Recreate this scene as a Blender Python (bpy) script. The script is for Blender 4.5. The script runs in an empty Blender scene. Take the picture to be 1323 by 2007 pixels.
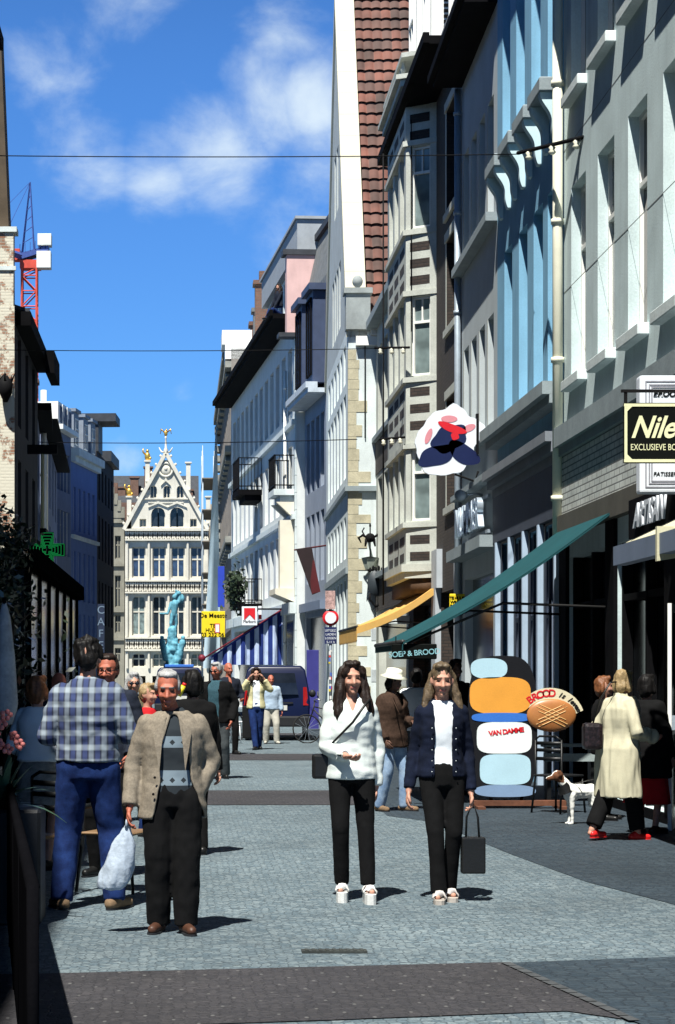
SKY_TINT = (.44,.88,1.46); CLOUD = (7.6,8.8,9.6); SKY_STRENGTH = .056; SUN_E = 5.0; EXPOSURE = .95; ZENITH = .12
import bpy, bmesh, math, random
from mathutils import Vector, Matrix, noise
random.seed(7)
C = bpy.context.scene.collection
PI = math.pi
# ------------------------------------------------------------------ survey: pixel of the photograph + distance -> world point
F, VX, HY, EYE = 4000.0, 365.0, 1320.0, 1.63
def S(px, py, Y): return Vector(((px-VX)*Y/F, Y, EYE+(HY-py)*Y/F))
def SX(px, Y): return (px-VX)*Y/F
def SZ(py, Y): return EYE+(HY-py)*Y/F
def GY(py): return EYE*F/(py-HY)
def G(px, py):
    Y = GY(py); return Vector((SX(px, Y), Y, 0))
SUN = Vector((.20, .50, -1.0))          # direction the light travels

# ------------------------------------------------------------------ materials
def nodes_of(m):
    m.use_nodes = True
    nt = m.node_tree; nt.nodes.clear()
    out = nt.nodes.new('ShaderNodeOutputMaterial'); p = nt.nodes.new('ShaderNodeBsdfPrincipled')
    nt.links.new(p.outputs[0], out.inputs[0])
    return nt, p, out
def N(nt, t, **k):
    n = nt.nodes.new('ShaderNode'+t)
    for a, v in k.items():
        if a.startswith('i_'):
            key = a[2:]
            key = int(key) if key.isdigit() else key
            n.inputs[key].default_value = v
        else: setattr(n, a, v)
    return n
def c4(c): return (c[0], c[1], c[2], 1)
def mul(c, f): return tuple(min(1, x*f) for x in c)
def mixc(nt, fac, a, b, mode='MIX'):
    n = nt.nodes.new('ShaderNodeMix'); n.data_type = 'RGBA'; n.blend_type = mode
    for s, v in ((0, fac), (6, a), (7, b)):
        if hasattr(v, 'links') or hasattr(v, 'is_output'): nt.links.new(v, n.inputs[s])
        else: n.inputs[s].default_value = v if s == 0 else (c4(v) if len(v) == 3 else v)
    return n.outputs[2]
MATS = {}
def M(name, col, rough=.8, var=.18, sc=3.0, fine=60.0, bump=.15, metal=0, streak=0.0, spec=.3, trans=0.0, bdist=.01):
    """plain surface with two scales of mottling, optional vertical weather streaks"""
    if name in MATS: return MATS[name]
    m = bpy.data.materials.new(name); nt, p, out = nodes_of(m)
    tc = N(nt, 'TexCoord'); n1 = N(nt, 'TexNoise', i_Scale=sc, i_Detail=6.0, i_Roughness=.6); n2 = N(nt, 'TexNoise', i_Scale=fine, i_Detail=3.0)
    nt.links.new(tc.outputs['Object'], n1.inputs['Vector']); nt.links.new(tc.outputs['Object'], n2.inputs['Vector'])
    r1 = N(nt, 'MapRange', i_1=.3, i_2=.7); nt.links.new(n1.outputs[0], r1.inputs[0])
    a = mixc(nt, r1.outputs[0], mul(col, 1-var), mul(col, 1+var*.7))
    r2 = N(nt, 'MapRange', i_1=.3, i_2=.7); nt.links.new(n2.outputs[0], r2.inputs[0])
    b = mixc(nt, r2.outputs[0], (1-var*.8,)*3, (1, 1, 1)); a = mixc(nt, 1.0, a, b, 'MULTIPLY')
    if streak:
        mp = N(nt, 'Mapping'); mp.inputs['Scale'].default_value = (5, 5, .35); nt.links.new(tc.outputs['Object'], mp.inputs[0])
        n3 = N(nt, 'TexNoise', i_Scale=1.0, i_Detail=5.0); nt.links.new(mp.outputs[0], n3.inputs['Vector'])
        r3 = N(nt, 'MapRange', i_1=.5, i_2=.75); nt.links.new(n3.outputs[0], r3.inputs[0])
        mm = N(nt, 'Math', operation='MULTIPLY', i_1=streak); nt.links.new(r3.outputs[0], mm.inputs[0])
        a = mixc(nt, mm.outputs[0], a, mul(col, .45))
    nt.links.new(a, p.inputs['Base Color'])
    p.inputs['Roughness'].default_value = rough; p.inputs['Metallic'].default_value = metal
    p.inputs['Specular IOR Level'].default_value = spec
    if bump:
        bp = N(nt, 'Bump', i_Strength=bump, i_Distance=bdist); nt.links.new(n2.outputs[0], bp.inputs['Height']); nt.links.new(bp.outputs[0], p.inputs['Normal'])
    if trans:
        t = N(nt, 'BsdfTranslucent'); nt.links.new(a, t.inputs[0]); mx = N(nt, 'MixShader', i_0=trans)
        nt.links.new(p.outputs[0], mx.inputs[1]); nt.links.new(t.outputs[0], mx.inputs[2]); nt.links.new(mx.outputs[0], out.inputs[0])
    MATS[name] = m; return m
def wallvec(nt):
    tc = N(nt, 'TexCoord'); sp = N(nt, 'SeparateXYZ'); nt.links.new(tc.outputs['Object'], sp.inputs[0])
    ad = N(nt, 'Math', operation='ADD'); nt.links.new(sp.outputs[0], ad.inputs[0]); nt.links.new(sp.outputs[1], ad.inputs[1])
    cb = N(nt, 'CombineXYZ'); nt.links.new(ad.outputs[0], cb.inputs[0]); nt.links.new(sp.outputs[2], cb.inputs[1])
    return tc, cb.outputs[0]
def BRICK(name, c1, c2, mortar, w=.22, h=.075, ms=.012, patch=None, pamt=0, bump=.5):
    if name in MATS: return MATS[name]
    m = bpy.data.materials.new(name); nt, p, out = nodes_of(m); tc, v = wallvec(nt)
    b = N(nt, 'TexBrick'); b.inputs['Color1'].default_value = c4(c1); b.inputs['Color2'].default_value = c4(c2); b.inputs['Mortar'].default_value = c4(mortar)
    b.inputs['Scale'].default_value = 1; b.inputs['Mortar Size'].default_value = ms; b.inputs['Brick Width'].default_value = w; b.inputs['Row Height'].default_value = h
    nt.links.new(v, b.inputs['Vector'])
    n1 = N(nt, 'TexNoise', i_Scale=1.6, i_Detail=7.0, i_Roughness=.65); nt.links.new(tc.outputs['Object'], n1.inputs['Vector'])
    r = N(nt, 'MapRange', i_1=.3, i_2=.7, i_3=.7, i_4=1.15); nt.links.new(n1.outputs[0], r.inputs[0])
    a = mixc(nt, 1.0, b.outputs[0], r.outputs[0], 'MULTIPLY')
    if patch:
        n2 = N(nt, 'TexNoise', i_Scale=2.2, i_Detail=8.0, i_Roughness=.7); nt.links.new(tc.outputs['Object'], n2.inputs['Vector'])
        r2 = N(nt, 'MapRange', i_1=.62-pamt*.25, i_2=.66-pamt*.25); nt.links.new(n2.outputs[0], r2.inputs[0]); a = mixc(nt, r2.outputs[0], a, patch)
    nt.links.new(a, p.inputs['Base Color']); p.inputs['Roughness'].default_value = .85
    bp = N(nt, 'Bump', i_Strength=bump, i_Distance=.01); inv = N(nt, 'Math', operation='SUBTRACT', i_0=1.0); nt.links.new(b.outputs[1], inv.inputs[1])
    nt.links.new(inv.outputs[0], bp.inputs['Height']); nt.links.new(bp.outputs[0], p.inputs['Normal'])
    MATS[name] = m; return m
def GLASS(name, col=(.012, .016, .022), rough=.06):
    if name in MATS: return MATS[name]
    m = bpy.data.materials.new(name); nt, p, out = nodes_of(m)
    tc = N(nt, 'TexCoord'); n = N(nt, 'TexNoise', i_Scale=2.2, i_Detail=2.0); nt.links.new(tc.outputs['Object'], n.inputs['Vector'])
    r = N(nt, 'MapRange', i_1=.35, i_2=.7); nt.links.new(n.outputs[0], r.inputs[0])
    nt.links.new(mixc(nt, r.outputs[0], col, mul(col, 2.4)), p.inputs['Base Color']); p.inputs['Roughness'].default_value = rough
    bp = N(nt, 'Bump', i_Strength=.06, i_Distance=.02); nt.links.new(n.outputs[0], bp.inputs['Height']); nt.links.new(bp.outputs[0], p.inputs['Normal'])
    MATS[name] = m; return m
def PLAIN(name, col, rough=.5, metal=0, spec=.4):
    return M(name, col, rough, var=.08, sc=6, fine=90, bump=.03, metal=metal, spec=spec)
def STRIPES(name, c1, c2, period, axis=0, trans=.25):
    if name in MATS: return MATS[name]
    m = bpy.data.materials.new(name); nt, p, out = nodes_of(m)
    tc = N(nt, 'TexCoord'); sp = N(nt, 'SeparateXYZ'); nt.links.new(tc.outputs['Object'], sp.inputs[0])
    d = N(nt, 'Math', operation='DIVIDE', i_1=period); nt.links.new(sp.outputs[axis], d.inputs[0])
    f = N(nt, 'Math', operation='FRACT'); nt.links.new(d.outputs[0], f.inputs[0]); g = N(nt, 'Math', operation='GREATER_THAN', i_1=.5); nt.links.new(f.outputs[0], g.inputs[0])
    n = N(nt, 'TexNoise', i_Scale=3.0, i_Detail=4.0); nt.links.new(tc.outputs['Object'], n.inputs['Vector']); r = N(nt, 'MapRange', i_1=.3, i_2=.7, i_3=.8, i_4=1.1); nt.links.new(n.outputs[0], r.inputs[0])
    a = mixc(nt, g.outputs[0], c1, c2); a = mixc(nt, 1.0, a, r.outputs[0], 'MULTIPLY'); nt.links.new(a, p.inputs['Base Color']); p.inputs['Roughness'].default_value = .85
    t = N(nt, 'BsdfTranslucent'); nt.links.new(a, t.inputs[0]); mx = N(nt, 'MixShader', i_0=trans)
    nt.links.new(p.outputs[0], mx.inputs[1]); nt.links.new(t.outputs[0], mx.inputs[2]); nt.links.new(mx.outputs[0], out.inputs[0])
    MATS[name] = m; return m
def EMIT(name, col, s):
    if name in MATS: return MATS[name]
    m = bpy.data.materials.new(name); nt, p, out = nodes_of(m); p.inputs['Base Color'].default_value = c4(col)
    p.inputs['Emission Color'].default_value = c4(col); p.inputs['Emission Strength'].default_value = s; MATS[name] = m; return m

# ------------------------------------------------------------------ mesh builder
class MB:
    def __init__(s): s.v = []; s.f = []; s.mi = []; s.sm = []; s.m = Matrix(); s.cur = 0; s.smooth = False
    def P(s, p): s.v.append(tuple(s.m @ Vector(p))); return len(s.v)-1
    def F(s, idx): s.f.append(tuple(idx)); s.mi.append(s.cur); s.sm.append(s.smooth)
    def face(s, pts): s.F([s.P(p) for p in pts])
    def box(s, x0, x1, y0, y1, z0, z1):
        if x0 > x1: x0, x1 = x1, x0
        if y0 > y1: y0, y1 = y1, y0
        if z0 > z1: z0, z1 = z1, z0
        i = [s.P(p) for p in ((x0,y0,z0),(x1,y0,z0),(x1,y1,z0),(x0,y1,z0),(x0,y0,z1),(x1,y0,z1),(x1,y1,z1),(x0,y1,z1))]
        for q in ((3,2,1,0),(4,5,6,7),(0,1,5,4),(1,2,6,5),(2,3,7,6),(3,0,4,7)): s.F([i[k] for k in q])
        return s
    def prism(s, poly, a, b, axis='y'):
        """polygon (two coords) swept from a to b along axis"""
        def mk(u, v, t): return {'y': (u, t, v), 'x': (t, u, v), 'z': (u, v, t)}[axis]
        A = [s.P(mk(u, v, a)) for u, v in poly]; B = [s.P(mk(u, v, b)) for u, v in poly]; n = len(poly)
        s.F(A[::-1]); s.F(B)
        for k in range(n): s.F((A[k], A[(k+1)%n], B[(k+1)%n], B[k]))
        return s
    def ring(s, c, ax, rx, ry, n, ux=None):
        ax = Vector(ax).normalized()
        ux = Vector(ux) if ux is not None else (Vector((1,0,0)) if abs(ax.x) < .9 else Vector((0,1,0)))
        ux = (ux-ax*ux.dot(ax)).normalized(); uy = ax.cross(ux)
        return [s.P(Vector(c)+ux*(rx*math.cos(2*PI*k/n))+uy*(ry*math.sin(2*PI*k/n))) for k in range(n)]
    def loft(s, rings, cap=True):
        n = len(rings[0])
        for a, b in zip(rings, rings[1:]):
            for k in range(n): s.F((a[k], a[(k+1)%n], b[(k+1)%n], b[k]))
        if cap: s.F(rings[0][::-1]); s.F(rings[-1])
        return s
    def tube(s, pts, r, n=8, ry=None, cap=True, ux=None):
        pts = [Vector(p) for p in pts]; rr = []
        for k, p in enumerate(pts):
            a = pts[min(k+1, len(pts)-1)]-pts[max(k-1, 0)]
            if a.length < 1e-9: a = Vector((0,0,1))
            rk = r[k] if isinstance(r, (list, tuple)) else r
            yk = rk if ry is None else (ry[k] if isinstance(ry, (list, tuple)) else ry)
            rr.append(s.ring(p, a, rk, yk, n, ux))
        return s.loft(rr, cap)
    def lathe(s, prof, c=(0,0,0), n=16):
        cx, cy, cz = c
        return s.loft([s.ring((cx, cy, cz+z), (0,0,1), max(r, .0005), max(r, .0005), n) for r, z in prof])
    def ell(s, c, rx, ry, rz, nu=14, nv=9, M3=None):
        c = Vector(c); R = []
        for j in range(1, nv):
            t = PI*j/nv; row = []
            for k in range(nu):
                v = Vector((rx*math.sin(t)*math.cos(2*PI*k/nu), ry*math.sin(t)*math.sin(2*PI*k/nu), -rz*math.cos(t)))
                row.append(s.P(c+(M3 @ v if M3 else v)))
            R.append(row)
        b = Vector((0,0,-rz)); t_ = Vector((0,0,rz))
        if M3: b = M3 @ b; t_ = M3 @ t_
        b = s.P(c+b); t_ = s.P(c+t_)
        for a, d in zip(R, R[1:]):
            for k in range(nu): s.F((a[k], a[(k+1)%nu], d[(k+1)%nu], d[k]))
        for k in range(nu): s.F((b, R[0][(k+1)%nu], R[0][k])); s.F((t_, R[-1][k], R[-1][(k+1)%nu]))
        return s
    def caps(s, a, b, ra, rb, n=10):
        """rounded tapered capsule"""
        a, b = Vector(a), Vector(b); d = (b-a); L = d.length; d = d.normalized() if L > 1e-6 else Vector((0,0,1))
        pts = []; r = []
        for t in (90, 60, 30): pts.append(a-d*ra*math.sin(math.radians(t))); r.append(max(ra*math.cos(math.radians(t)), ra*.08))
        pts.append(a); r.append(ra); pts.append(b); r.append(rb)
        for t in (30, 60, 90): pts.append(b+d*rb*math.sin(math.radians(t))); r.append(max(rb*math.cos(math.radians(t)), rb*.08))
        rr = [s.ring(p, d, q, q, n) for p, q in zip(pts, r)]
        return s.loft(rr)
    def mesh(s, name, mats):
        me = bpy.data.meshes.new(name); me.from_pydata(s.v, [], s.f)
        if not isinstance(mats, (list, tuple)): mats = [mats]
        for m in mats: me.materials.append(m)
        me.polygons.foreach_set('material_index', s.mi); me.polygons.foreach_set('use_smooth', s.sm)
        me.update(); return me
    def build(s, name, mats, parent=None, loc=None, mat4=None):
        return put(name, s.mesh(name, mats), parent, loc, mat4)
def put(name, me, parent=None, loc=None, mat4=None):
    o = bpy.data.objects.new(name, me); C.objects.link(o)
    if parent: o.parent = parent
    if mat4 is not None: o.matrix_local = mat4
    elif loc is not None: o.location = loc
    return o
def tag(o, label, cat, group=None):
    o['label'] = label; o['category'] = cat
    if group: o['group'] = group
    return o
def thing(name, label, cat, loc=(0,0,0), rz=0, group=None):
    o = bpy.data.objects.new(name, None); C.objects.link(o); o.location = loc; o.rotation_euler = (0,0,rz); o.empty_display_size = .2
    return tag(o, label, cat, group)
def structure(o): o['kind'] = 'structure'; return o
def copy_tree(o, parent=None):
    c = o.copy(); C.objects.link(c)
    if parent: c.parent = parent
    for ch in list(o.children): copy_tree(ch, c)
    return c
def bevel(me, w, seg=2):
    bm = bmesh.new(); bm.from_mesh(me); bmesh.ops.remove_doubles(bm, verts=bm.verts, dist=1e-5)
    bmesh.ops.bevel(bm, geom=[e for e in bm.edges if e.is_manifold and e.calc_face_angle(0) > .4], offset=w, segments=seg, affect='EDGES', profile=.6)
    bm.to_mesh(me); bm.free(); return me
def text(body, size, mat, parent, m4, italic=0, ext=.004, name='lettering', align='CENTER', bold=0.0, space=1.0):
    """letters as real, slightly raised mesh; local x right, y up, facing +z before m4"""
    cu = bpy.data.curves.new(name, 'FONT'); cu.body = body; cu.size = size; cu.shear = italic; cu.extrude = ext; cu.align_x = align; cu.align_y = 'CENTER'
    cu.offset = bold; cu.space_character = space
    o = bpy.data.objects.new('tmp', cu); C.objects.link(o); dg = bpy.context.evaluated_depsgraph_get(); me = bpy.data.meshes.new_from_object(o.evaluated_get(dg))
    bpy.data.objects.remove(o); bpy.data.curves.remove(cu); me.name = name; me.materials.clear(); me.materials.append(mat)
    return put(name, me, parent, mat4=m4)
def facing(loc, rz=0):      # text plane standing up, facing -Y when rz = 0
    return Matrix.Translation(loc) @ Matrix.Rotation(rz, 4, 'Z') @ Matrix.Rotation(PI/2, 4, 'X')

# ------------------------------------------------------------------ facades.  local x along the front, +y out to the street, z up
def frame_of(ax, ay, bx, by): return math.atan2(by-ay, bx-ax), math.hypot(bx-ax, by-ay)
def facade(mb, L, z0, z1, ops, depth=.2, body=0, x0=0, top=True):
    xs = sorted({x0, L, *[o[0] for o in ops], *[o[1] for o in ops]}); zs = sorted({z0, z1, *[o[2] for o in ops], *[o[3] for o in ops]})
    for a, b in zip(xs, xs[1:]):
        run = None
        for c, d in list(zip(zs, zs[1:]))+[(None, None)]:
            hole = c is None or any(o[0]-1e-6 <= a and b <= o[1]+1e-6 and o[2]-1e-6 <= c and d <= o[3]+1e-6 for o in ops)
            if hole:
                if run: mb.face([(b,0,run[0]),(a,0,run[0]),(a,0,run[1]),(b,0,run[1])]); run = None
            else: run = (run[0], d) if run else (c, d)
    for a, b, c, d in [o[:4] for o in ops]:
        e = -depth
        mb.face([(a,0,c),(a,e,c),(a,e,d),(a,0,d)]); mb.face([(b,e,c),(b,0,c),(b,0,d),(b,e,d)])
        mb.face([(a,0,d),(a,e,d),(b,e,d),(b,0,d)]); mb.face([(a,e,c),(a,0,c),(b,0,c),(b,e,c)])
    if body:
        mb.face([(x0,0,z0),(x0,0,z1),(x0,-body,z1),(x0,-body,z0)]); mb.face([(L,0,z0),(L,-body,z0),(L,-body,z1),(L,0,z1)])
        mb.face([(x0,-body,z0),(x0,-body,z1),(L,-body,z1),(L,-body,z0)])
        if top: mb.face([(x0,0,z1),(L,0,z1),(L,-body,z1),(x0,-body,z1)])
WIN = {}; WRND = random.Random(4)
def window(parent, xc, z0, w, h, frame, glass, style='sash', y=-.2, sill=None, sillm=None, m=None, bar=.055, arch=False):
    """frame > pane (+ sill).  origin bottom centre, frame stands just in front of y"""
    if glass.name == 'window_glass' and WRND.random() < .3: glass = MATS['curtained_glass']
    key = (round(w, 3), round(h, 3), frame.name, glass.name, style, round(bar, 3))
    if key not in WIN:
        f = MB(); t = bar; d0, d1 = .002, .06
        f.box(-w/2, -w/2+t, d0, d1, 0, h); f.box(w/2-t, w/2, d0, d1, 0, h); f.box(-w/2+t, w/2-t, d0, d1, 0, t); f.box(-w/2+t, w/2-t, d0, d1, h-t, h)
        if style in ('sash', 'cross'):
            zt = h*(.68 if style == 'sash' else .6); f.box(-w/2+t, w/2-t, d0, d1+.01, zt-t*.55, zt+t*.55)
            if style == 'cross': f.box(-t*.5, t*.5, d0, d1-.004, t, zt-t*.55); f.box(-t*.5, t*.5, d0, d1-.004, zt+t*.55, h-t)
            else: f.box(-t*.3, t*.3, d0, d1-.01, zt+t*.55, h-t)
        elif style == 'casement': f.box(-t*.5, t*.5, d0, d1-.004, t, h-t)
        elif style == 'mullions':
            k = max(2, int(w/.5))
            for i in range(1, k): f.box(-w/2+w*i/k-t*.5, -w/2+w*i/k+t*.5, d0, d1+.01, t, h-t)
            f.box(-w/2+t, w/2-t, d0, d1-.006, h*.62-t*.4, h*.62+t*.4)
        g = MB(); g.box(-w/2+t*.5, w/2-t*.5, -.006, .014, t*.5, h-t*.5)
        WIN[key] = (f.mesh('window', frame), g.mesh('pane', glass))
    fm, gm = WIN[key]
    m4 = (m or Matrix()) @ Matrix.Translation((xc, y, z0))
    o = put('window', fm, parent, mat4=m4); put('pane', gm, o)
    if sill:
        out, th, over = sill; k2 = ('sill', round(w, 3), sill, sillm.name, round(y, 3))
        if k2 not in WIN: WIN[k2] = bevel(MB().box(-w/2-over, w/2+over, .0, out-y, -th, -.002).mesh('sill', sillm), .012, 1)
        put('sill', WIN[k2], o)
    return o
def row(xs, z0, z1, w): return [(x-w/2, x+w/2, z0, z1) for x in xs]
def house(name, label, A, B, H, wallm, floors, body=7, depth=.2, frame=None, glass=None, group=None, cat='house', extra_ops=(), wall_top=True):
    """floors: list of dict(xs, z0, z1, w, style, sill, sillm). returns root, length"""
    rz, L = frame_of(*A, *B); r = thing(name, label, cat, (A[0], A[1], 0), rz, group)
    ops = list(extra_ops)
    for f in floors: ops += row(f['xs'], f['z0'], f['z1'], f['w'])
    mb = MB(); facade(mb, L, 0, H, ops, depth, body, top=wall_top); mb.build('wall', wallm, r)
    for f in floors:
        for x in f['xs']:
            window(r, x, f['z0'], f['w'], f['z1']-f['z0'], f.get('frame', frame), f.get('glass', glass), f.get('style', 'sash'), -depth, f.get('sill'), f.get('sillm'), bar=f.get('bar', .055))
    return r, L
def lin(n, a, b): return [a+(b-a)*(i+.5)/n for i in range(n)]
def part_box(name, mat, parent, *b, bev=0):
    me = MB().box(*b).mesh(name, mat)
    if bev: bevel(me, bev)
    return put(name, me, parent)
def cornice(mb, x0, x1, z, out, h, back=-.05, steps=3, cap0=True):
    """stepped moulding growing outward to the top"""
    for i in range(steps):
        o = out*(i+1)/steps; a = z+h*i/steps; b = z+h*(i+1)/steps
        mb.box(x0-(o if cap0 else 0)*.0, x1, back, o, a, b-.0015)
def pipe(parent, x, y, z0, z1, mat, r=.05, name='drainpipe', label=None):
    mb = MB(); mb.smooth = True; mb.tube([(x,y,z0),(x,y,z1)], r, 10)
    z = z0+.6
    while z < z1: mb.tube([(x,y,z),(x,y,z+.07)], r*1.3, 10); z += 1.9
    return mb.build(name, mat, parent)
# ------------------------------------------------------------------ palette
GREY_RENDER = M('grey_render', (.56,.67,.68), .9, .15, 1.2, 40, .25, streak=.22)
CREAM_STONE = M('cream_stone', (.50,.52,.47), .85, .18, 1.6, 30, .3, streak=.25)
WHITE_PAINT = M('white_paint', (.80,.80,.76), .55, .06, 3, 60, .05)
WHITE_RENDER = M('white_render', (.66,.73,.73), .9, .16, 1.3, 30, .2, streak=.22)
BLUE_RENDER = M('blue_render', (.20,.42,.60), .85, .12, 1.4, 40, .2, streak=.22)
LEDGE = M('ledge_stone', (.27,.32,.34), .85, .15, 2.5, 40, .25, streak=.2)
DARK_ROOF = M('slate_roof', (.045,.05,.06), .6, .25, 3, 40, .3)
SLATE_GREY = M('slate_grey', (.18,.19,.19), .75, .25, 4, 50, .3)
DARK_WOOD = M('dark_wood', (.006,.006,.007), .85, .3, 3, 50, .1, spec=.04)
BLACK_IRON = M('black_iron', (.007,.007,.008), .7, .2, 9, 80, .1, spec=.1)
GREYBLUE = M('greyblue_paint', (.16,.20,.28), .6, .12, 2, 50, .1)
DARK_BRICK = BRICK('dark_brick', (.026,.018,.014), (.042,.028,.022), (.016,.014,.013), .21, .068, .010)
WHITE_BRICK = BRICK('white_glazed_brick', (.60,.63,.60), (.54,.58,.56), (.16,.17,.17), .30, .085, .010)
OLD_BRICK = BRICK('whitewashed_brick', (.30,.15,.09), (.36,.19,.12), (.35,.32,.26), .22, .075, .012, patch=(.60,.57,.47), pamt=.62)
RED_BRICK = BRICK('red_brick', (.16,.065,.04), (.20,.09,.055), (.13,.11,.09), .22, .075, .012)
WIN_GLASS = GLASS('window_glass'); SKY_GLASS = GLASS('curtained_glass', (.10,.13,.13), .12); BLUE_GLASS = GLASS('blueish_glass', (.02,.035,.07))
SHOP_GLASS = GLASS('shop_glass', (.004,.005,.006), .15)
ZINC = M('zinc_pipe', (.36,.42,.48), .5, .15, 4, 60, .1, metal=.35, streak=.3)
CREAM_PIPE = M('cream_pipe', (.74,.72,.58), .5, .08, 4, 60, .05)
PINK = M('pink_plaster', (.66,.44,.42), .85, .1, 2, 40, .15, streak=.15)
STONE_GUILD = M('guild_stone', (.66,.63,.54), .85, .16, .7, 12, .25, streak=.3)
GOLD = M('gilded_metal', (.80,.48,.10), .35, .15, 6, 40, .05, metal=.8)
VERDIGRIS = M('verdigris_bronze', (.13,.38,.50), .6, .35, 3, 20, .3)

# ------------------------------------------------------------------ ground, street, bands
def COBBLE(name, c1, c2, joint, scale, stretch=(1,1,1), speck=0):
    m = bpy.data.materials.new(name); nt, p, out = nodes_of(m); tc = N(nt, 'TexCoord'); mp = N(nt, 'Mapping'); mp.inputs['Scale'].default_value = stretch
    nt.links.new(tc.outputs['Object'], mp.inputs[0]); v = N(nt, 'TexVoronoi', feature='F1', i_Scale=scale, i_Randomness=.65); e = N(nt, 'TexVoronoi', feature='DISTANCE_TO_EDGE', i_Scale=scale, i_Randomness=.65)
    nt.links.new(mp.outputs[0], v.inputs['Vector']); nt.links.new(mp.outputs[0], e.inputs['Vector'])
    sp = N(nt, 'SeparateColor'); nt.links.new(v.outputs['Color'], sp.inputs[0]); a = mixc(nt, sp.outputs[0], c1, c2)
    big = N(nt, 'TexNoise', i_Scale=.45, i_Detail=6.0, i_Roughness=.65); nt.links.new(tc.outputs['Object'], big.inputs['Vector'])
    r = N(nt, 'MapRange', i_1=.3, i_2=.7, i_3=.66, i_4=1.18); nt.links.new(big.outputs[0], r.inputs[0])
    st_ = N(nt, 'TexNoise', i_Scale=1.9, i_Detail=8.0, i_Roughness=.72); nt.links.new(tc.outputs['Object'], st_.inputs['Vector']); sr = N(nt, 'MapRange', i_1=.56, i_2=.66, i_3=1.0, i_4=.78); nt.links.new(st_.outputs[0], sr.inputs[0]); a = mixc(nt, 1.0, a, sr.outputs[0], 'MULTIPLY'); a = mixc(nt, 1.0, a, r.outputs[0], 'MULTIPLY')
    j = N(nt, 'MapRange', i_1=.02, i_2=.10, i_3=.15); nt.links.new(e.outputs[0], j.inputs[0]); a = mixc(nt, j.outputs[0], joint, a)
    fn_ = N(nt, 'TexNoise', i_Scale=46.0, i_Detail=5.0, i_Roughness=.8); nt.links.new(tc.outputs['Object'], fn_.inputs['Vector'])
    fr = N(nt, 'MapRange', i_1=.33, i_2=.67, i_3=.60, i_4=1.36); nt.links.new(fn_.outputs[0], fr.inputs[0]); a = mixc(nt, 1.0, a, fr.outputs[0], 'MULTIPLY')
    if speck:
        g = N(nt, 'TexVoronoi', feature='F1', i_Scale=speck, i_Randomness=.12); mq = N(nt, 'Mapping'); mq.inputs['Rotation'].default_value = (0,0,.42); mq.inputs['Scale'].default_value = (1.25,.62,1)
        nt.links.new(tc.outputs['Object'], mq.inputs[0]); nt.links.new(mq.outputs[0], g.inputs['Vector'])
        k = N(nt, 'MapRange', i_1=.05, i_2=.085, i_3=.55, i_4=0.0); nt.links.new(g.outputs[0], k.inputs[0]); a = mixc(nt, k.outputs[0], a, (.15,.15,.145))
    nt.links.new(a, p.inputs['Base Color']); p.inputs['Roughness'].default_value = .75; p.inputs['Specular IOR Level'].default_value = .35
    bp = N(nt, 'Bump', i_Strength=.45, i_Distance=.008); nt.links.new(j.outputs[0], bp.inputs['Height']); nt.links.new(bp.outputs[0], p.inputs['Normal'])
    return m
GROUND = M('asphalt_ground', (.05,.055,.06), .9, .2, .5, 20, .2)
PALE = COBBLE('pale_cobbles', (.082,.118,.142), (.165,.205,.222), (.045,.062,.074), 19)
BROWN = COBBLE('brown_pavers', (.031,.030,.035), (.048,.045,.049), (.02,.02,.023), 17, (1.0,1.6,1), speck=5.6)
DARKP = COBBLE('dark_bluestone', (.020,.034,.048), (.036,.052,.066), (.012,.019,.027), 11, (1,1.4,1))
def sheet(name, pts, z, mat):
    mb = MB(); mb.face([(p[0], p[1], z) for p in pts]); return structure(mb.build(name, mat))
sheet('ground', [(-400,-60),(400,-60),(400,900),(-400,900)], 0, GROUND)
sheet('street', [(-9,-20),(9,-20),(12,200),(-20,200)], .004, PALE)
# dark bluestone strip along the shop fronts on the right, with its kinked edge
g = [G(760,1600), G(850,1612), G(1000,1675), G(1150,1730), G(1323,1775)]
sheet('pavement', [(9,14.0),(g[4].x+1.2, g[4].y-1.6),(g[4].x,g[4].y),(g[3].x,g[3].y),(g[2].x,g[2].y),(g[1].x,g[1].y),(g[0].x,g[0].y),(2.4,30),(3.0,44),(3.4,60),(9,60)], .008, DARKP)
g0, g1, g2 = G(990,1891), G(1323,1879), G(1245,2007)
sheet('pavement', [(g0.x,g0.y),(1.98,10.2),(g2.x,g2.y),(2.55,7.0),(4.0,3.0),(9,3),(9,11.6),(g1.x,g1.y)], .012, DARKP)
a, b, c, d = G(60,1912), G(990,1889), G(1110,1985), G(640,2003)
sheet('paving_band', [(-6,a.y-.12),(a.x,a.y),(b.x,b.y),(1.98,10.16),(g2.x,g2.y+.05),(c.x,c.y),(d.x,d.y),(-.6,9.3),(-6,9.25)], .010, BROWN)
for y0, y1, x1 in ((25.2,28.3,2.4),(38.2,41.2,3.0),(53,55.5,3.3)): sheet('paving_band', [(-4,y0),(x1,y0),(x1,y1),(-4,y1)], .010, BROWN)
ka, kb = Vector((g0.x,g0.y,0)), Vector((g2.x,g2.y,0)); kd = (kb-ka)/14; kn_ = Vector((-kd.y,kd.x,0)).normalized()*.028
mb = MB()
for i in range(14):
    p_, q_ = ka+kd*(i+.06), ka+kd*(i+.94); mb.face([(v.x,v.y,.017) for v in (p_-kn_,q_-kn_,q_+kn_,p_+kn_)])
structure(mb.build('kerb_strip', M('kerb_pale', (.065,.07,.075), .85, .3, 9, 60, .2)))
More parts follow.
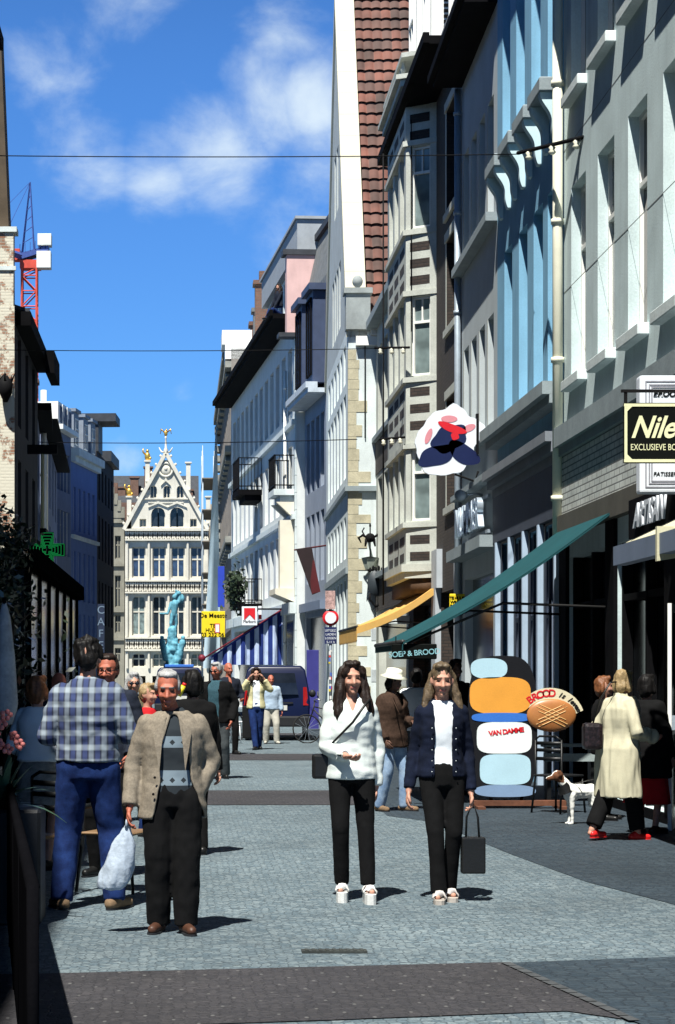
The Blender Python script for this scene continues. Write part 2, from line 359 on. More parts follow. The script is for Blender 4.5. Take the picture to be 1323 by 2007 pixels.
# small iron covers and a gully grate let into the cobbles
mb = MB(); p = G(655,1868); mb.box(-.19,.19,-.05,.05,0,.012)
for i in range(9): mb.box(-.17+i*.04,-.15+i*.04,-.04,.04,.012,.016)
tag(mb.build('gully_grate', M('grate_iron', (.05,.055,.05), .6, .3, 9, 60, .2, metal=.2), None, (p.x, p.y, .006)), 'small rusted slot grate in the pale cobbles before the brown band', 'drain')

# ------------------------------------------------------------------ RIGHT SIDE
XW = 5.2
# R1 cream-grey house nearest the camera on the right
ya, yb = 9.0, 28.1
wins = [yy-ya for yy in (27.06-1.77*k for k in range(10))]
r1, L1 = house('corner_house', 'pale grey rendered house nearest on the right, white window reveals, cream downpipe', (XW,ya), (XW,yb), 12.2, GREY_RENDER, [
    dict(xs=wins, z0=5.58, z1=8.18, w=1.0, sill=(.13,.14,.09), sillm=WHITE_RENDER), dict(xs=wins, z0=9.42, z1=11.5, w=1.0, sill=(.13,.14,.09), sillm=WHITE_RENDER)],
    depth=.19, frame=WHITE_PAINT, glass=WIN_GLASS, body=9, extra_ops=[(9.6-ya+k*3.1, 12.2-ya+k*3.1, .12, 3.2) for k in range(6)])
mb = MB(); mb.box(0, L1, -.3, .55, 12.2, 12.42); mb.box(0, L1, .003, .40, 12.05, 12.2); mb.build('eave', WHITE_PAINT, r1)
mb = MB(); mb.prism([(-.2,12.42),(.50,12.42),(-4.5,16.5)], 0, L1, 'x'); mb.build('roof', DARK_ROOF, r1)
mb = MB(); mb.box(0, L1, .0, .16, 4.72, 4.98); mb.box(0, L1, .0, .10, 4.60, 4.718); mb.build('ledge', LEDGE, r1)
mb = MB(); mb.box(.02, L1-.02, .002, .05, 3.78, 4.598); mb.build('brick_band', WHITE_BRICK, r1)
mb = MB(); mb.box(0, L1, .0, .12, 3.5, 3.777); mb.build('fascia', M('taupe_fascia', (.09,.085,.07), .8, .15, 3, 40, .1), r1)
for k in range(6):
    a = 9.6-ya+k*3.1; fr = MB()
    for x in (a, a+1.27, a+2.53): fr.box(x, x+.07, -.17, -.05, .12, 3.2)
    fr.box(a+.07, a+1.27, -.16, -.06, 2.5, 2.58); fr.box(a+1.34, a+2.53, -.16, -.06, 2.5, 2.58)
    o = fr.build('shop_window', DARK_WOOD, r1); MB().box(a, a+2.6, -.195, -.175, .12, 3.2).build('pane', SHOP_GLASS, o)
pipe(r1, L1-.07, .10, 3.4, 11.9, CREAM_PIPE, .07)
mb = MB()
for a, z in ((6.86,0),(8.8,0)): mb.box(0, L1, .001, .003, a, a+.012)
mb.build('render_joint', M('joint_line', (.30,.32,.32), .9), r1)
mb = MB(); mb.box(0.01, L1-.01, .0, .04, .01, .12)
for k in range(7): mb.box(9.6-ya+k*3.1-.5, 9.6-ya+k*3.1, .0, .05, .121, 3.498)
mb.build('shopfront_pier', DARK_WOOD, r1)

# R2 blue house
ya2, yb2 = 28.1, 34.1
w1 = [30.15-ya2, 31.5-ya2, 32.95-ya2, 28.95-ya2]; w2 = [28.95-ya2, 30.35-ya2, 31.75-ya2, 33.15-ya2]
r2, L2 = house('blue_house', 'bright blue painted house with stone brackets under its upper sills', (XW,ya2), (XW,yb2), 14.3, BLUE_RENDER, [
    dict(xs=w1, z0=5.75, z1=8.5, w=.80), dict(xs=w2, z0=10.0, z1=13.4, w=.80)], depth=.21, frame=WHITE_PAINT, glass=BLUE_GLASS, body=9,
    extra_ops=[(.06, 5.92, .1, 3.75)])
mb = MB(); mb.box(0, L2, 0, .30, 5.48, 5.66); mb.box(0, L2, 0, .20, 5.36, 5.478); mb.build('ledge', LEDGE, r2)
mb = MB(); cornice(mb, 0, L2, 4.55, .26, .42, -.02); mb.build('cornice', M('shop_cornice', (.20,.22,.25), .8, .15, 2, 40, .1), r2)
mb = MB(); mb.box(0, L2, .0, .08, 3.8, 4.548); mb.build('fascia', M('slate_fascia', (.06,.072,.10), .7, .12, 2, 50, .1), r2)
sl = bevel(MB().box(-.52,.52,0,.28,0,.2).mesh('upper_sill', LEDGE), .015, 1)
cn = MB()
prof = [(0,0)]+[(.035+.205*(1-t_)**1.1+.035*math.sin(t_*PI*2.6+.6)*(1-t_*.5), -.66*t_) for t_ in [k_/18 for k_ in range(19)]]+[(0,-.66)]
for x in (-.46,.30): cn.prism(prof, x, x+.16, 'x')
cn = cn.mesh('bracket', M('bracket_plaster', (.55,.72,.76), .8, .1, 3, 40, .1))
for x in w2:
    o = put('upper_sill', sl, r2, (x, 0, 9.75)); put('bracket', cn, o, (0, .001, -.002))
for k in range(5):
    x = .1+k*1.35; mb = MB(); mb.prism([(x+.04,.021),(x+.08,.10),(x+.17,.10),(x+.21,.021)], .0, 3.79, 'z'); mb.build('shopfront_pier', M('pale_blue_pier', (.36,.46,.58), .35, .1, 3, 50, .05, spec=.5), r2)
mb = MB()
for a, b in [(0,.35)]+[(1.35+k*1.35,1.70+k*1.35) for k in range(3)]+[(5.4,L2)]: mb.box(a,b,.001,.02,.01,3.79)
mb.box(.35,5.4,.001,.02,3.752,3.79); mb.build('shopfront_panel', M('dark_shop_paint', (.02,.026,.04), .5, .15), r2)
for k in range(4):
    a = .35+k*1.35; f = MB()
    f.box(a, a+.06, -.19, -.1, .1, 3.75); f.box(a+.94, a+1, -.19, -.1, .1, 3.75); f.box(a+.06, a+.94, -.18, -.11, 2.45, 2.52); f.box(a+.06, a+.94, -.18, -.11, .1, .5)
    o = f.build('shop_window', GREYBLUE, r2); MB().box(a, a+1, -.198, -.192, .1, 3.75).build('pane', GLASS('blue_shop_glass', (.02,.035,.075), .2), o)
mb = MB(); mb.prism([(.0,14.3),(.45,14.3),(.45,14.5),(-4.5,18.5),(-4.5,14.3)], 0, L2, 'x'); mb.build('roof', DARK_ROOF, r2)

# R3 grey narrow house
A3, B3 = (XW,34.1), (5.28,39.1)
w3 = lin(4, .25, 4.85)
r3, L3 = house('grey_house', 'narrow grey rendered house with four tall windows on each floor, beside the blue house', A3, B3, 13.0, M('cool_grey_render', (.44,.49,.51), .9, .1, 1.3, 40, .2, streak=.12), [
    dict(xs=w3, z0=5.8, z1=7.75, w=.74), dict(xs=w3, z0=9.35, z1=11.45, w=.74)], depth=.24, frame=WHITE_PAINT, glass=WIN_GLASS, body=9, extra_ops=[(.5,4.5,.1,3.4)])
mb = MB()
for z0, z1 in ((5.8,7.75),(9.35,11.45)):
    for x in w3:
        mb.box(x+.371, x+.455, -.24, .004, z0, z1)
mb.build('window_reveal', CREAM_STONE, r3)
mb = MB(); mb.box(0, L3, .0, .20, 9.2, 9.345); mb.box(0, L3, 0, .10, 5.66, 5.795); mb.build('sill_band', LEDGE, r3)
mb = MB(); mb.box(-.02, L3, -.1, .55, 12.85, 13.05); mb.box(0,L3,.555,.66,12.92,13.06); mb.build('gutter', DARK_WOOD, r3)
mb = MB(); mb.prism([(-.1,13.052),(.4,13.052),(-.9,17.5),(-6,18.5),(-6,13.052)], 0, L3, 'x'); mb.build('roof', DARK_ROOF, r3)
for x in (1.0, 2.6, 4.1):
    mb = MB(); mb.box(x-.5, x+.5, -1.2, .25, 13.06, 15.6); d = mb.build('dormer', GREYBLUE, r3); window(d, x, 13.3, .8, 2.0, WHITE_PAINT, BLUE_GLASS, 'casement', .252)
mb = MB(); mb.box(0, L3, 0, .3, 3.75, 3.95); mb.box(0,L3,.0,.22,4.9,5.0); mb.build('ledge', LEDGE, r3)
mb = MB(); mb.box(.5,4.5,-.2,-.15,.1,3.4); mb.build('shop_window', SHOP_GLASS, r3)
pipe(r3, L3-.06, .09, .3, 12.8, ZINC, .06)
# silver letters on the grey house's shop front (nonsense-free: the photograph shows tall silver capitals, not legible)
sg = thing('shop_sign', 'sign of tall silver capitals on brackets over the grey house shop', 'sign', (5.06, 36.2, 4.35), PI/2)
MB().box(-1.6, 1.6, -.10, -.05, -.33, -.27).build('rail', ZINC, sg); 
MB().box(-1.6, 1.6, -.10, -.05, .27, .33).build('rail', ZINC, sg)
SILV = M('silver_letters', (.62,.72,.82), .25, .1, 5, 40, .05, metal=.6)
text('NUMMER', .74, SILV, sg, Matrix.Translation((0,.05,0)) @ Matrix.Rotation(PI,4,'Z') @ Matrix.Rotation(PI/2,4,'X'), ext=.05, bold=.01)

# R4 brick house with the stone bay
A4, B4 = (5.28,39.1), (5.29,48.6)
BAY0, BAY1 = 43.1-39.1, 47.9-39.1
stone = CREAM_STONE
colw = [1.55]
r4, L4 = house('brick_house', 'dark brick house with a tall pale stone oriel and white dormers', A4, B4, 14.0, DARK_BRICK, [
    dict(xs=colw, z0=5.0, z1=7.15, w=1.5), dict(xs=colw, z0=8.6, z1=10.35, w=1.5), dict(xs=colw, z0=10.95, z1=13.0, w=1.5)], depth=.42, frame=WHITE_PAINT, glass=WIN_GLASS, body=9, extra_ops=[(.3,3.2,.1,3.3),(4.3,8.4,.1,3.2)])
mb = MB()
for z0, z1 in ((5.0,7.15),(8.6,10.35),(10.95,13.0)):
    mb.box(2.304, 2.46, -.41, .006, z0-.02, z1+.02); mb.box(.7, 2.46, -.05, .06, z0-.16, z0-.021); mb.box(.7,2.46,-.05,.03,z1+.021,z1+.2)
mb.build('window_surround', CREAM_STONE, r4)
mb = MB(); mb.box(.3,3.2,-.3,-.26,.1,3.3); mb.box(4.3,8.4,-.3,-.26,.1,3.2); mb.build('shop_window', SHOP_GLASS, r4)
mb = MB(); mb.box(0, L4, -.1, .62, 13.7, 13.86); mb.box(0, L4, .62, .74, 13.72, 13.92); mb.build('eave', DARK_WOOD, r4)
mb = MB(); mb.prism([(-.1,13.93),(.35,13.93),(-1.3,18.5),(-6,19.5),(-6,13.93)], 0, L4, 'x'); mb.build('roof', DARK_ROOF, r4)
for x, in ((3.0,),(5.6,)):
    mb = MB(); mb.box(x-.62, x+.62, -2.0, .30, 13.94, 17.4); d = mb.build('dormer', WHITE_PAINT, r4)
    lv = MB()
    for k in range(26): lv.box(x-.645, x-.622, -.55, .05, 14.3+k*.11, 14.36+k*.11)
    lv.build('louvre_shutter', DARK_WOOD, d)
    window(d, x, 14.3, .9, 2.6, WHITE_PAINT, BLUE_GLASS, 'cross', .302)
bay = MB(); rects = MB()
zz = lambda y: SZ(y, 43.3)
wz = [(zz(1020), zz(880)), (zz(735), zz(580)), (zz(445), zz(285))]
zb, zt = zz(1105), zz(165)
out = .6
plan = [(BAY0,0),(BAY0+.42,out),(BAY1-.42,out),(BAY1,0)]
faces = [(plan[0],plan[1]),(plan[1],plan[2]),(plan[2],plan[3])]
mats_face = []
for i, (p, q) in enumerate(faces):
    a_, L_ = frame_of(*p, *q); m_ = Matrix.Translation((p[0], p[1], 0)) @ Matrix.Rotation(a_, 4, 'Z'); mats_face.append((m_, L_))
    bay.m = m_; ops = []
    if i == 0: ops = [(.15, L_-.12, z0, z1) for z0, z1 in wz]
    if i == 1: ops = [(x-.42, x+.42, z0, z1) for z0, z1 in wz for x in lin(3, .2, L_-.2)]
    if i == 2: ops = [(.12, L_-.15, z0, z1) for z0, z1 in wz]
    facade(bay, L_, zb, zt, ops, .17)
bay.m = Matrix(); bay.face([(p[0],p[1],zb) for p in plan]); bay.face([(p[0],p[1],zt) for p in plan][::-1])
# mouldings
def ringplan(o): return [(BAY0-.1*o/.1*.35,0),(BAY0+.42-o*.45,out+o),(BAY1-.42+o*.45,out+o),(BAY1+.1*o/.1*.35,0)]
for z, h, o in ((zb-.16,.16,.10),(zb-.30,.135,.03),(zt,.14,.12),(zt+.142,.1,.22)): bay.prism(ringplan(o), z, z+h, 'z')
for z0, z1 in wz:
    for z in (z0-.14, z1+.02): bay.prism(ringplan(.07), z, z+.11, 'z')
bo = bay.build('oriel', stone, r4)
for i, (m_, L_) in enumerate(mats_face):
    rects.m = m_
    bands = [(190,3),(475,3),(760,3),(1050,2)]
    for y0, n in bands:
        for k in range(n):
            z = zz(y0+k*33); xa, xb = (.16, L_-.10) if i != 1 else (0,0)
            if i == 1:
                for x in lin(3, .2, L_-.2): rects.box(x-.42, x+.42, .001, .004, z-.17, z+.02)
            else: rects.box(xa, xb, .001, .004, z-.17, z+.02)
rects.m = Matrix(); rects.build('brick_panel', DARK_BRICK, bo)
for (z0, z1), gl in zip(wz, (SKY_GLASS, SKY_GLASS, WIN_GLASS)):
    m_, L_ = mats_face[0]; window(bo, (.15+L_-.12)/2, z0, L_-.27, z1-z0, WHITE_PAINT, gl, 'sash', -.13, m=m_, bar=.05)
    m_, L_ = mats_face[1]
    for x in lin(3, .2, L_-.2): window(bo, x, z0, .84, z1-z0, WHITE_PAINT, gl, 'sash', -.16, m=m_)
    m_, L_ = mats_face[2]; window(bo, (.12+L_-.15)/2, z0, L_-.27, z1-z0, WHITE_PAINT, gl, 'sash', -.13, m=m_, bar=.05)
mb = MB(); mb.smooth = True
for x in (BAY0+.1, BAY0+.9): pass
mb.prism([(BAY0+.05,.0),(BAY0+.40,.5),(BAY1-.40,.5),(BAY1-.05,.0)], zb-.62, zb-.302, 'z'); mb.build('oriel_corbel', M('brown_corbel', (.08,.045,.025), .8, .3, 4, 40, .2), r4)
# parapet balustrade on top of the oriel
mb = MB(); mb.prism(ringplan(.1), zt+.62, zt+.72, 'z')
for x in lin(9, BAY0+.5, BAY1-.5): mb.lathe([(.05,0),(.03,.1),(.06,.2),(.03,.35),(.05,.38)], (x, out+.02, zt+.242), 8)
mb.build('balustrade', stone, r4)
mb = MB(); mb.smooth = True; mb.tube([(BAY1-.9,.75,3.2),(BAY1-.9,.75,13.6)], .02, 6); mb.tube([(BAY0+.30,.50,8.9),(BAY0+.30,.50,13.4)], .012, 6); mb.build('cable', BLACK_IRON, r4)
# plain ground-floor stone
mb = MB(); mb.box(3.22,3.9,.0,.12,.05,4.2); mb.box(3.0,3.22,.0,.12,3.4,4.2); mb.box(.0,.28,.0,.12,.05,4.0); mb.build('shopfront_pier', M('pale_greyblue_stone', (.44,.48,.52), .8, .12, 2, 40, .1), r4)

# R4b stone house between brick house and the gabled house
A5, B5 = (5.29,48.6), (5.30,57.0)
w5 = [1.3, 3.4, 5.4, 7.2]
r5, L5 = house('stone_house', 'weathered yellow stone house behind the oriel, next to the white gabled house', A5, B5, 11.2, CREAM_STONE, [
    dict(xs=w5, z0=z0, z1=z1, w=1.2) for z0, z1 in ((4.4,7.0),(8.2,10.6))], depth=.3, frame=WHITE_PAINT, glass=WIN_GLASS, body=8, extra_ops=[(.5,7.5,.1,3.2)])
mb = MB(); mb.box(.5,7.5,-.25,-.2,.1,3.2); mb.build('shop_window', SHOP_GLASS, r5)
mb = MB(); mb.box(0,L5,.001,.02,3.35,4.2); mb.box(0,L5,.001,.02,7.15,8.05); mb.build('brick_panel', DARK_BRICK, r5)
mb = MB(); mb.box(0,L5,0,.12,4.24,4.38); mb.box(0,L5,0,.12,8.06,8.19); mb.box(0,L5,0,.3,11.2,11.4); mb.build('sill_band', LEDGE, r5)

# R5 white gabled house
A6, B6 = (4.53,57.0), (4.69,68.3)
EV, RG = SZ(640,57), 22.4
rz6, L6 = frame_of(*A6, *B6)
r6 = thing('gabled_house', 'white rendered house with steep stone gable, red pantile roof and toothed corner stones', 'house', (A6[0],A6[1],0), rz6)
mb = MB()
f6 = [(lin(6,.6,L6-.6), .1, 4.3, 1.0), (lin(6,.7,L6-.7), 4.9, 6.1, .9), (lin(6,.8,L6-.8), 7.2, 9.6, 1.0), (lin(6,.9,L6-.9), 9.9, 11.0, .9)]
ops = []
for xs, z0, z1, w in f6: ops += row(xs, z0, z1, w)
facade(mb, L6, 0, EV, ops, .22)
mb.face([(0,0,0),(0,0,EV),(0,-8,EV),(0,-8,0)]); mb.face([(L6,0,0),(L6,-8,0),(L6,-8,EV),(L6,0,EV)])
wo = mb.build('wall', WHITE_RENDER, r6)
for xs, z0, z1, w in f6:
    for x in xs: window(r6, x, z0, w, z1-z0, M('stone_mullion', (.5,.52,.5), .8), WIN_GLASS, 'mullions', -.22, bar=.05)
gb = MB(); h2 = L6/2
gops = row((h2-1.7,h2-.55,h2+.55,h2+1.7), EV+.6, EV+2.6, .8)+row((h2-.6,h2+.6), EV+4.4, EV+6.3, .8)
# gable front in courses so the openings can be cut
def gx(z): return h2*(z-EV)/(RG-EV)
zs = sorted({EV, RG-.3, *[o[2] for o in gops], *[o[3] for o in gops]})
for z0, z1 in zip(zs, zs[1:]):
    a0, a1, b1, b0 = gx(z0), gx(z1), L6-gx(z1), L6-gx(z0)
    holes = sorted([o for o in gops if o[2] <= z0+1e-6 and o[3] >= z1-1e-6])
    if not holes: gb.face([(b0,0,z0),(a0,0,z0),(a1,0,z1),(b1,0,z1)])
    else:
        xs = [None]+[x for o in holes for x in o[:2]]+[None]
        for i in range(0, len(xs), 2):
            p0 = (a0, a1) if xs[i] is None else (xs[i], xs[i]); q0 = (b0, b1) if xs[i+1] is None else (xs[i+1], xs[i+1])
            gb.face([(q0[0],0,z0),(p0[0],0,z0),(p0[1],0,z1),(q0[1],0,z1)])
for a, b, c_, d_ in gops:
    e = -.2
    gb.face([(a,0,c_),(a,e,c_),(a,e,d_),(a,0,d_)]); gb.face([(b,e,c_),(b,0,c_),(b,0,d_),(b,e,d_)]); gb.face([(a,0,d_),(a,e,d_),(b,e,d_),(b,0,d_)]); gb.face([(a,e,c_),(a,0,c_),(b,0,c_),(b,e,c_)])
gb.build('gable', M('gable_stone', (.46,.50,.50), .85, .15, 1.5, 30, .2, streak=.2), r6)
for a, b, c_, d_ in gops: window(r6, (a+b)/2, c_, b-a, d_-c_, WHITE_PAINT, WIN_GLASS, 'mullions', -.2, bar=.05)
# coping: stone blocks climbing both slopes
cp = MB(); nb = 15
for sgn in (0, 1):
    for k in range(nb):
        t0, t1 = k/nb, (k+.985)/nb
        def pt(t, up): x = h2*t; return ((L6-x if sgn else x), EV+(RG-EV)*t+up)
        (xa, za), (xb, zb_) = pt(t0, 0), pt(t1, 0)
        poly = [(xa,za-.30),(xb,zb_-.30),(xb,zb_+.22),(xa,za+.22)]
        cp.prism(poly if not sgn else poly[::-1], -.52, .06, 'y')
cp.build('coping', M('coping_stone', (.56,.53,.42), .85, .10, .9, 30, .15), r6)
# pantile roof: real rolls and overlapping courses on the slope facing the camera
TILE = bpy.data.materials.new('red_pantile'); nt, p_, o_ = nodes_of(TILE); tc = N(nt,'TexCoord'); uv = N(nt,'TexBrick')
mp = N(nt,'Mapping'); nt.links.new(tc.outputs['UV'], uv.inputs['Vector']); uv.offset = 0; uv.inputs['Scale'].default_value = 1; uv.inputs['Brick Width'].default_value = 1; uv.inputs['Row Height'].default_value = 1; uv.inputs['Mortar Size'].default_value = 0
uv.inputs['Color1'].default_value = (.17,.058,.038,1); uv.inputs['Color2'].default_value = (.075,.042,.034,1); uv.inputs['Bias'].default_value = .1
nz = N(nt,'TexNoise', i_Scale=1.1, i_Detail=6.0); nt.links.new(tc.outputs['Object'], nz.inputs['Vector']); rr_ = N(nt,'MapRange', i_1=.35, i_2=.65, i_3=.6, i_4=1.25); nt.links.new(nz.outputs[0], rr_.inputs[0])
nt.links.new(mixc(nt, 1.0, uv.outputs[0], rr_.outputs[0], 'MULTIPLY'), p_.inputs['Base Color']); p_.inputs['Roughness'].default_value = .8
def tile_roof(parent, x_e, x_r, z_e, z_r, y_out, y_in, rows, cols, mat):
    me = bpy.data.meshes.new('roof'); V = []; Fc = []; UV = []
    per = 6; nx = cols*per+1; sl = Vector((x_r-x_e, 0, z_r-z_e)); nrm = Vector((-(z_r-z_e), 0, x_r-x_e)).normalized()
    if nrm.z < 0: nrm = -nrm
    for j in range(rows):
        for e in (0, 1):
            for i in range(nx):
                u = i/per; w = .045*abs(math.sin(PI*(u%1)))**.8
                wob = .012*noise.noise((int(u)*1.7, j*2.3, 0))
                base = Vector((x_e, y_out+(y_in-y_out)*i/(nx-1), z_e))+sl*((j+e*1.04)/rows)
                V.append(base+nrm*(w+wob+(.075 if e == 0 else .0)))
        b = j*2*nx
        for i in range(nx-1):
            Fc.append((b+i, b+i+1, b+nx+i+1, b+nx+i)); uu = i/per; UV.append((int(uu)+.5, j+.5))
    me.from_pydata(V, [], Fc); l = me.uv_layers.new()
    for pl in me.polygons:
        pl.use_smooth = True
        for li in pl.loop_indices: l.data[li].uv = UV[pl.index]
    me.materials.append(mat); return put('roof', me, parent)
ro = tile_roof(r6, .25, h2, EV-.1, RG-.1, -.50, -9, 30, 30, TILE); tile_roof(r6, L6-.25, h2, EV-.1, RG-.1, -.50, -9, 30, 30, TILE)
MB().box(h2-.12, h2+.12, -9, -.52, RG-.12, RG+.04).build('ridge', TILE, ro)
mb = MB(); mb.face([(0,-8,EV),(L6,-8,EV),(h2,-8,RG-.2)]); mb.build('rear_gable', WHITE_RENDER, r6)
# eave gutter on the side, quoins, bands, corner pinnacle with ball
mb = MB(); mb.box(-.30,.02,-8,-.62,EV-.28,EV-.02); mb.box(-.18,0.0,-8,-.2,EV-.55,EV-.29); mb.build('eave', WHITE_PAINT, r6)
mb = MB(); mb.box(-.18,.35,-.60,.08,EV-.1,EV+.9); mb.box(-.24,.41,-.66,.14,EV+.9,EV+1.05); mb.smooth = True; mb.ell((.08,-.26,EV+1.27),.15,.15,.17); mb.build('pinnacle', M('pinnacle_stone', (.30,.33,.33), .85, .2, 3), r6)
q = MB(); random.seed(3); z = .1; k = 0
while z < EV-.7:
    h = random.uniform(.24,.36); ln = random.choice((.30,.52,.38,.62)) if k%2 else random.choice((.22,.28)); q.box(-.014,.16,-ln,.012,z,z+h-.01); z += h; k += 1
q.build('quoin', M('yellow_quoin', (.50,.46,.33), .85, .25, 2.2, 30, .2), r6)
q = MB()
for z in (2.55,3.6,1.4): q.box(-.011,0,-2.2,-.64,z,z+.34)
q.build('stone_band', M('grey_band', (.40,.44,.46), .85, .2, 3), r6)
mb = MB(); mb.box(-.12,.0,-2.6,.10,6.72,6.86); mb.box(0,L6,.0,.10,6.72,6.86); mb.box(0,L6,0,.08,4.42,4.6); mb.build('string_course', LEDGE, r6)
mb = MB(); mb.smooth = True; mb.tube([(-.04,-.46,EV-.4),(-.04,-.46,8.2)], .018, 6); mb.build('cable', BLACK_IRON, r6)

# R6 slate mansard house
A7, B7 = (4.69,68.3), (4.27,73.45)
GB = M('bluegrey_render', (.26,.30,.37), .85, .12, 1.5, 40, .2, streak=.2)
w6 = lin(4,.3,4.9)
r7, L7 = house('mansard_house', 'blue grey house with slate mansard and two boxed dormers under the long gable', A7, B7, 11.1, GB, [
    dict(xs=w6, z0=8.0, z1=10.5, w=.8), dict(xs=w6, z0=4.8, z1=7.2, w=.8)], depth=.3, frame=WHITE_PAINT, glass=WIN_GLASS, body=7, extra_ops=[(.4,4.8,.1,3.6)])
mb = MB(); mb.box(0,L7,-.1,.62,11.05,11.2); mb.box(0,L7,.3,.7,11.2,11.4); mb.build('cornice', M('white_cornice', (.5,.56,.62), .7), r7)
mb = MB(); mb.prism([(0,11.402),(0,15.0),(-.5,17.2),(-7,17.2),(-7,11.402)], 0, L7, 'x'); mb.build('roof', SLATE_GREY, r7)
for x in (1.0, 3.7):
    mb = MB(); mb.box(x-.8,x+.8,-.9,.42,11.41,14.5); mb.box(x-.95,x+.95,-.9,.58,14.5,14.72); d = mb.build('dormer', M('dormer_navy', (.05,.07,.13), .6, .15), r7); window(d, x, 11.7, 1.1, 2.6, DARK_WOOD, BLUE_GLASS, 'casement', .422)
mb = MB(); mb.box(.4,4.8,-.2,-.16,.1,3.6); mb.build('shop_window', SHOP_GLASS, r7)
mb = MB(); mb.box(0,L7,.0,.22,3.8,4.1); mb.build('fascia', GREYBLUE, r7)
mb = MB(); mb.box(-.4,-.02,-5,-.3,17.25,17.45); mb.box(0,L7,-5,-.35,17.2,17.42); mb.build('roof_edge', DARK_ROOF, r7)
# R7 long white house with black eaves and penthouse
A8 = (3.976,73.5); ux, uy = -.0698, .9976; Ln = 25.6; B8 = (A8[0]+ux*Ln, A8[1]+uy*Ln)
w7 = lin(12,1.0,25.0)
PALEW = M('pale_plaster', (.66,.69,.68), .85, .12, 1.2, 30, .2, streak=.25)
r8, L8 = house('white_house', 'long pale plaster house with black boxed eaves, iron balcony and rooftop penthouse', A8, B8, 14.6, PALEW, [
    dict(xs=w7, z0=4.7, z1=6.9, w=1.25), dict(xs=w7, z0=7.7, z1=10.0, w=1.25), dict(xs=w7, z0=11.2, z1=13.6, w=1.25, style='cross', frame=GREYBLUE)], depth=.38, frame=WHITE_PAINT, glass=WIN_GLASS, body=7, extra_ops=[(1.0,24,.1,3.6)])
mb = MB(); mb.box(.5,L8,-.2,.8,14.5,14.68); mb.box(.5,L8,.8,.92,14.6,14.82); mb.build('eave', DARK_WOOD, r8)
mb = MB(); mb.box(1.0,24,-.28,-.24,.1,3.6); mb.build('shop_window', SHOP_GLASS, r8)
mb = MB(); mb.box(0,L8,0,.25,3.8,4.2); mb.box(0,L8,0,.16,7.2,7.4); mb.box(0,L8,0,.16,10.6,10.8); mb.build('string_course', WHITE_RENDER, r8)
mb = MB()
for k in range(22): mb.box(-.02-.0*k, .5 if k%2 else .38, .0, .055, .1+k*.62, .1+k*.62+.6)
mb.build('quoin', WHITE_RENDER, r8)
ph = MB(); po = row(lin(6,1.0,11.4), 15.1, 16.75, 1.45)
ph.m = Matrix.Translation((0,-.25,0)); facade(ph, 11.8, 14.6, 16.9, po, .15, 5.5, .9); ph.m = Matrix()
pho = ph.build('penthouse', WHITE_RENDER, r8)
for x in lin(6,1.0,11.4): window(pho, x, 15.1, 1.45, 1.65, GREYBLUE, BLUE_GLASS, 'casement', -.40)
mb = MB(); mb.box(-.02,12.0,-6,-.02,16.9,18.0); mb.box(-.1,12.1,-6,.06,18.0,18.1); mb.build('penthouse_roof', M('grey_cladding', (.34,.37,.40), .8, .12, 3), pho)
mb = MB(); mb.box(-.03,.45,-.9,.36,13.9,16.7); mb.build('pink_pillar', PINK, r8)
mb = MB(); mb.box(-.1,.6,-1.0,.5,16.701,16.895); mb.box(-.1,.6,-.1,.65,13.75,13.9); mb.build('pillar_cap', DARK_ROOF, r8)
def balcony(parent, x0, x1, z, out, mat_s, h=1.0):
    mb = MB(); mb.box(x0,x1,.002,out,z-.22,z); mb.box(x0+.15,x1-.15,.002,out*.7,z-.45,z-.222); o = mb.build('balcony', mat_s, parent)
    r = MB(); n = int((x1-x0)/.13)
    for i in range(n+1):
        x = x0+.03+(x1-x0-.06)*i/n; r.box(x-.012,x+.012,out-.05,out-.026,z,z+h)
        if i % 2: r.ell((x,out-.038,z+h*.55),.05,.012,.16,6,4)
    for i in range(int(out/.14)+1):
        for x in (x0+.03, x1-.03): r.box(x-.012,x+.012,.02+i*.14,.044+i*.14,z,z+h)
    for zz_ in (z+h, z+.12): r.box(x0,x1,out-.06,out-.015,zz_,zz_+.045); r.box(x0,x0+.05,.01,out-.061,zz_,zz_+.04); r.box(x1-.05,x1,.01,out-.061,zz_,zz_+.04)
    r.build('railing', BLACK_IRON, o); return o
balcony(r8, .25, 2.2, 8.3, .8, WHITE_RENDER, 1.2)
mb = MB(); mb.prism([(0,4.2),(.75,4.5),(.75,4.7),(0,4.7)], .25, 2.2, 'x'); mb.prism([(0,7.2),(.7,7.84),(0,7.84)], .35, .65, 'x'); mb.prism([(0,7.2),(.7,7.84),(0,7.84)], 1.8, 2.1, 'x'); mb.box(.45,.95,.0,.55,4.71,7.19); mb.build('bay_pier', M('cream_bay', (.70,.66,.54), .8, .1, 2), r8)
pipe(r8, 2.5, .12, .2, 12.9, WHITE_PAINT, .06)
# R8 ornate narrow pair, far right
A9 = B8; B9 = (SX(431,128),128)
w8 = lin(9,.8,26)
r9, L9 = house('ornate_house', 'ornate pinkish stone house with bumpy edge, tall chimneys and flowered balcony', A9, B9, 17.4, M('pinkish_stone', (.27,.24,.21), .85, .3, 1.2, 20, .3, streak=.35), [
    dict(xs=w8, z0=5.0, z1=7.6, w=1.2), dict(xs=w8, z0=8.8, z1=12.0, w=1.2), dict(xs=w8, z0=13.2, z1=16.2, w=1.2)], depth=.35, frame=WHITE_PAINT, glass=WIN_GLASS, body=6, extra_ops=[(1,25,.1,3.8)])
mb = MB(); mb.box(1,25,-.3,-.26,.1,3.8); mb.build('shop_window', SHOP_GLASS, r9)
mb = MB(); mb.box(0,2.4,-1,.45,17.6,18.3); mb.box(0,2.2,-1,.3,16.9,17.598); mb.build('white_cornice', WHITE_PAINT, r9)
mb = MB(); mb.box(2.41,L9,-.1,.4,17.2,17.6)
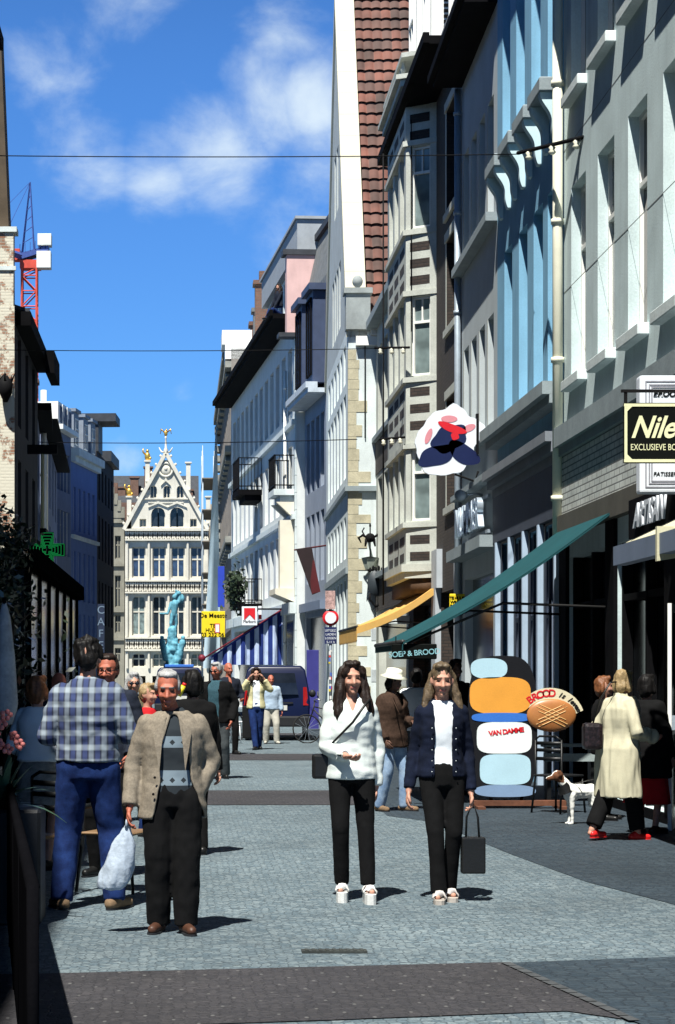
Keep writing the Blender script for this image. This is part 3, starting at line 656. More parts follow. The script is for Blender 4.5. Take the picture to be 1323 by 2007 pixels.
for k in range(24):
    z = 4+k*.6; o = .18+.16*random.random(); mb.box(L9-1.2,L9,0.0,o,z,z+.38)
for z in (8.0,12.4,16.5): mb.box(0,L9,0,.3,z,z+.3)
for x in w8:
    for z in (7.7,12.1,16.25): mb.prism([(x-.8,z),(x+.8,z),(x,z+.5)], .002, .25, 'y')
mb.build('ornament', M('carved_stone', (.28,.28,.25), .85, .25, 2), r9)
for x, z, w in ((3.5,17.4,.8),(7.5,17.4,1.0),(1.0,18.31,.9)):
    mb = MB(); mb.box(x,x+w,-2,-1.2,z,z+2.4); mb.box(x-.1,x+w+.1,-2.1,-1.1,z+2.4,z+2.6); mb.box(x+.2,x+w-.2,-1.8,-1.4,z+2.6,z+3.1); mb.build('chimney', RED_BRICK if x != 3.5 else SLATE_GREY, r9)
balcony(r8, 11.6, 14.4, 9.3, 1.0, DARK_WOOD, 1.3)
bx = balcony(r8, 11.6, 14.4, 4.55, 1.0, DARK_WOOD, 1.0)
lf = MB(); random.seed(5)
for i in range(900):
    p = Vector((random.uniform(11.5,14.5), 1.0+random.gauss(0,.16), 5.0+random.gauss(.2,.36))); s = random.uniform(.06,.14)
    a = Vector([random.gauss(0,1) for _ in range(3)]).normalized()*s; b = a.cross(Vector([random.gauss(0,1) for _ in range(3)])).normalized()*s*.6
    lf.face([p-a, p+b, p+a, p-b])
lf.build('flower_box_leaves', M('box_leaves', (.03,.05,.025), .6, .4, 4), bx)
# R9 far block beyond, with scaffolding and draped sheet
A10, B10 = (SX(431,128)+.1,128.2), (SX(412,176),176)
r10, L10 = house('dark_block', 'dark narrow block with scaffolding behind the ornate house, at the street end', A10, B10, 14.6, M('dark_stucco', (.20,.22,.25), .85, .2), [
    dict(xs=lin(10,1,46), z0=z, z1=z+2.4, w=1.4) for z in (4.5,8,11.5)], depth=.3, frame=WHITE_PAINT, glass=WIN_GLASS, body=6)
sc = thing('scaffolding', 'pole scaffolding with boards against the dark block, beside the draped sheet', 'scaffold', (A10[0]-.2,A10[1]+1.5,0), frame_of(*A10,*B10)[0])
mb = MB(); mb.smooth = True
for i in range(6):
    for y in (.15, .95): mb.tube([(i*1.6,y,0),(i*1.6,y,15.5+.8*(i%2))], .035, 6)
mb.build('pole', ZINC, sc)
mb = MB()
for k in range(7): mb.box(-.2,8.2,.1,1.0,2+k*2,2.06+k*2)
mb.build('deck_board', M('scaffold_board', (.25,.22,.18), .9), sc)
ms = MB(); n = 24
pts = [(431,1300),(399,1300),(402,1240),(409,1080),(416,930),(421,838),(424,826),(426,840),(429,1000),(431,1180)]
yy = 96.0
P2 = [S(x,y,yy) for x,y in pts]
for off in (0,1): pass
grid = []
for i in range(25):
    t = i/24; y = 826+(1310-826)*t; xl = 423-25*t**1.05; xr = 425+6*min(1,t*1.4)
    rowp = []
    for j in range(9):
        u = j/8; q_ = S(xl+(xr-xl)*u, y, yy+.5*math.sin(u*PI*2.2+t*3)*.35*t+u*.9); rowp.append(q_)
    grid.append(rowp)
ms.smooth = True
for z in (0, .05):
    ids = [[ms.P(q_+Vector((0,z,0))) for q_ in rw] for rw in grid]
    for a_, b_ in zip(ids, ids[1:]):
        for j in range(8): ms.F((a_[j],a_[j+1],b_[j+1],b_[j]) if z == 0 else (a_[j],b_[j],b_[j+1],a_[j+1]))
tag(ms.build('tarpaulin', M('pale_blue_sheet', (.42,.54,.62), .8, .12, 1.5, 20, .2, streak=.3)), 'long pale blue builders sheet hanging at the street end beside the guild house', 'tarpaulin')
# ------------------------------------------------------------------ LEFT SIDE (all in shade)
L_STUC = M('shaded_bluewhite_stucco', (.17,.21,.32), .9, .12, 1, 30, .2, streak=.25)  # blue-white stucco darkened so its shade sits in the colour
# L0 house beside the camera (mostly outside the frame), throws the left-hand shade
lx = -4.15
l0, LL0 = house('corner_house', 'tall brick house along the left of the cafe terrace, mostly out of view', (lx,42.5), (lx,-6), 14.6, M('dark_brick_render', (.06,.05,.045), .9, .25, 1.5), [  # wall in one very dark colour
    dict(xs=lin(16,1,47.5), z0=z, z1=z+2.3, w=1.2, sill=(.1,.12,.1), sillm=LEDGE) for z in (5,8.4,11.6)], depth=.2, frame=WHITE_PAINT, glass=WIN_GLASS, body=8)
mb = MB(); mb.box(0,LL0,-.2,.35,14.6,14.85); mb.build('eave', DARK_WOOD, l0)
mb = MB(); mb.box(0,LL0,.0,.12,3.6,4.2)
for k in range(13): mb.box(.2+k*4,.7+k*4,0,.15,0,3.598)
mb.build('shopfront_pier', DARK_WOOD, l0)
# L1 whitewashed brick gable end; street front's shade is in its dark colour
x1 = SX(28,48)
l1, LL1 = house('brick_gable_house', 'old whitewashed brick house whose sunlit end wall faces the street on the left', (SX(74,56),56), (x1,48), SZ(600,48), M('shade_dark_front', (.030,.030,.036), .9, .25, 2), [
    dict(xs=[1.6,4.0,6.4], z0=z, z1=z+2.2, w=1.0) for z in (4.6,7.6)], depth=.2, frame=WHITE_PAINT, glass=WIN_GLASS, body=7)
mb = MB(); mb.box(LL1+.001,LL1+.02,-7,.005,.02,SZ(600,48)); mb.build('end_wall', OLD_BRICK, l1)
mb = MB(); mb.box(0,LL1-.35,-.05,.36,SZ(612,48)-.25,SZ(605,48)); mb.box(0,2.4,.37,.60,SZ(612,48)-.6,SZ(605,48)-.1); mb.build('eave', DARK_WOOD, l1)
up = MB(); up.prism([(LL1+.0,SZ(600,48)),(LL1+.0,SZ(540,48))], 0, 0) if False else None
# stepped parapet of the end wall, world-aligned through the house frame
mb = MB(); mb.box(LL1-.40,LL1+.01,-5,-.02,SZ(600,48)+.001,SZ(455,48)); mb.build('parapet', OLD_BRICK, l1)
mb = MB(); mb.box(LL1-.48,LL1+.06,-5,.06,SZ(455,48),SZ(445,48)); mb.box(LL1-.02,LL1+.05,-5,.04,SZ(530,48),SZ(522,48)); mb.build('coping', WHITE_RENDER, l1)
mb = MB(); mb.prism([(-6,SZ(444,48)),(-.14,SZ(444,48)),(-.33,SZ(60,48)),(-6,SZ(60,48))], LL1-.9, LL1-.08, 'x'); mb.build('chimney_stack', M('dark_old_brick', (.10,.075,.05), .9, .25, 2), l1)
mb = MB(); mb.prism([(.33,SZ(606,48)),(.33,SZ(600,48)),(-4,SZ(480,48)),(-4,SZ(500,48))], 0, LL1-.41, 'x'); mb.build('roof', DARK_ROOF, l1)
mb = MB(); mb.smooth = True; zo_ = SZ(765,48); mb.tube([(LL1+.3,-.18,zo_-.32),(LL1+.3,-.18,zo_-.1),(LL1+.3,-.18,zo_+.12),(LL1+.3,-.18,zo_+.3)], [.05,.17,.20,.06], 6); mb.tube([(LL1,-.5,zo_+.1),(LL1+.3,-.18,zo_+.34)], .03, 6)
for k in range(5): a_ = 2*PI*k/5; mb.tube([(LL1+.3+.15*math.cos(a_),-.18+.15*math.sin(a_),zo_+.15),(LL1+.3+.24*math.cos(a_),-.18+.24*math.sin(a_),zo_+.36)], [.03,.006], 5)
mb.build('wall_lamp', BLACK_IRON, l1)
# L2.. in a chain going back along the left
def lhouse(name, label, pa, Ya, pb, Yb, H, mat, nwin, floors, **k):
    A, B = (SX(pb,Yb),Yb), (SX(pa,Ya),Ya); rz, L = frame_of(*A,*B)
    return house(name, label, A, B, H, mat, [dict(xs=lin(nwin,.4,L-.4), z0=a, z1=b, w=k.get('w',1.1), style=k.get('style','sash')) for a, b in floors], depth=.22, frame=WHITE_PAINT, glass=BLUE_GLASS, body=k.get('body',6), extra_ops=[])
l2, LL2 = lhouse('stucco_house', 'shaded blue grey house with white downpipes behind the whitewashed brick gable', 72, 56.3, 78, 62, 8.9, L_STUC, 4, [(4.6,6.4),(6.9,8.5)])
mb = MB(); mb.box(0,LL2,-.1,.4,8.9,9.1); mb.build('eave', DARK_WOOD, l2)
pipe(l2, .25, .12, 3.2, 10.2, WHITE_PAINT, .09)
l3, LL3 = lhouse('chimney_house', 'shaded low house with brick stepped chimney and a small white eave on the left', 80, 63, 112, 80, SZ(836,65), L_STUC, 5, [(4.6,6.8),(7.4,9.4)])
mb = MB(); mb.box(0,LL3,-.1,.5,SZ(836,65),SZ(830,65)); mb.build('eave', DARK_WOOD, l3); mb = MB(); mb.box(LL3-.05,LL3+.05,-1.5,.52,SZ(836,65),SZ(828,65)); mb.build('eave_end', WHITE_PAINT, l3)
for x, w, h, mt in ((LL3-2.6,.55,1.3,RED_BRICK),(LL3-1.2,.9,1.35,M('grey_stack',(.22,.22,.2),.9,.2))):
    mb = MB(); mb.box(x,x+w,-1.6,-.2,SZ(830,65),SZ(830,65)+h); mb.box(x-.06,x+w+.06,-1.66,-.14,SZ(830,65)+h,SZ(830,65)+h+.12); mb.build('chimney', mt, l3)
MB().box(LL3-.6,LL3-.45,.05,.2,.2,SZ(890,66)).build('drainpipe', CREAM_PIPE, l3)
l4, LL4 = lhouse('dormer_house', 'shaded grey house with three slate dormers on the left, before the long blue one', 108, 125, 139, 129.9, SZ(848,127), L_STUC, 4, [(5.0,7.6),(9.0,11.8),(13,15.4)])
mb = MB(); mb.box(0,LL4,-.1,.5,SZ(848,127),SZ(848,127)+.3); mb.build('eave', WHITE_PAINT, l4)
mb = MB(); mb.prism([(0,SZ(848,127)+.302),(-1.4,SZ(848,127)+1.7),(-5,SZ(848,127)+1.7),(-5,SZ(848,127)+.302)], 0, LL4, 'x'); mb.build('roof', DARK_ROOF, l4)
for x in lin(3,.3,LL4-.3): 
    mb = MB(); mb.box(x-.6,x+.6,-1.8,.1,SZ(848,127)+.305,SZ(848,127)+1.75); d = mb.build('dormer', WHITE_PAINT, l4); window(d, x, SZ(848,127)+.45, .9, 1.1, GREYBLUE, BLUE_GLASS, 'casement', .102)
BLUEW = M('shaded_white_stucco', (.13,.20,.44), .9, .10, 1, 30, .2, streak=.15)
HB = SZ(893,130)
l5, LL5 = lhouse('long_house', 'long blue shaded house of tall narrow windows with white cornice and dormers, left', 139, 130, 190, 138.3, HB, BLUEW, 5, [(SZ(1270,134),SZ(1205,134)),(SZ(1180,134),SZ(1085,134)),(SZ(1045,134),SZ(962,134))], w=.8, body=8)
mb = MB(); mb.box(0,LL5,-.1,.55,HB,HB+.5); mb.box(0,LL5,-.05,.3,HB-.35,HB-.002); mb.box(0,LL5,0,.2,SZ(1062,134),SZ(1055,134)); mb.build('cornice', WHITE_RENDER, l5)
mb = MB(); mb.prism([(0,HB+.502),(-1.2,HB+2.4),(-6,HB+2.4),(-6,HB+.502)], 0, LL5, 'x'); mb.build('roof', DARK_ROOF, l5)
for x in (LL5-1.4, LL5-4.4, 1.6):
    mb = MB(); mb.box(x-.75,x+.75,-2,.05,HB+.505,HB+2.9); mb.box(x-.85,x+.85,-2,.2,HB+2.9,HB+3.1); d = mb.build('dormer', M('dormer_grey', (.22,.26,.32), .7), l5); window(d, x, HB+.8, 1.0, 1.7, WHITE_PAINT, BLUE_GLASS, 'cross', .052)
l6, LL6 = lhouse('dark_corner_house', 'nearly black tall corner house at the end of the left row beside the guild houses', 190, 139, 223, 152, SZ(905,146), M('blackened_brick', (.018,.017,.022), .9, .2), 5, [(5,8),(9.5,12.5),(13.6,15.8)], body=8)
mb = MB(); mb.box(LL6-3,LL6,-3,.1,SZ(905,146),SZ(850,146)); mb.box(LL6-3.2,LL6+.2,-3.2,1.3,SZ(850,146),SZ(835,146)); mb.box(-.1,LL6*.5,-2,.4,SZ(905,146),SZ(885,146)); mb.box(.5,1.5,-2,-1,SZ(885,146),SZ(868,146)); mb.build('roof_block', DARK_ROOF, l6)

# ------------------------------------------------------------------ GUILD HOUSES across the square (they face the camera)
YG = 184.0; gx0, gx1 = SX(245,YG), SX(409,YG); GW = gx1-gx0
gz = lambda y: SZ(y, YG)
gh = thing('guild_house', 'white stone guild house with pointed gable, roundel and rows of mullioned windows', 'house', (gx1,YG,0), PI)
mid = gx1-SX(325,YG)       # local x of the gable axis
xs4 = [gx1-SX(p,YG) for p in (272,312,349,387)]
wv = [(gz(1308),gz(1280)),(gz(1245),gz(1168)),(gz(1132),gz(1072))]
ops = []
for z0, z1 in wv: ops += row(sorted(xs4), z0, z1, 1.22)
mb = MB(); facade(mb, GW, 0, gz(1040), ops+row(sorted(xs4), .1, 1.4, 1.22), .35, 9, top=False); mb.build('wall', STONE_GUILD, gh)
for (z0, z1), gl in zip(wv, (WIN_GLASS, WIN_GLASS, BLUE_GLASS)):
    for x in xs4: window(gh, x, z0, 1.22, z1-z0, STONE_GUILD, gl, 'cross', -.35, bar=.12)
tr = MB()
for z0, z1, o in ((gz(1060),gz(1057),.35),(gz(1041),gz(1037),.4),(gz(1140),gz(1137),.3),(gz(1163),gz(1160),.35),(gz(1252),gz(1249),.3),(gz(1276),gz(1272),.35)): tr.box(0,GW,0,o,z0,z1)
for z0, z1 in ((gz(1136.5),gz(1062)),(gz(1248),gz(1164)),(gz(1310),gz(1278))):
    for x in [.12]+[(a+b)/2 for a, b in zip(sorted(xs4), sorted(xs4)[1:])]+[GW-.2]: tr.tube([(x,.12,z0),(x,.12,z1)], .12, 8)
def arch(mb, xc, w, z, h, y0, y1, n=10, top=None):
    """spandrel above an arched head inside a square opening"""
    pts = [(xc-w/2+w*i/n, z+h*math.sin(math.acos(max(-1,min(1,-1+2*i/n))))) for i in range(n+1)]
    for p, q in zip(pts, pts[1:]): mb.prism([p, q, (q[0], z+h+.02), (p[0], z+h+.02)], y0, y1, 'y')
for x in xs4: arch(tr, x, 1.22, gz(1168)-.45, .43, -.20, .0); arch(tr, x, 1.22, gz(1280)-.42, .40, -.20, .0)
def frieze(mb, z0, z1):
    n = 18
    for i in range(n):
        xa, xb = GW*i/n, GW*(i+1)/n; t = .09
        for a, b in (((xa,z0),(xb,z1)),((xa,z1),(xb,z0))):
            s_ = 1 if b[1] > a[1] else -1
            mb.prism([(a[0],a[1]-t if s_ < 0 else a[1]),(a[0]+t*1.6,a[1]),(b[0],b[1]-t*s_),(b[0]-t*1.6,b[1])], .05, .16, 'y')
for z0, z1 in ((gz(1056.8),gz(1041.5)),(gz(1159.5),gz(1141)),(gz(1271.5),gz(1253))): frieze(tr, z0, z1)
tr.build('frieze', STONE_GUILD, gh)
dk = MB()
for z0, z1 in ((gz(1056.8),gz(1041.5)),(gz(1159.5),gz(1141)),(gz(1271.5),gz(1253))): dk.box(.02,GW-.02,.002,.02,z0,z1)
dk.build('frieze_ground', M('dark_backing_stone', (.13,.12,.10), .9, .2), gh)  # darker stone sheet behind the frieze lattice
# gable
GA, GB_ = gz(1036), gz(893); hw = GW/2-.05
def gfun(z): return hw*(z-GA)/(GB_-GA)
gab = MB(); go = row(sorted([gx1-SX(p,YG) for p in (310,347)]), gz(1033), gz(994), 1.28)+row([gx1-SX(280,YG), gx1-SX(379,YG)], gz(1033), gz(1017), .6)+row([gx1-SX(p,YG) for p in (301,327,353)], gz(976), gz(952), .62)
zs = sorted({GA, GB_-.4, *[o[2] for o in go], *[o[3] for o in go], gz(990), gz(945)})
for z0, z1 in zip(zs, zs[1:]):
    a0, a1 = mid-hw+gfun(z0), mid-hw+gfun(z1); b0, b1 = mid+hw-gfun(z0), mid+hw-gfun(z1)
    holes = sorted([o for o in go if o[2] <= z0+1e-6 and o[3] >= z1-1e-6])
    xs = [None]+[x for o in holes for x in o[:2]]+[None]
    for i in range(0, len(xs), 2):
        p0 = (a0,a1) if xs[i] is None else (xs[i],)*2; q0 = (b0,b1) if xs[i+1] is None else (xs[i+1],)*2
        gab.face([(q0[0],0,z0),(p0[0],0,z0),(p0[1],0,z1),(q0[1],0,z1)])
for a, b, c_, d_ in go:
    e = -.4; gab.face([(a,0,c_),(a,e,c_),(a,e,d_),(a,0,d_)]); gab.face([(b,e,c_),(b,0,c_),(b,0,d_),(b,e,d_)]); gab.face([(a,0,d_),(a,e,d_),(b,e,d_),(b,0,d_)]); gab.face([(a,e,c_),(a,0,c_),(b,0,c_),(b,e,c_)]); gab.face([(a,e,c_),(b,e,c_),(b,e,d_),(a,e,d_)][::-1])
for a, b, c_, d_ in go: 
    if d_-c_ > .9: arch(gab, (a+b)/2, b-a, d_-(b-a)*.5, (b-a)*.48, -.15, .001)
for sg_ in (-1,1):
    A_, B_ = (mid+sg_*hw*1.02, GA-.1), (mid+sg_*.05, GB_+.15)
    d_ = Vector((B_[0]-A_[0], B_[1]-A_[1])).normalized(); nn = Vector((-d_.y, d_.x))*.16
    gab.prism([(A_[0]-nn.x,A_[1]-nn.y),(B_[0]-nn.x,B_[1]-nn.y),(B_[0]+nn.x,B_[1]+nn.y),(A_[0]+nn.x,A_[1]+nn.y)], -.35, .3, 'y')
    for k in range(9):     # crockets
        t = (k+.5)/9; gab.ell((A_[0]+(B_[0]-A_[0])*t+nn.x*1.5*(1 if nn.y > 0 else -1), .0, A_[1]+(B_[1]-A_[1])*t+.2), .12,.12,.14,6,4)
for x in (gx1-SX(310,YG), gx1-SX(347,YG)):
    for s_ in (-1,1): gab.box(x+s_*.33-.03 if False else x-.05, x+.05, -.30,-.2, gz(1033), gz(1005))
    gab.prism([(x-.9,gz(995)),(x-.7,gz(991)),(x,gz(982)),(x+.7,gz(991)),(x+.9,gz(995)),(x,gz(987))], .0,.14,'y')
gab.prism([(mid-.45,gz(952)),(mid,gz(936)),(mid+.45,gz(952)),(mid,gz(943))], .0,.16,'y'); gab.box(mid-2.1,mid+2.1,0,.16,gz(979),gz(976.5)); gab.box(mid-1.6,mid+1.6,0,.1,gz(986),gz(984))
for a, b, c_, d_ in go: window(gh, (a+b)/2, c_, b-a, d_-c_, STONE_GUILD, WIN_GLASS, 'casement', -.39, bar=.07)
gab.smooth = True
R = []
for r_, y_ in ((.72,.0),(.72,.12),(.6,.18),(.5,.12),(.5,.04)): R.append(gab.ring((mid,y_,gz(921)),(0,1,0),r_,r_,24))
gab.loft(R, cap=False); gab.ell((mid,.05,gz(921)),.45,.10,.45,12,6); gab.ell((mid,.1,gz(921)+.1),.18,.14,.2,8,6)
gab.build('gable', STONE_GUILD, gh)
fin = MB(); fin.smooth = True; fin.lathe([(.2,0),(.12,.4),(.22,.6),(.10,.8),(.07,1.6),(.12,1.7),(.05,1.9)], (mid,0,GB_-.1), 10)
for s_ in (-1,1): fin.tube([(mid,0,GB_+.25),(mid+s_*.4,0,GB_+.35),(mid+s_*.62,0,GB_+.75)], [.1,.08,.03], 6)
fin.build('finial', STONE_GUILD, gh)
eg = MB(); eg.smooth = True; zt_ = GB_+1.75
eg.ell((mid,0,zt_+.25),.16,.14,.28,10,7); eg.ell((mid-.05,0,zt_+.55),.09,.09,.1,8,6)
for s_ in (-1,1): eg.tube([(mid+s_*.1,0,zt_+.35),(mid+s_*.42,0,zt_+.62),(mid+s_*.5,0,zt_+.2)], [.08,.12,.03], 8)
eg.build('gilded_eagle', GOLD, gh)
rf = MB(); rf.prism([(mid-hw,GA),(mid+hw,GA),(mid,GB_-.5)], -9, -.42, 'y'); rf.build('roof', DARK_ROOF, gh)
for px, y0, y1 in ((289,960,905),(253,1040,975),(369,965,908),(408,1030,975)):
    mb = MB(); x = gx1-SX(px,YG); mb.box(x-.2,x+.2,-.5,.0,gz(y0),gz(y1)); mb.box(x-.3,x+.3,-.6,.1,gz(y1),gz(y1-3)); p_ = mb.build('pillar', STONE_GUILD, gh)
    if px in (289,253):
        s = MB(); s.smooth = True; z = gz(y1-3); s.ell((x,-.25,z+.35),.26,.2,.4,10,7); s.ell((x,-.25,z+.85),.14,.14,.16,8,6); s.tube([(x+.2,-.25,z+.55),(x+.42,-.25,z+.8),(x+.38,-.25,z+1.1)],[.09,.07,.04],6); s.tube([(x-.15,-.25,z+.1),(x-.32,-.25,z+.3)],[.12,.1],6); s.build('gilded_statue', GOLD, p_)
# neighbours: greyer guild house left and its gable, roofs behind
def guild_side(label, pa, pb, Y, ytop, ygab, mat, n):
    X0, X1 = SX(pa,Y), SX(pb,Y); Wd = X1-X0; z = lambda y: SZ(y,Y)
    r = thing('guild_house', label, 'house', (X1,Y,0), PI); xs = lin(n,.2,Wd-.2); ops = []
    fl = [(z(1298),z(1270)),(z(1240),z(1205)),(z(1190),z(1128)),(z(1095),z(1050))]
    for a, b in fl: ops += row(xs,a,b,Wd/n*.62)
    mb = MB(); facade(mb, Wd, 0, z(ytop), ops, .3, 9); mb.build('wall', mat, r)
    for a, b in fl:
        for x in xs: window(r, x, a, Wd/n*.62, b-a, mat, WIN_GLASS, 'cross', -.3, bar=.1)
    mb = MB(); mb.prism([(0,z(ytop)),(Wd,z(ytop)),(Wd/2+.35,z(ygab)),(Wd/2-.35,z(ygab))], -.6, .05, 'y')
    for k in range(5):
        t = k/5; mb.box(Wd/2*t*.9-.05, Wd/2*t*.9+.3, -.5, .12, z(ytop)+(z(ygab)-z(ytop))*t, z(ytop)+(z(ygab)-z(ytop))*t+1.0); mb.box(Wd-Wd/2*t*.9-.3, Wd-Wd/2*t*.9+.05, -.5, .12, z(ytop)+(z(ygab)-z(ytop))*t, z(ytop)+(z(ygab)-z(ytop))*t+1.0)
    for y in (1025,1110,1200,1255): mb.box(0,Wd,0.051,.2,z(y),z(y-4))
    mb.build('gable', mat, r)
    mb = MB(); mb.box(Wd*.2,Wd*.3,-4,-3,z(ytop),z(ygab-10)); mb.box(Wd*.7,Wd*.85,-6,-5,z(ytop),z(ygab-4)); mb.build('chimney', RED_BRICK, r)
    return r
guild_side('greyish stone guild house left of the white pointed one, half hidden by black corner house', 168, 243.5, 186, 1015, 950, M('grey_guild_stone', (.27,.26,.215), .9, .25, .7, 14, .2, streak=.4), 4)
guild_side('stone guild house right of the white pointed one, mostly behind the pale sheet', 411, 480, 186, 1010, 960, M('tan_guild_stone', (.40,.34,.26), .9, .25, .7, 14, .2, streak=.4), 4)
bk = thing('roofline_house', 'slate roofed house with brick chimneys rising behind the guild house gable', 'house', (SX(300,205),205,0), 0)
z = lambda y: SZ(y,205)
MB().box(-4.5,4.6,0,8,0,z(985)).build('wall', RED_BRICK, bk)
mb = MB(); mb.prism([(0,z(985)),(8,z(985)),(4,z(925))], -4.5, 4.6, 'x'); mb.build('roof', DARK_ROOF, bk)
for x, y in ((-1.9,935),(-3.2,955),(-.5,915),(3.6,960),(4.1,975)):
    mb = MB(); mb.box(x-.4,x+.4,1,2,z(985),z(y)); mb.box(x-.5,x+.5,.9,2.1,z(y),z(y-3)); mb.build('chimney', RED_BRICK, bk)

# ------------------------------------------------------------------ tools for lumpy single-surface shapes
def remesh(mb, voxel, smooth_it=2, wrinkle=0, wsc=9, seed=0, subdiv=0, stretch=(1,1,1)):
    me = mb.mesh('tmp', []); o = bpy.data.objects.new('tmp', me); C.objects.link(o)
    m = o.modifiers.new('r', 'REMESH'); m.mode = 'VOXEL'; m.voxel_size = voxel; m.adaptivity = 0
    if smooth_it: s = o.modifiers.new('s', 'SMOOTH'); s.iterations = smooth_it; s.factor = .5
    dg = bpy.context.evaluated_depsgraph_get(); r = bpy.data.meshes.new_from_object(o.evaluated_get(dg))
    bpy.data.objects.remove(o); bpy.data.meshes.remove(me)
    if wrinkle:
        off = Vector((seed*3.1, seed*1.7, seed*.9)); nn = [v.normal.copy() for v in r.vertices]
        for v, n_ in zip(r.vertices, nn):
            q = Vector((v.co.x*stretch[0], v.co.y*stretch[1], v.co.z*stretch[2]))*wsc+off
            v.co += n_*(wrinkle*(noise.noise(q)+.5*noise.noise(q*2.3)))
    r.polygons.foreach_set('use_smooth', [True]*len(r.polygons)); r.update(); return r

# ------------------------------------------------------------------ fountain with the thrower, turquoise bronze
YF = 150.0
ft = thing('fountain_statue', 'turquoise bronze fountain figure throwing, on a rocky base before the guild house', 'statue', (SX(338,YF),YF,0))
fx = lambda p: SX(p,YF)-SX(338,YF)
fz = lambda y: SZ(y,YF)
mb = MB()
for i in range(46):
    a = random.uniform(0,2*PI); h = random.random(); rr = (1-h)*.5+.1; s = random.uniform(.16,.34)*(1.1-h*.4)
    mb.ell((math.cos(a)*rr*.75, math.sin(a)*rr, fz(1315)+h*(fz(1232)-fz(1315))), s, s, s*1.2, 7, 5)
mb.lathe([(1.5,0),(1.3,.4),(.6,.7),(.5,fz(1310))], (0,0,0), 14); mb.caps((0,0,1),(0,0,fz(1235)),.5,.35)
for s_ in (-1,1):      # lower side figures
    mb.caps((s_*.5,-.2,fz(1290)),(s_*.75,-.3,fz(1258)),.25,.22); mb.ell((s_*.78,-.32,fz(1250)),.16,.16,.19)
put('rocky_base', remesh(mb, .06, 1, .05, 3), ft).data.materials.append(VERDIGRIS)
mb = MB(); hip = Vector((fx(341),0,fz(1205)))
mb.caps(hip+Vector((-.12,0,0)),(fx(335),-.1,fz(1222)),.17,.13); mb.caps((fx(335),-.1,fz(1222)),(fx(336),0,fz(1238)),.12,.09)
mb.caps(hip+Vector((.12,0,0)),(fx(346),.1,fz(1222)),.17,.13); mb.caps((fx(346),.1,fz(1222)),(fx(342),.1,fz(1238)),.12,.09)
mb.caps(hip,(fx(343),0,fz(1183)),.22,.30); sh = Vector((fx(343),0,fz(1183)))
mb.ell((fx(342),-.05,fz(1170)),.17,.17,.21)
mb.caps(sh+Vector((-.3,0,.05)),(fx(329),-.2,fz(1203)),.11,.09); mb.caps((fx(329),-.2,fz(1203)),(fx(314),-.3,fz(1203)),.09,.08)
mb.caps(sh+Vector((.3,0,.1)),(fx(353),.1,fz(1165)),.12,.1); mb.caps((fx(353),.1,fz(1165)),(fx(345),.0,fz(1158)),.09,.09)
mb.ell((fx(354),.2,fz(1173)),.3,.2,.36); mb.ell((fx(349),.1,fz(1163)),.25,.2,.2)
put('thrower', remesh(mb, .045, 1, .01, 4), ft).data.materials.append(VERDIGRIS)

# ------------------------------------------------------------------ tower crane beyond the left roofs
YC = 200.0; cz = lambda y: SZ(y,YC); cx = lambda p: SX(p,YC)
cr = thing('tower_crane', 'red lattice tower crane with white counterweight blocks above the left roofs', 'crane', (cx(58),YC,0))
ox = cx(58)
RED = M('crane_red', (.62,.08,.05), .6, .2, 3); CBL = M('crane_blue', (.05,.09,.30), .6, .2, 3)
def lattice(mb, x, y, w, z0, z1, step, t):
    for sx in (-1,1):
        for sy in (-1,1): mb.box(x+sx*w-t,x+sx*w+t,y+sy*w-t,y+sy*w+t,z0,z1)
    z = z0; k = 0
    while z < z1-.1:
        zn = min(z+step, z1)
        for sy in (-1,1): mb.tube([(x-w*(1 if k%2 else -1),y+sy*w,z),(x+w*(1 if k%2 else -1),y+sy*w,zn)], t*.7, 4); mb.tube([(x-w,y+sy*w,z),(x+w,y+sy*w,z)], t*.7, 4)
        for sx in (-1,1): mb.tube([(x+sx*w,y-w*(1 if k%2 else -1),z),(x+sx*w,y+w*(1 if k%2 else -1),zn)], t*.7, 4)
        z = zn; k += 1
mb = MB(); lattice(mb, 0, 0, .72, 0, cz(528), 1.5, .09); mb.build('mast', RED, cr)
mb = MB(); mb.box(-.9,1.1,-.8,.8,cz(528),cz(512)); mb.box(-1.6,-.9,-.7,.5,cz(512),cz(490)); mb.build('slewing_cab', RED, cr)
mb = MB(); mb.prism([(-.9,cz(512)),(1.9,cz(494)),(1.9,cz(484)),(-.9,cz(500))], -.9, .9, 'y')
for k in range(6): mb.box(-.9+k*.5,-.84+k*.5,-.9,-.84,cz(500)+k*.1,cz(482)+k*.1)
mb.build('counter_jib', CBL, cr)
mb = MB(); mb.box(.75,2.15,-1.1,.2,cz(529),cz(496)); mb.box(.85,2.2,-1.1,.2,cz(485),cz(462)); bw = mb.mesh('counterweight', M('white_concrete', (.72,.74,.70), .8, .1, 1)); bevel(bw,.05); put('counterweight', bw, cr)
mb = MB()
apex = Vector((.05,0,cz(357)))
for p in ((-.75,-.5,cz(500)),(-.75,.5,cz(500)),(.45,-.5,cz(497)),(.45,.5,cz(497))): mb.tube([p,apex],.07,5)
for k in range(5):
    t = .15+k*.15; mb.tube([Vector((-.75,-.5,cz(500))).lerp(apex,t),Vector((.45,-.5,cz(497))).lerp(apex,t+.07)],.04,4)
mb.build('apex_frame', CBL, cr)
mb = MB(); mb.tube([apex,(-3.5,-4,cz(455))],.03,4); mb.tube([apex,(-2.6,-4,cz(500))],.03,4); mb.tube([(-.9,-1,cz(505)),(-9,-14,cz(498))],.35,4); mb.build('jib', CBL, cr)

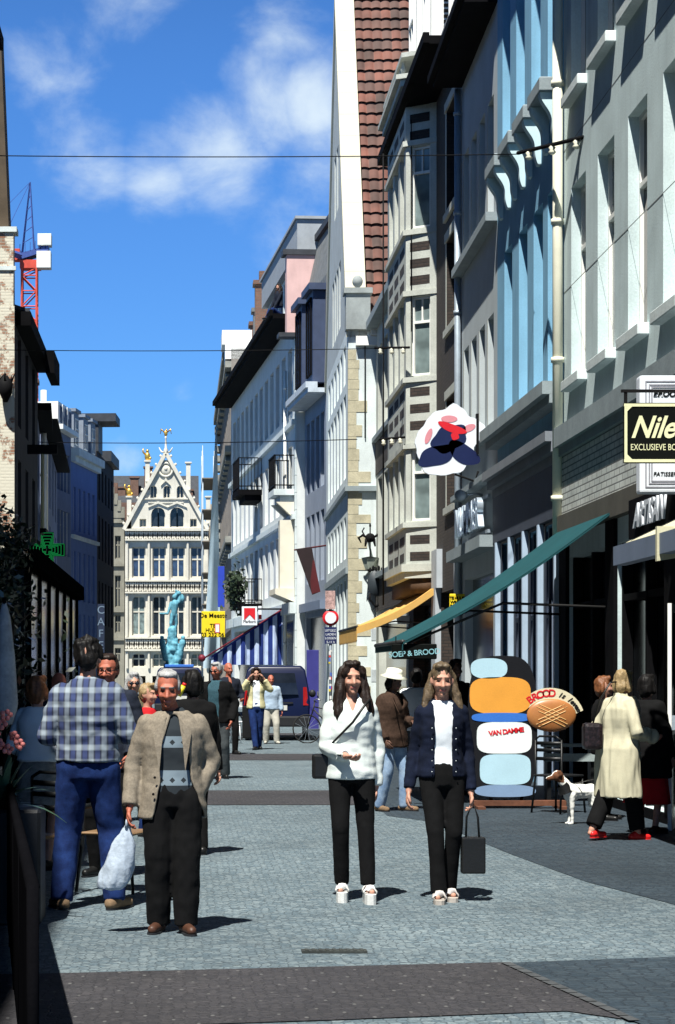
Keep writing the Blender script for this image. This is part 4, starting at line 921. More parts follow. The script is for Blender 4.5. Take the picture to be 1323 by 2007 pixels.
# ------------------------------------------------------------------ overhead span wires with insulator bars
def wire(label, pts, r=.009, grp='tram wires across the street'):
    mb = MB(); mb.smooth = True; P_ = [Vector(p) for p in pts]; out = []
    for a, b in zip(P_, P_[1:]):
        for i in range(12):
            t = i/12; q = a.lerp(b,t); q.z -= .12*4*t*(1-t)*(b-a).length/9*.35; out.append(q)
    out.append(P_[-1]); mb.tube(out, r, 5); return tag(mb.build('span_wire', BLACK_IRON), label, 'wire', grp)
y1 = 29.5; yq = 44.0
wire('thin wire crossing the sky highest, from the left house to the blue house bracket bar', [(lx-.5,y1,SZ(301,y1)),S(1015,302,y1)], .008)
wire('second thin wire crossing the sky, ending at the bar on the oriel', [(-4.6,yq,SZ(685,yq)),S(735,683,yq)], .009)
wire('third and lowest thin wire, crossing in front of the guild house roofs', [(-4.9,62,SZ(866,62)),S(700,861,52)], .012)
def ins_bar(label, a, b, n):
    t = thing('insulator_bar', label, 'bar', a, 0, 'insulator bars holding the span wires'); d = b-a
    mb = MB(); mb.tube([(0,0,0), d], .028, 6); mb.build('rod', BLACK_IRON, t)
    for i in range(n): mb = MB(); mb.smooth = True; mb.lathe([(.03,0),(.055,.03),(.03,.06),(.05,.09),(.02,.12)], d*((i+.5)/n)-Vector((0,0,.13)), 10); mb.build('insulator', CREAM_PIPE, t)
ins_bar('rusty bar with three insulators fixed beside the cream downpipe', S(1015,300,28.6), Vector((XW+.05,26.6,SZ(297,27.4))), 3)
ins_bar('bar with three insulators by the oriel, high at the second floor', S(735,682,yq), S(802,681,43.1), 3)
ins_bar('bar with three insulators by the oriel, low above the first floor', S(744,861,yq), S(793,857,43.4), 3)
# ------------------------------------------------------------------ awnings
TEAL = M('teal_canvas', (.005,.058,.068), .85, .15, 2, 90, .2, trans=.06)
ORANGE = M('orange_canvas', (.80,.50,.15), .85, .1, 2, 90, .15, trans=.3)
def awning(name, label, Y0, Y1, xw, zw, xo, zo, mat, val=.22, side=.18, scallop=0, group=None):
    """sloping canvas from the wall (xw, zw) out to the front bar (xo, zo), between Y0 (near) and Y1 (far)"""
    t = thing(name, label, 'awning', (xw, Y0, 0), 0, group); dx, L = xo-xw, Y1-Y0; n = 10
    mb = MB(); mb.smooth = True
    def pt(i, y, up=0):
        s_ = i/n; return (dx*s_, y, zw+(zo-zw)*s_-.10*math.sin(PI*s_)+up-.035*math.sin(PI*s_)*abs(math.sin(PI*y/L*3)))
    for up in (0, -.012):
        ids = [[mb.P(pt(i, y, up)) for y in [L*q_/12 for q_ in range(13)]] for i in range(n+1)]
        for a, b in zip(ids, ids[1:]):
            for j in range(12): mb.F((a[j],a[j+1],b[j+1],b[j]))
    mb.build('canvas', mat, t)
    mb = MB()
    if side:     # hanging side strip on the near end
        for i in range(n): a, b = pt(i,0), pt(i+1,0); mb.prism([(a[0],a[2]-.006),(b[0],b[2]-.006),(b[0],b[2]-side),(a[0],a[2]-side)], -.012, -.002, 'y')
    m = max(6, int(L/.3))
    for j in range(m):
        a, b = L*j/m, L*(j+1)/m; mb.prism([(a,zo),(b,zo),(b,zo-val),((a+b)/2,zo-val-scallop),(a,zo-val)], dx-.012, dx, 'x')
    mb.build('valance', mat, t)
    mb = MB(); mb.smooth = True; mb.tube([(dx,0,zo),(dx,L,zo)], .03, 8)
    for y in (.25, L-.25): mb.tube([(-.0,y,(zw+zo)/2-.35),(dx*.5,y,(zw+zo)/2-.30),(dx*.97,y,zo-.02)], .018, 6)
    mb.build('arm', M('awning_metal', (.03,.03,.03), .5, .1, 4, metal=.2), t)
    return t
Y0 = 24.5
awning('awning', 'long teal canvas awning sloping down over the bakery front', Y0, 28.0, XW-.12, SZ(1005,Y0), SX(790,Y0), SZ(1258,Y0), TEAL, .10, .03)
Y0 = 42.6
awning('awning', 'orange canvas awning below the stone oriel', Y0, 47.5, 5.2, SZ(1150,Y0), SX(700,Y0), SZ(1228,Y0), ORANGE, .28, .15, .05)
# cream folded canopy box over the nearest shop, white painted letters on the black fascia
cb = thing('shop_canopy', 'cream folded canopy box over the black shopfront at far right', 'canopy', (XW,13.3,0), 0)
CREAM = M('cream_canvas', (.55,.52,.36), .85, .12, 3)
za = SZ(1075,23.5)
mb = MB(); mb.prism([(-.02,3.35),(-.02,3.23),(-1.0,2.80),(-1.0,2.88)], .0, 6.2, 'y'); mb.build('canvas', CREAM, cb)
MB().box(-1.12,-1.0,0,6.2,2.66,2.84).build('front_bar', GREYBLUE, cb)
mb = MB(); mb.prism([(-1.14,2.60),(-.9,2.64),(-.8,2.9),(-1.14,2.9)], 4.3, 4.36, 'y'); mb.build('bracket', CREAM, cb)
ls = thing('shop_lettering', 'white brush lettering on the black fascia under the pale bakery sign', 'lettering', (XW-.15, 22.2, 3.38), -PI/2)
text('ARTISAN', .36, M('white_letters', (.62,.66,.72), .5, .1), ls, facing((0,-.02,0)), italic=.35, ext=.012, bold=.012)
MB().box(-1.1,1.1,0,.02,-.22,.22).build('board', DARK_WOOD, ls)
# striped blue side curtain and awning at the white house
Yb = 76.3
aw = thing('striped_awning', 'blue and white striped awning with striped side curtain by the parked van', 'awning', (0,0,0))
BS = STRIPES('blue_stripes', (.014,.04,.24), (.60,.72,.95), .34, 0, .3)
p0, p1, p2, p3, p4 = S(555,1196,Yb), S(556,1302,Yb), S(440,1306,Yb), S(400,1296,Yb), S(442,1285,Yb)
mb = MB(); n = 16
top = lambda t: p0.lerp(S(414,1290,Yb), t)
for k in range(n):
    a, b = k/n, (k+1)/n; ya = .06*math.sin(k*1.9); yb_ = .06*math.sin((k+1)*1.9)
    ta, tb = top(a), top(b); za, zb_ = min(SZ(1303,Yb), ta.z-.12), min(SZ(1303,Yb), tb.z-.12)
    for off in (0,.015): mb.face([(ta.x,Yb+ya+off,ta.z),(ta.x,Yb+ya*2+off,za),(tb.x,Yb+yb_*2+off,zb_),(tb.x,Yb+yb_+off,tb.z)])
mb.build('side_curtain', BS, aw)
mb = MB(); q0, q1 = top(0), top(1); mb.prism([(q0.x,q0.z+.08),(q1.x,q1.z+.08),(q1.x,q1.z),(q0.x,q0.z)], Yb-.1, Yb+9, 'y'); mb.build('canvas', STRIPES('blue_stripes_top', (.02,.05,.30), (.22,.34,.62), .5, 1, .3), aw)
mb = MB(); mb.smooth = True; mb.tube([q0+Vector((0,-.15,.05)), q1+Vector((-.3,-.15,-.02))], .03, 6); mb.ell(q1+Vector((-.35,-.15,0)),.14,.12,.14,8,6); mb.build('frame_rod', M('red_rod', (.16,.015,.03), .5), aw)
# dark terrace awning at the very left (only its edges catch light)
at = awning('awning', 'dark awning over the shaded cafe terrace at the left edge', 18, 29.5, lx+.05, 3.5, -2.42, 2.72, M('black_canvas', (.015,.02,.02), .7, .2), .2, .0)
MB().box(-2.46-lx,-2.42-lx,-.0,11.5,2.70,2.76) if False else None

# ------------------------------------------------------------------ hanging signs
BLK = M('sign_black', (.004,.005,.0045), .6, .1, 4, spec=.06); CRM = M('sign_cream', (.66,.66,.42), .5, .08); WSG = M('sign_white', (.72,.76,.82), .45, .05, 3); GRY = M('sign_grey', (.30,.30,.34), .6)
Yn = 19.0; a, b = S(1222,908,Yn), S(1424,790,Yn); w, h = b.x-a.x, b.z-a.z
ns = thing('hanging_sign', 'black hanging sign with cream border and script lettering, cut by the right edge', 'sign', ((a.x+b.x)/2, Yn, (a.z+b.z)/2))
put('board', bevel(MB().box(-w/2,w/2,-.02,.02,-h/2,h/2).mesh('board', BLK), .004, 1), ns)
mb = MB()
for x0_,x1_,z0_,z1_ in ((-w/2,w/2,h/2-.035,h/2-.008),(-w/2,w/2,-h/2+.008,-h/2+.035),(-w/2+.004,-w/2+.03,-h/2+.036,h/2-.036),(w/2-.03,w/2-.004,-h/2+.036,h/2-.036)): mb.box(x0_,x1_,-.027,-.02,z0_,z1_)
for sx in (-1,1):
    for sz in (-1,1): mb.prism([(sx*(w/2-.03),sz*(h/2-.035)),(sx*(w/2-.075),sz*(h/2-.035)),(sx*(w/2-.03),sz*(h/2-.08))], -.027, -.0205, 'y')
mb.build('border', CRM, ns)
text('Nile', .285, CRM, ns, facing((-w/2+.06,-.022,.045)) @ Matrix.Diagonal((.84,1,1,1)), italic=.42, bold=.006, ext=.003, align='LEFT')
text('EXCLUSIEVE BO', .083, CRM, ns, facing((-w/2+.06,-.022,-h/2+.145)) @ Matrix.Diagonal((.72,1,1,1)), align='LEFT', ext=.003, space=1.02)
mb = MB(); mb.box(-w/2-.02,XW-(a.x+b.x)/2,-.02,.02,h/2+.10,h/2+.125)
for x in (-w/2+.02, .02, w/2-.05): mb.box(x-.014,x+.014,-.012,.012,h/2,h/2+.10)
mb.smooth = True; mb.tube([(.1,0,h/2+.12),(.2,0,h/2+.2),(.28,-.05,h/2+.05)], .03, 8); mb.ell((.16,-.08,h/2-.08),.05,.05,.07)
mb.build('bracket', BLACK_IRON, ns)
Yp = 20.6; a, b = S(1250,968,Yp), S(1420,738,Yp); w, h = b.x-a.x, b.z-a.z
ps = thing('hanging_sign', 'white framed bakery sign behind the black sign, reading BROOD and PATISSERIE', 'sign', ((a.x+b.x)/2, Yp, (a.z+b.z)/2))
put('board', bevel(MB().box(-w/2,w/2,-.09,.09,-h/2,h/2).mesh('board', WSG), .03, 3), ps)
mb = MB()
for m_ in (.055,.09,.115):
    t_ = .012; W2, H2 = w/2-m_, h/2-m_
    for q in ((-W2,W2,H2-t_,H2),(-W2,W2,-H2,-H2+t_),(-W2,-W2+t_,-H2+t_,H2-t_),(W2-t_,W2,-H2+t_,H2-t_)): mb.box(q[0],q[1],-.096,-.088,q[2],q[3])
mb.build('border', GRY, ps)
text('BROOD', .080, BLK, ps, facing((-w/2+.135,-.093,h/2-.19)), italic=.15, ext=.003, bold=.003, space=1.0, align='LEFT')
text('PATISSERIE', .058, BLK, ps, facing((-w/2+.135,-.093,-h/2+.19)), italic=.15, ext=.003, space=1.0, align='LEFT')
mb = MB(); mb.ell((.12,-.09,.08),.24,.01,.2,16,8); mb.build('emblem', M('salmon_emblem', (.50,.30,.26), .6), ps)
MB().box(w/2-.01,XW-(a.x+b.x)/2,-.03,.03,h/2-.3,h/2-.24).build('bracket', BLACK_IRON, ps)
# plain cloud-edged shop plate hung over the grey house shop (stands in for the cartoon figure: colour patches only)
Yf = 35.5; t0 = S(880,862,Yf)
fp = thing('hanging_sign', 'white cloud edged plate with navy, red and pink patches hanging on a bracket', 'sign', t0)
def blob(pts, n=60, seed=1):
    out = []
    for i in range(n):
        a_ = 2*PI*i/n; rx, rz_ = pts(a_); out.append((rx, rz_))
    return out
def cl(a_): r = .96+.22*noise.noise(Vector((math.cos(a_)*1.7,math.sin(a_)*1.7,2.2)))+.10*noise.noise(Vector((math.cos(a_)*4,math.sin(a_)*4,7.7)))+.10*math.sin(2*a_-.5); return (.60*r*math.cos(a_), .57*r*math.sin(a_))
mb = MB(); mb.prism(blob(cl), -.035, .035, 'y'); mb.build('plate', WSG, fp)
def patch(cx_, cz_, rx, rz_, col, rot=0, k=3, nm='colour_patch', y=-.041):
    o = []
    for i in range(36):
        a_ = 2*PI*i/36; r = 1+.08*math.sin(k*a_); x, z_ = rx*r*math.cos(a_), rz_*r*math.sin(a_); o.append((cx_+x*math.cos(rot)-z_*math.sin(rot), cz_+x*math.sin(rot)+z_*math.cos(rot)))
    m_ = MB(); m_.prism(o, y, y+.0062, 'y'); return m_.build(nm, col, fp)
NAVY = M('enamel_navy', (.012,.018,.07), .3, .1, spec=.5); EPINK = M('enamel_pink', (.66,.26,.30), .35, .1); ERED = M('enamel_red', (.62,.02,.03), .35, .1)
patch(-.22,-.28,.34,.17,NAVY,.35,4); patch(.25,-.24,.31,.16,NAVY,-.6,3); patch(.0,.02,.33,.22,NAVY,.5,5); patch(.05,.20,.26,.07,ERED,-.35,3,y=-.045); patch(.10,.06,.07,.07,ERED,.7,4,y=-.046); patch(-.36,.06,.05,.14,EPINK,-.3,2); patch(.34,.20,.12,.06,EPINK,.3,2); patch(.0,.36,.14,.06,EPINK,-.1,2)
mb = MB(); mb.box(.62,XW-t0.x-.12,-.02,.02,.18,.215); mb.box(XW-t0.x-.16,XW-t0.x-.12,-.06,.06,-.25,.45); mb.smooth = True; mb.tube([(.1,0,-.6),(.45,0,-.72),(XW-t0.x-.12,0,-.55)],.02,6); mb.build('bracket', BLACK_IRON, fp)
lp = thing('floodlight', 'small round floodlight on the bracket under the cloud edged plate', 'light', S(905,972,36.0))
mb = MB(); mb.smooth = True; mb.tube([(-.05,-.12,0),(.05,.08,.02)],[.10,.07],14); mb.tube([(0,0,0),(.25,.1,.05),(.5,.1,0)],.02,6); mb.build('housing', ZINC, lp)
# signs further down the street
def flat_sign(name, label, px0, py0, px1, py1, Y, mat, th=.06, cat='sign', arm=None):
    a, b = S(px0,py1,Y), S(px1,py0,Y); w, h = b.x-a.x, b.z-a.z
    t = thing(name, label, cat, ((a.x+b.x)/2,Y,(a.z+b.z)/2)); put('board', bevel(MB().box(-w/2,w/2,-th/2,th/2,-h/2,h/2).mesh('board', mat), .01, 1), t)
    if arm: MB().box(w/2,w/2+arm,-.03,.03,h/2-.12,h/2-.06).build('bracket', BLACK_IRON, t)
    return t, w, h
YEL = M('sign_yellow', (.80,.60,.02), .5, .06, 3); SRED = M('sign_red', (.62,.02,.03), .4, .08); SBLU = M('sign_blue', (.03,.06,.42), .4, .1)
t, w, h = flat_sign('cigarette_sign', 'white light box with red peaked panel and black lettering on shop wall', 474,1189,504,1226,76, WSG, .2, arm=2.0)
mb = MB(); mb.prism([(-w*.36,h*.42),(w*.36,h*.42),(w*.36,-h*.22),(0,h*.08),(-w*.36,-h*.22)], -.115, -.10, 'y'); mb.build('red_panel', SRED, t)
text('Marlboro', h*.21, BLK, t, facing((0,-.10,-h*.30)), ext=.006, space=.85)
t, w, h = flat_sign('notice_sign', 'small red and white notice beside the cigarette sign', 506,1188,513,1216,76.2, WSG, .1)
MB().box(-w*.4,w*.4,-.056,-.05,-h*.4,-h*.1).build('red_panel', SRED, t)
t, w, h = flat_sign('letting_board', 'large yellow letting board with black words on the pale sheet', 395,1198,441,1249,91, YEL, .1)
for s_, z_, sz in (('De Meeste',.33,.24),('TE',-.06,.2),('HUUR',-.23,.2),('03 232 06',-.41,.22)): text(s_, h*sz, BLK, t, facing((0 if z_ > 0 else -.03*w,-.055,h*z_)), ext=.01, bold=.002)
t, w, h = flat_sign('small_box_sign', 'tiny white sign with red edge hanging before the yellow board', 421,1222,431,1241,89, SRED, .1)
MB().box(-w*.36,w*.36,-.056,-.05,-h*.4,h*.4).build('white_panel', WSG, t)
t, w, h = flat_sign('shop_banner', 'plain vivid blue vertical banner at the end of the right side', 427,1110,440,1190,94, SBLU, .05)
t, w, h = flat_sign('letting_notice', 'yellow notice with dark writing on the brick house beside the teal awning', 881,1164,911,1194,38.6, YEL, .04)
for k, (s_, z_) in enumerate((('TE HUUR',.22),('WINKEL',-.05),('INLICHT.',-.30))): text(s_, h*.26, BLK, t, facing((0,-.022,h*z_)), ext=.004, bold=.003, space=.9)
t, w, h = flat_sign('lunch_board', 'dark board with pale blue lettering hanging under the teal awning', 768,1262,856,1292,24.55, BLK, .04)
text('SOEP & BROOD', h*.5, M('pale_blue_letters', (.25,.50,.56), .5), t, facing((0,-.022,-.02)) @ Matrix.Rotation(.08,4,'Z'), ext=.004, bold=.001, space=.95)
MB().box(-w*.42,-w*.40,-.01,.01,h/2,h/2+.09).build('hanger', BLACK_IRON, t)
t, w, h = flat_sign('wall_board', 'long pale board behind the orange awning on the white gabled house', 762,1207,816,1223,48.4, WHITE_RENDER, .1)
# no-entry-for-vehicles sign on a pole plastered with stickers
Yt = 54.0; tp = thing('road_sign', 'round white sign with red ring on a pole plastered with stickers', 'sign', (SX(648,Yt),Yt,0))
mb = MB(); mb.smooth = True; mb.tube([(0,.04,0),(0,.04,SZ(1165,Yt))], .045, 10); mb.build('pole', ZINC, tp)
zc = SZ(1211,Yt)
mb = MB(); mb.smooth = True; mb.loft([mb.ring((0,y,zc),(0,1,0),r_,r_,28) for r_, y in ((.21,.0),(.215,-.01),(.21,-.02))]); mb.build('red_ring', SRED, tp)
mb = MB(); mb.loft([mb.ring((0,y,zc),(0,1,0),.148,.148,28) for y in (-.018,-.024)]); mb.build('white_disc', WSG, tp)
mb = MB(); mb.box(-.16,.16,-.02,.0,SZ(1262,Yt),SZ(1229,Yt)); o = mb.build('sub_plate', M('plate_navy', (.02,.03,.10), .5), tp)
for k in range(4): text(('UITGEZ.','LADEN','LOSSEN','5-11 h')[k], .085, WSG, o, facing((0,-.021,SZ(1236+k*7.5,Yt))), ext=.002)
st = MB(); random.seed(11)
stm = [M('sticker_%s' % n_, c_, .6, .1) for n_, c_ in (('white',(.7,.7,.68)),('red',(.6,.05,.05)),('green',(.05,.3,.2)),('yellow',(.7,.55,.05)),('blue',(.08,.15,.5)))]
for k in range(34):
    z_ = random.uniform(.4,2.2) if k < 26 else random.uniform(SZ(1195,Yt), SZ(1168,Yt)); st.cur = random.randrange(5); r_ = .0455+.0003*k; a_ = random.uniform(-1,1)
    hh = random.uniform(.04,.1); p_ = [(r_*math.sin(a_+d), .04-r_*math.cos(a_+d)) for d in (-.7,-.3,.3,.7)]
    for u, v in zip(p_, p_[1:]): st.face([(u[0],u[1],z_),(v[0],v[1],z_),(v[0],v[1],z_+hh),(u[0],u[1],z_+hh)])
st.build('stickers', stm, tp)
pp = thing('poster_panel', 'torn red and white poster on the pole above the round sign', 'poster', (SX(647,Yt),Yt-.02,0))
mb = MB(); mb.box(-.13,.13,-.03,-.02,SZ(1194,Yt),SZ(1158,Yt)); mb.build('sheet', M('torn_poster', (.55,.36,.34), .8, .5, 14, 40), pp)
# dark red banner hanging out over the street
Yh = 66.0; bn = thing('hanging_banner', 'dark red hanging banner slanting over the shop with vertical lettering', 'banner', S(607,1118,Yh))
bx_ = lambda p: SX(p,Yh)-SX(607,Yh); bz_ = lambda y: SZ(y,Yh)-SZ(1118,Yh)
mb = MB(); mb.prism([(bx_(580),bz_(1076)),(bx_(611),bz_(1072)),(bx_(627),bz_(1160)),(bx_(612),bz_(1166))], -.02, .02, 'y'); mb.build('cloth', M('banner_dark', (.022,.012,.014), .8, .2), bn)
mb = MB(); mb.prism([(bx_(613),bz_(1098)),(bx_(616),bz_(1098)),(bx_(628),bz_(1160)),(bx_(611),bz_(1164)),(bx_(608),bz_(1140))], -.026, -.0205, 'y'); mb.build('red_edge', M('maroon_cloth', (.085,.010,.014), .8), bn)
mb = MB(); mb.smooth = True; mb.tube([(bx_(577),0,bz_(1078)),(bx_(640),.3,bz_(1068))], .03, 6); mb.build('pole', MATS['maroon_cloth'], bn)
# wrought-iron street lantern bracket on the white gable end, throwing its shadow down the wall
Yw = 57.0; wl = thing('wall_lantern', 'black wrought iron lantern bracket with heraldic crest on the white gable end', 'lamp', (SX(722,Yw),Yw-.55,SZ(1058,Yw)))
mb = MB(); mb.smooth = True
mb.tube([(0,0,.35),(0,0,-.55)], .018, 6); mb.tube([(0,.55,-.05),(0,.2,.02),(0,-.1,0)], .03, 6)
for s_ in (-1,1): mb.tube([(s_*.05,0,.0),(s_*.2,0,.1),(s_*.32,0,.02),(s_*.25,0,-.12)], [.03,.05,.04,.015], 6); mb.tube([(s_*.1,0,-.02),(s_*.14,0,-.22)], [.05,.02], 6)
mb.tube([(-.12,0,.02),(-.22,0,.2),(-.16,0,.3)], .02, 6); mb.ell((0,-.02,.02),.14,.06,.13,10,7); mb.ell((0,0,.36),.03,.03,.06)
mb.build('bracket', BLACK_IRON, wl)
mb = MB(); mb.smooth = False; mb.tube([(0,0,-.55),(0,0,-.85)], [.24,.14], 6); mb.build('lantern_glass', GLASS('lantern_glass', (.25,.28,.24), .2), wl)
mb = MB(); mb.tube([(0,0,-.50),(0,0,-.54)], [.05,.27], 6); mb.tube([(0,0,-.86),(0,0,-.92)], [.15,.03], 6); mb.build('lantern_frame', BLACK_IRON, wl)
hs = thing('hanging_sign', 'dark oval board shaped as the cast shadow below the lantern bracket', 'sign', (SX(737,Yw-1),Yw-1.0,SZ(1143,Yw-1)))  # dark board standing in for the shadow blob on the wall
mb = MB(); mb.smooth = True; mb.loft([mb.ring((0,y,0),(0,1,0),.24*r_,.36*r_,20,(1,0,0)) for r_, y in ((.96,.02),(1,.0),(.96,-.02))]); mb.build('board', M('oval_shadow', (.035,.045,.055), .5), hs)
mb = MB(); mb.smooth = True
for s_ in (-1,1): mb.tube([(s_*.16,0,-.28),(s_*.17,0,-.45),(s_*.05,0,-.6),(0,0,-.66)], .03, 6); mb.tube([(s_*.17,0,-.4),(s_*.25,0,-.42),(s_*.25,0,-.5)], .012, 6)
for k in range(5): mb.ell((-.16+k*.08,0,.36+.05*(k%2)),.035,.03,.08,6,5)
mb.tube([(.0,.0,.36),(.0,.3,.44),(.0,1.0,.44)], .02, 6); mb.tube([(0,0,-.64),(0,.9,-.7)],.012,5); mb.build('iron_frame', BLACK_IRON, hs)
# green pharmacy cross on its post at the left
Yx = 40.0; pc = thing('pharmacy_cross', 'dark cross shaped pharmacy sign with green neon outlines, left edge', 'sign', S(93,1078,Yx))
mb = MB(); r_ = .33; q_ = .115; cross = [(-q_,-r_),(q_,-r_),(q_,-q_),(r_,-q_),(r_,q_),(q_,q_),(q_,r_),(-q_,r_),(-q_,q_),(-r_,q_),(-r_,-q_),(-q_,-q_)]
mb.prism([(x*1.06,z_*1.06) for x, z_ in cross], -.06, .06, 'y'); mb.build('housing', BLK, pc)
mb = MB()
for k in range(5):
    f = 1-k*.18; rr = r_*f if k else r_; qq = max(.012, q_*f*(1 if k == 0 else .98)-.0); pts_ = [(-qq,-rr),(qq,-rr),(qq,-qq),(rr,-qq),(rr,qq),(qq,qq),(qq,rr),(-qq,rr),(-qq,qq),(-rr,qq),(-rr,-qq),(-qq,-qq)]
    for (ax_,az_),(bx2,bz2) in zip(pts_, pts_[1:]+pts_[:1]): mb.tube([(ax_,-.07,az_),(bx2,-.07,bz2)], .005, 4)
mb.build('neon_tube', EMIT('neon_green', (.02,.50,.12), .22), pc)
MB().box(-.06,1.0*.0+.06,.06,.12,-.1,.1).build('mount', BLACK_IRON, pc)
ly = thing('sign_post', 'slim yellowish post catching sun behind the pharmacy cross', 'post', (SX(83,Yx+1),Yx+1,0))
mb = MB(); mb.smooth = True; mb.tube([(0,0,0),(0,0,SZ(890,Yx+1))], .035, 10); mb.build('tube', M('yellow_pole', (.62,.52,.26), .5, .1), ly)
mb = MB(); mb.box(-.3,.3,-.05,.05,SZ(890,Yx+1),SZ(872,Yx+1)); mb.box(-.0,.12,-.7,.0,SZ(1052,Yx+1),SZ(1040,Yx+1)); mb.build('arm', BLACK_IRON, ly)
vs = thing('vertical_sign', 'narrow dark vertical sign with pale letters on the black corner house', 'sign', S(198,1230,130))
MB().box(-.22,.22,-.08,.08,-1.6,1.5).build('board', M('navy_board', (.02,.03,.06), .5), vs)
for k, ch in enumerate('CAFE'): text(ch, .7, M('sign_pale', (.16,.22,.30), .5), vs, facing((0,-.085,1.1-k*.75)), ext=.01)
# ------------------------------------------------------------------ advertising board (plain colour zones stand in for the cartoon baker)
Yb_ = 24.6; bc = S(1005,1320,Yb_).x
ab = thing('advertising_board', 'tall cut-out bakery board of plain colour zones with painted loaf, on a brown beam', 'sign board', (bc, Yb_, 0))
ax_ = lambda p: SX(p,Yb_)-bc; az_ = lambda y: SZ(y,Yb_)
def plate(name, poly, y0, y1, mat): m_ = MB(); m_.prism([(ax_(x),az_(y)) for x, y in poly], y0, y1, 'y'); return m_.build(name, mat, ab)
def round_poly(cx_, cy_, rx, ry, n=32, pw=2.0):
    o = []
    for i in range(n):
        a_ = -2*PI*i/n; c_, s_ = math.cos(a_), math.sin(a_); o.append((cx_+rx*abs(c_)**(2/pw)*(1 if c_ >= 0 else -1), cy_+ry*abs(s_)**(2/pw)*(1 if s_ >= 0 else -1)))
    return o
OUTL = M('board_black', (.01,.01,.012), .4, .1)
plate('backing', round_poly(985,1425,68,140,40,3.4), -.012, .012, OUTL)
plate('top_zone', round_poly(958,1310,36,20,32,2.6), -.018, -.0125, M('board_paleblue', (.42,.62,.72), .4, .08))
plate('orange_zone', round_poly(980,1363,60,36,32,3.4), -.018, -.0125, M('board_orange', (.72,.32,.05), .4, .08))
plate('blue_zone', round_poly(982,1406,58,9,32,3), -.019, -.0125, M('board_blue', (.04,.16,.55), .4, .08))
plate('white_zone', round_poly(988,1446,54,31,32,4), -.018, -.0125, M('board_white', (.74,.80,.80), .4, .06))
plate('lower_zone', round_poly(990,1508,50,30,32,4), -.018, -.0125, MATS['board_paleblue'])
plate('base_zone', round_poly(990,1550,60,12,32,2.6), -.018, -.0125, M('board_steel', (.20,.30,.46), .4, .08))
text('VAN DAMME', .082, M('board_red', (.66,.02,.03), .4), ab, facing((ax_(992),-.020,az_(1434))) @ Matrix.Rotation(.12,4,'Z'), ext=.003, bold=.003, space=.85)
LOAF = bpy.data.materials.new('painted_loaf'); nt, p_, o_ = nodes_of(LOAF); tc = N(nt,'TexCoord'); n_ = N(nt,'TexNoise', i_Scale=5.0, i_Detail=4.0); nt.links.new(tc.outputs['Object'], n_.inputs['Vector'])
nt.links.new(mixc(nt, n_.outputs[0], (.24,.07,.02), (.46,.20,.06)), p_.inputs['Base Color']); p_.inputs['Roughness'].default_value = .4
mb = MB(); mb.smooth = True; mb.ell((ax_(1080),-.03,az_(1402)), .30, .05, .20, 24, 12); lo = mb.build('loaf', LOAF, ab)
sc2 = MB()
for k in range(4):
    for s_ in (-1,1):
        q_ = []
        for i in range(9):
            t = -1+i/4; x = .20*t+.05*(k-1.5)*1.6*s_*.9; z_ = (k-1.5)*.075+.09*t*s_; e = 1-(x/.30)**2-(z_/.20)**2
            if e > .02: q_.append((ax_(1080)+x,-.03-.05*math.sqrt(e),az_(1402)+z_))
        if len(q_) > 1: sc2.tube(q_, .006, 4)
sc2.build('crust_score', M('crust_line', (.60,.36,.14), .5), lo)
ban = []
for i in range(15): t = i/14; a_ = PI*(.80-.70*t); ban.append((1078+68*math.cos(a_), 1412-64*math.sin(a_)))
ban2 = []
for i in range(15): t = i/14; a_ = PI*(.80-.70*t); ban2.append((1078+52*math.cos(a_), 1412-42*math.sin(a_)))
mb = MB()
for i in range(14): mb.prism([(ax_(p[0]),az_(p[1])) for p in (ban[i],ban2[i],ban2[i+1],ban[i+1])], -.016, -.004, 'y')
mb.build('ribbon', M('ribbon_cream', (.66,.60,.42), .5, .06), ab)
def arc_text(s, t0, t1, size, mat, rad, italic=0):
    for i, ch in enumerate(s):
        t = t0+(t1-t0)*(i+.5)/len(s); a_ = PI*(.80-.70*t); rx, ry = 60, 53
        dx, dz = 60*math.sin(a_), -53*math.cos(a_)
        text(ch, size, mat, ab, facing((ax_(1078+rx*math.cos(a_)),-.019,az_(1412-ry*math.sin(a_)))) @ Matrix.Rotation(math.atan2(dz,dx)*1.0,4,'Z'), italic=italic, ext=.002, bold=.003)
arc_text('BROOD', .06, .50, .12, MATS['board_red'], 0); arc_text('is leven', .55, .98, .085, OUTL, 0, .35)
mb = MB(); mb.box(ax_(925),ax_(1108),-.08,.08,.04,.10); mb.box(ax_(930),ax_(945),-.3,.3,0,.04); mb.box(ax_(1090),ax_(1105),-.3,.3,0,.04); mb.build('beam', M('rusty_beam', (.14,.055,.03), .7, .3, 4, 30, .2), ab)
mb = MB(); mb.box(ax_(960),ax_(966),.013,.05,.10,az_(1340)); mb.box(ax_(1020),ax_(1026),.013,.05,.10,az_(1340)); mb.build('stay', DARK_WOOD, ab)

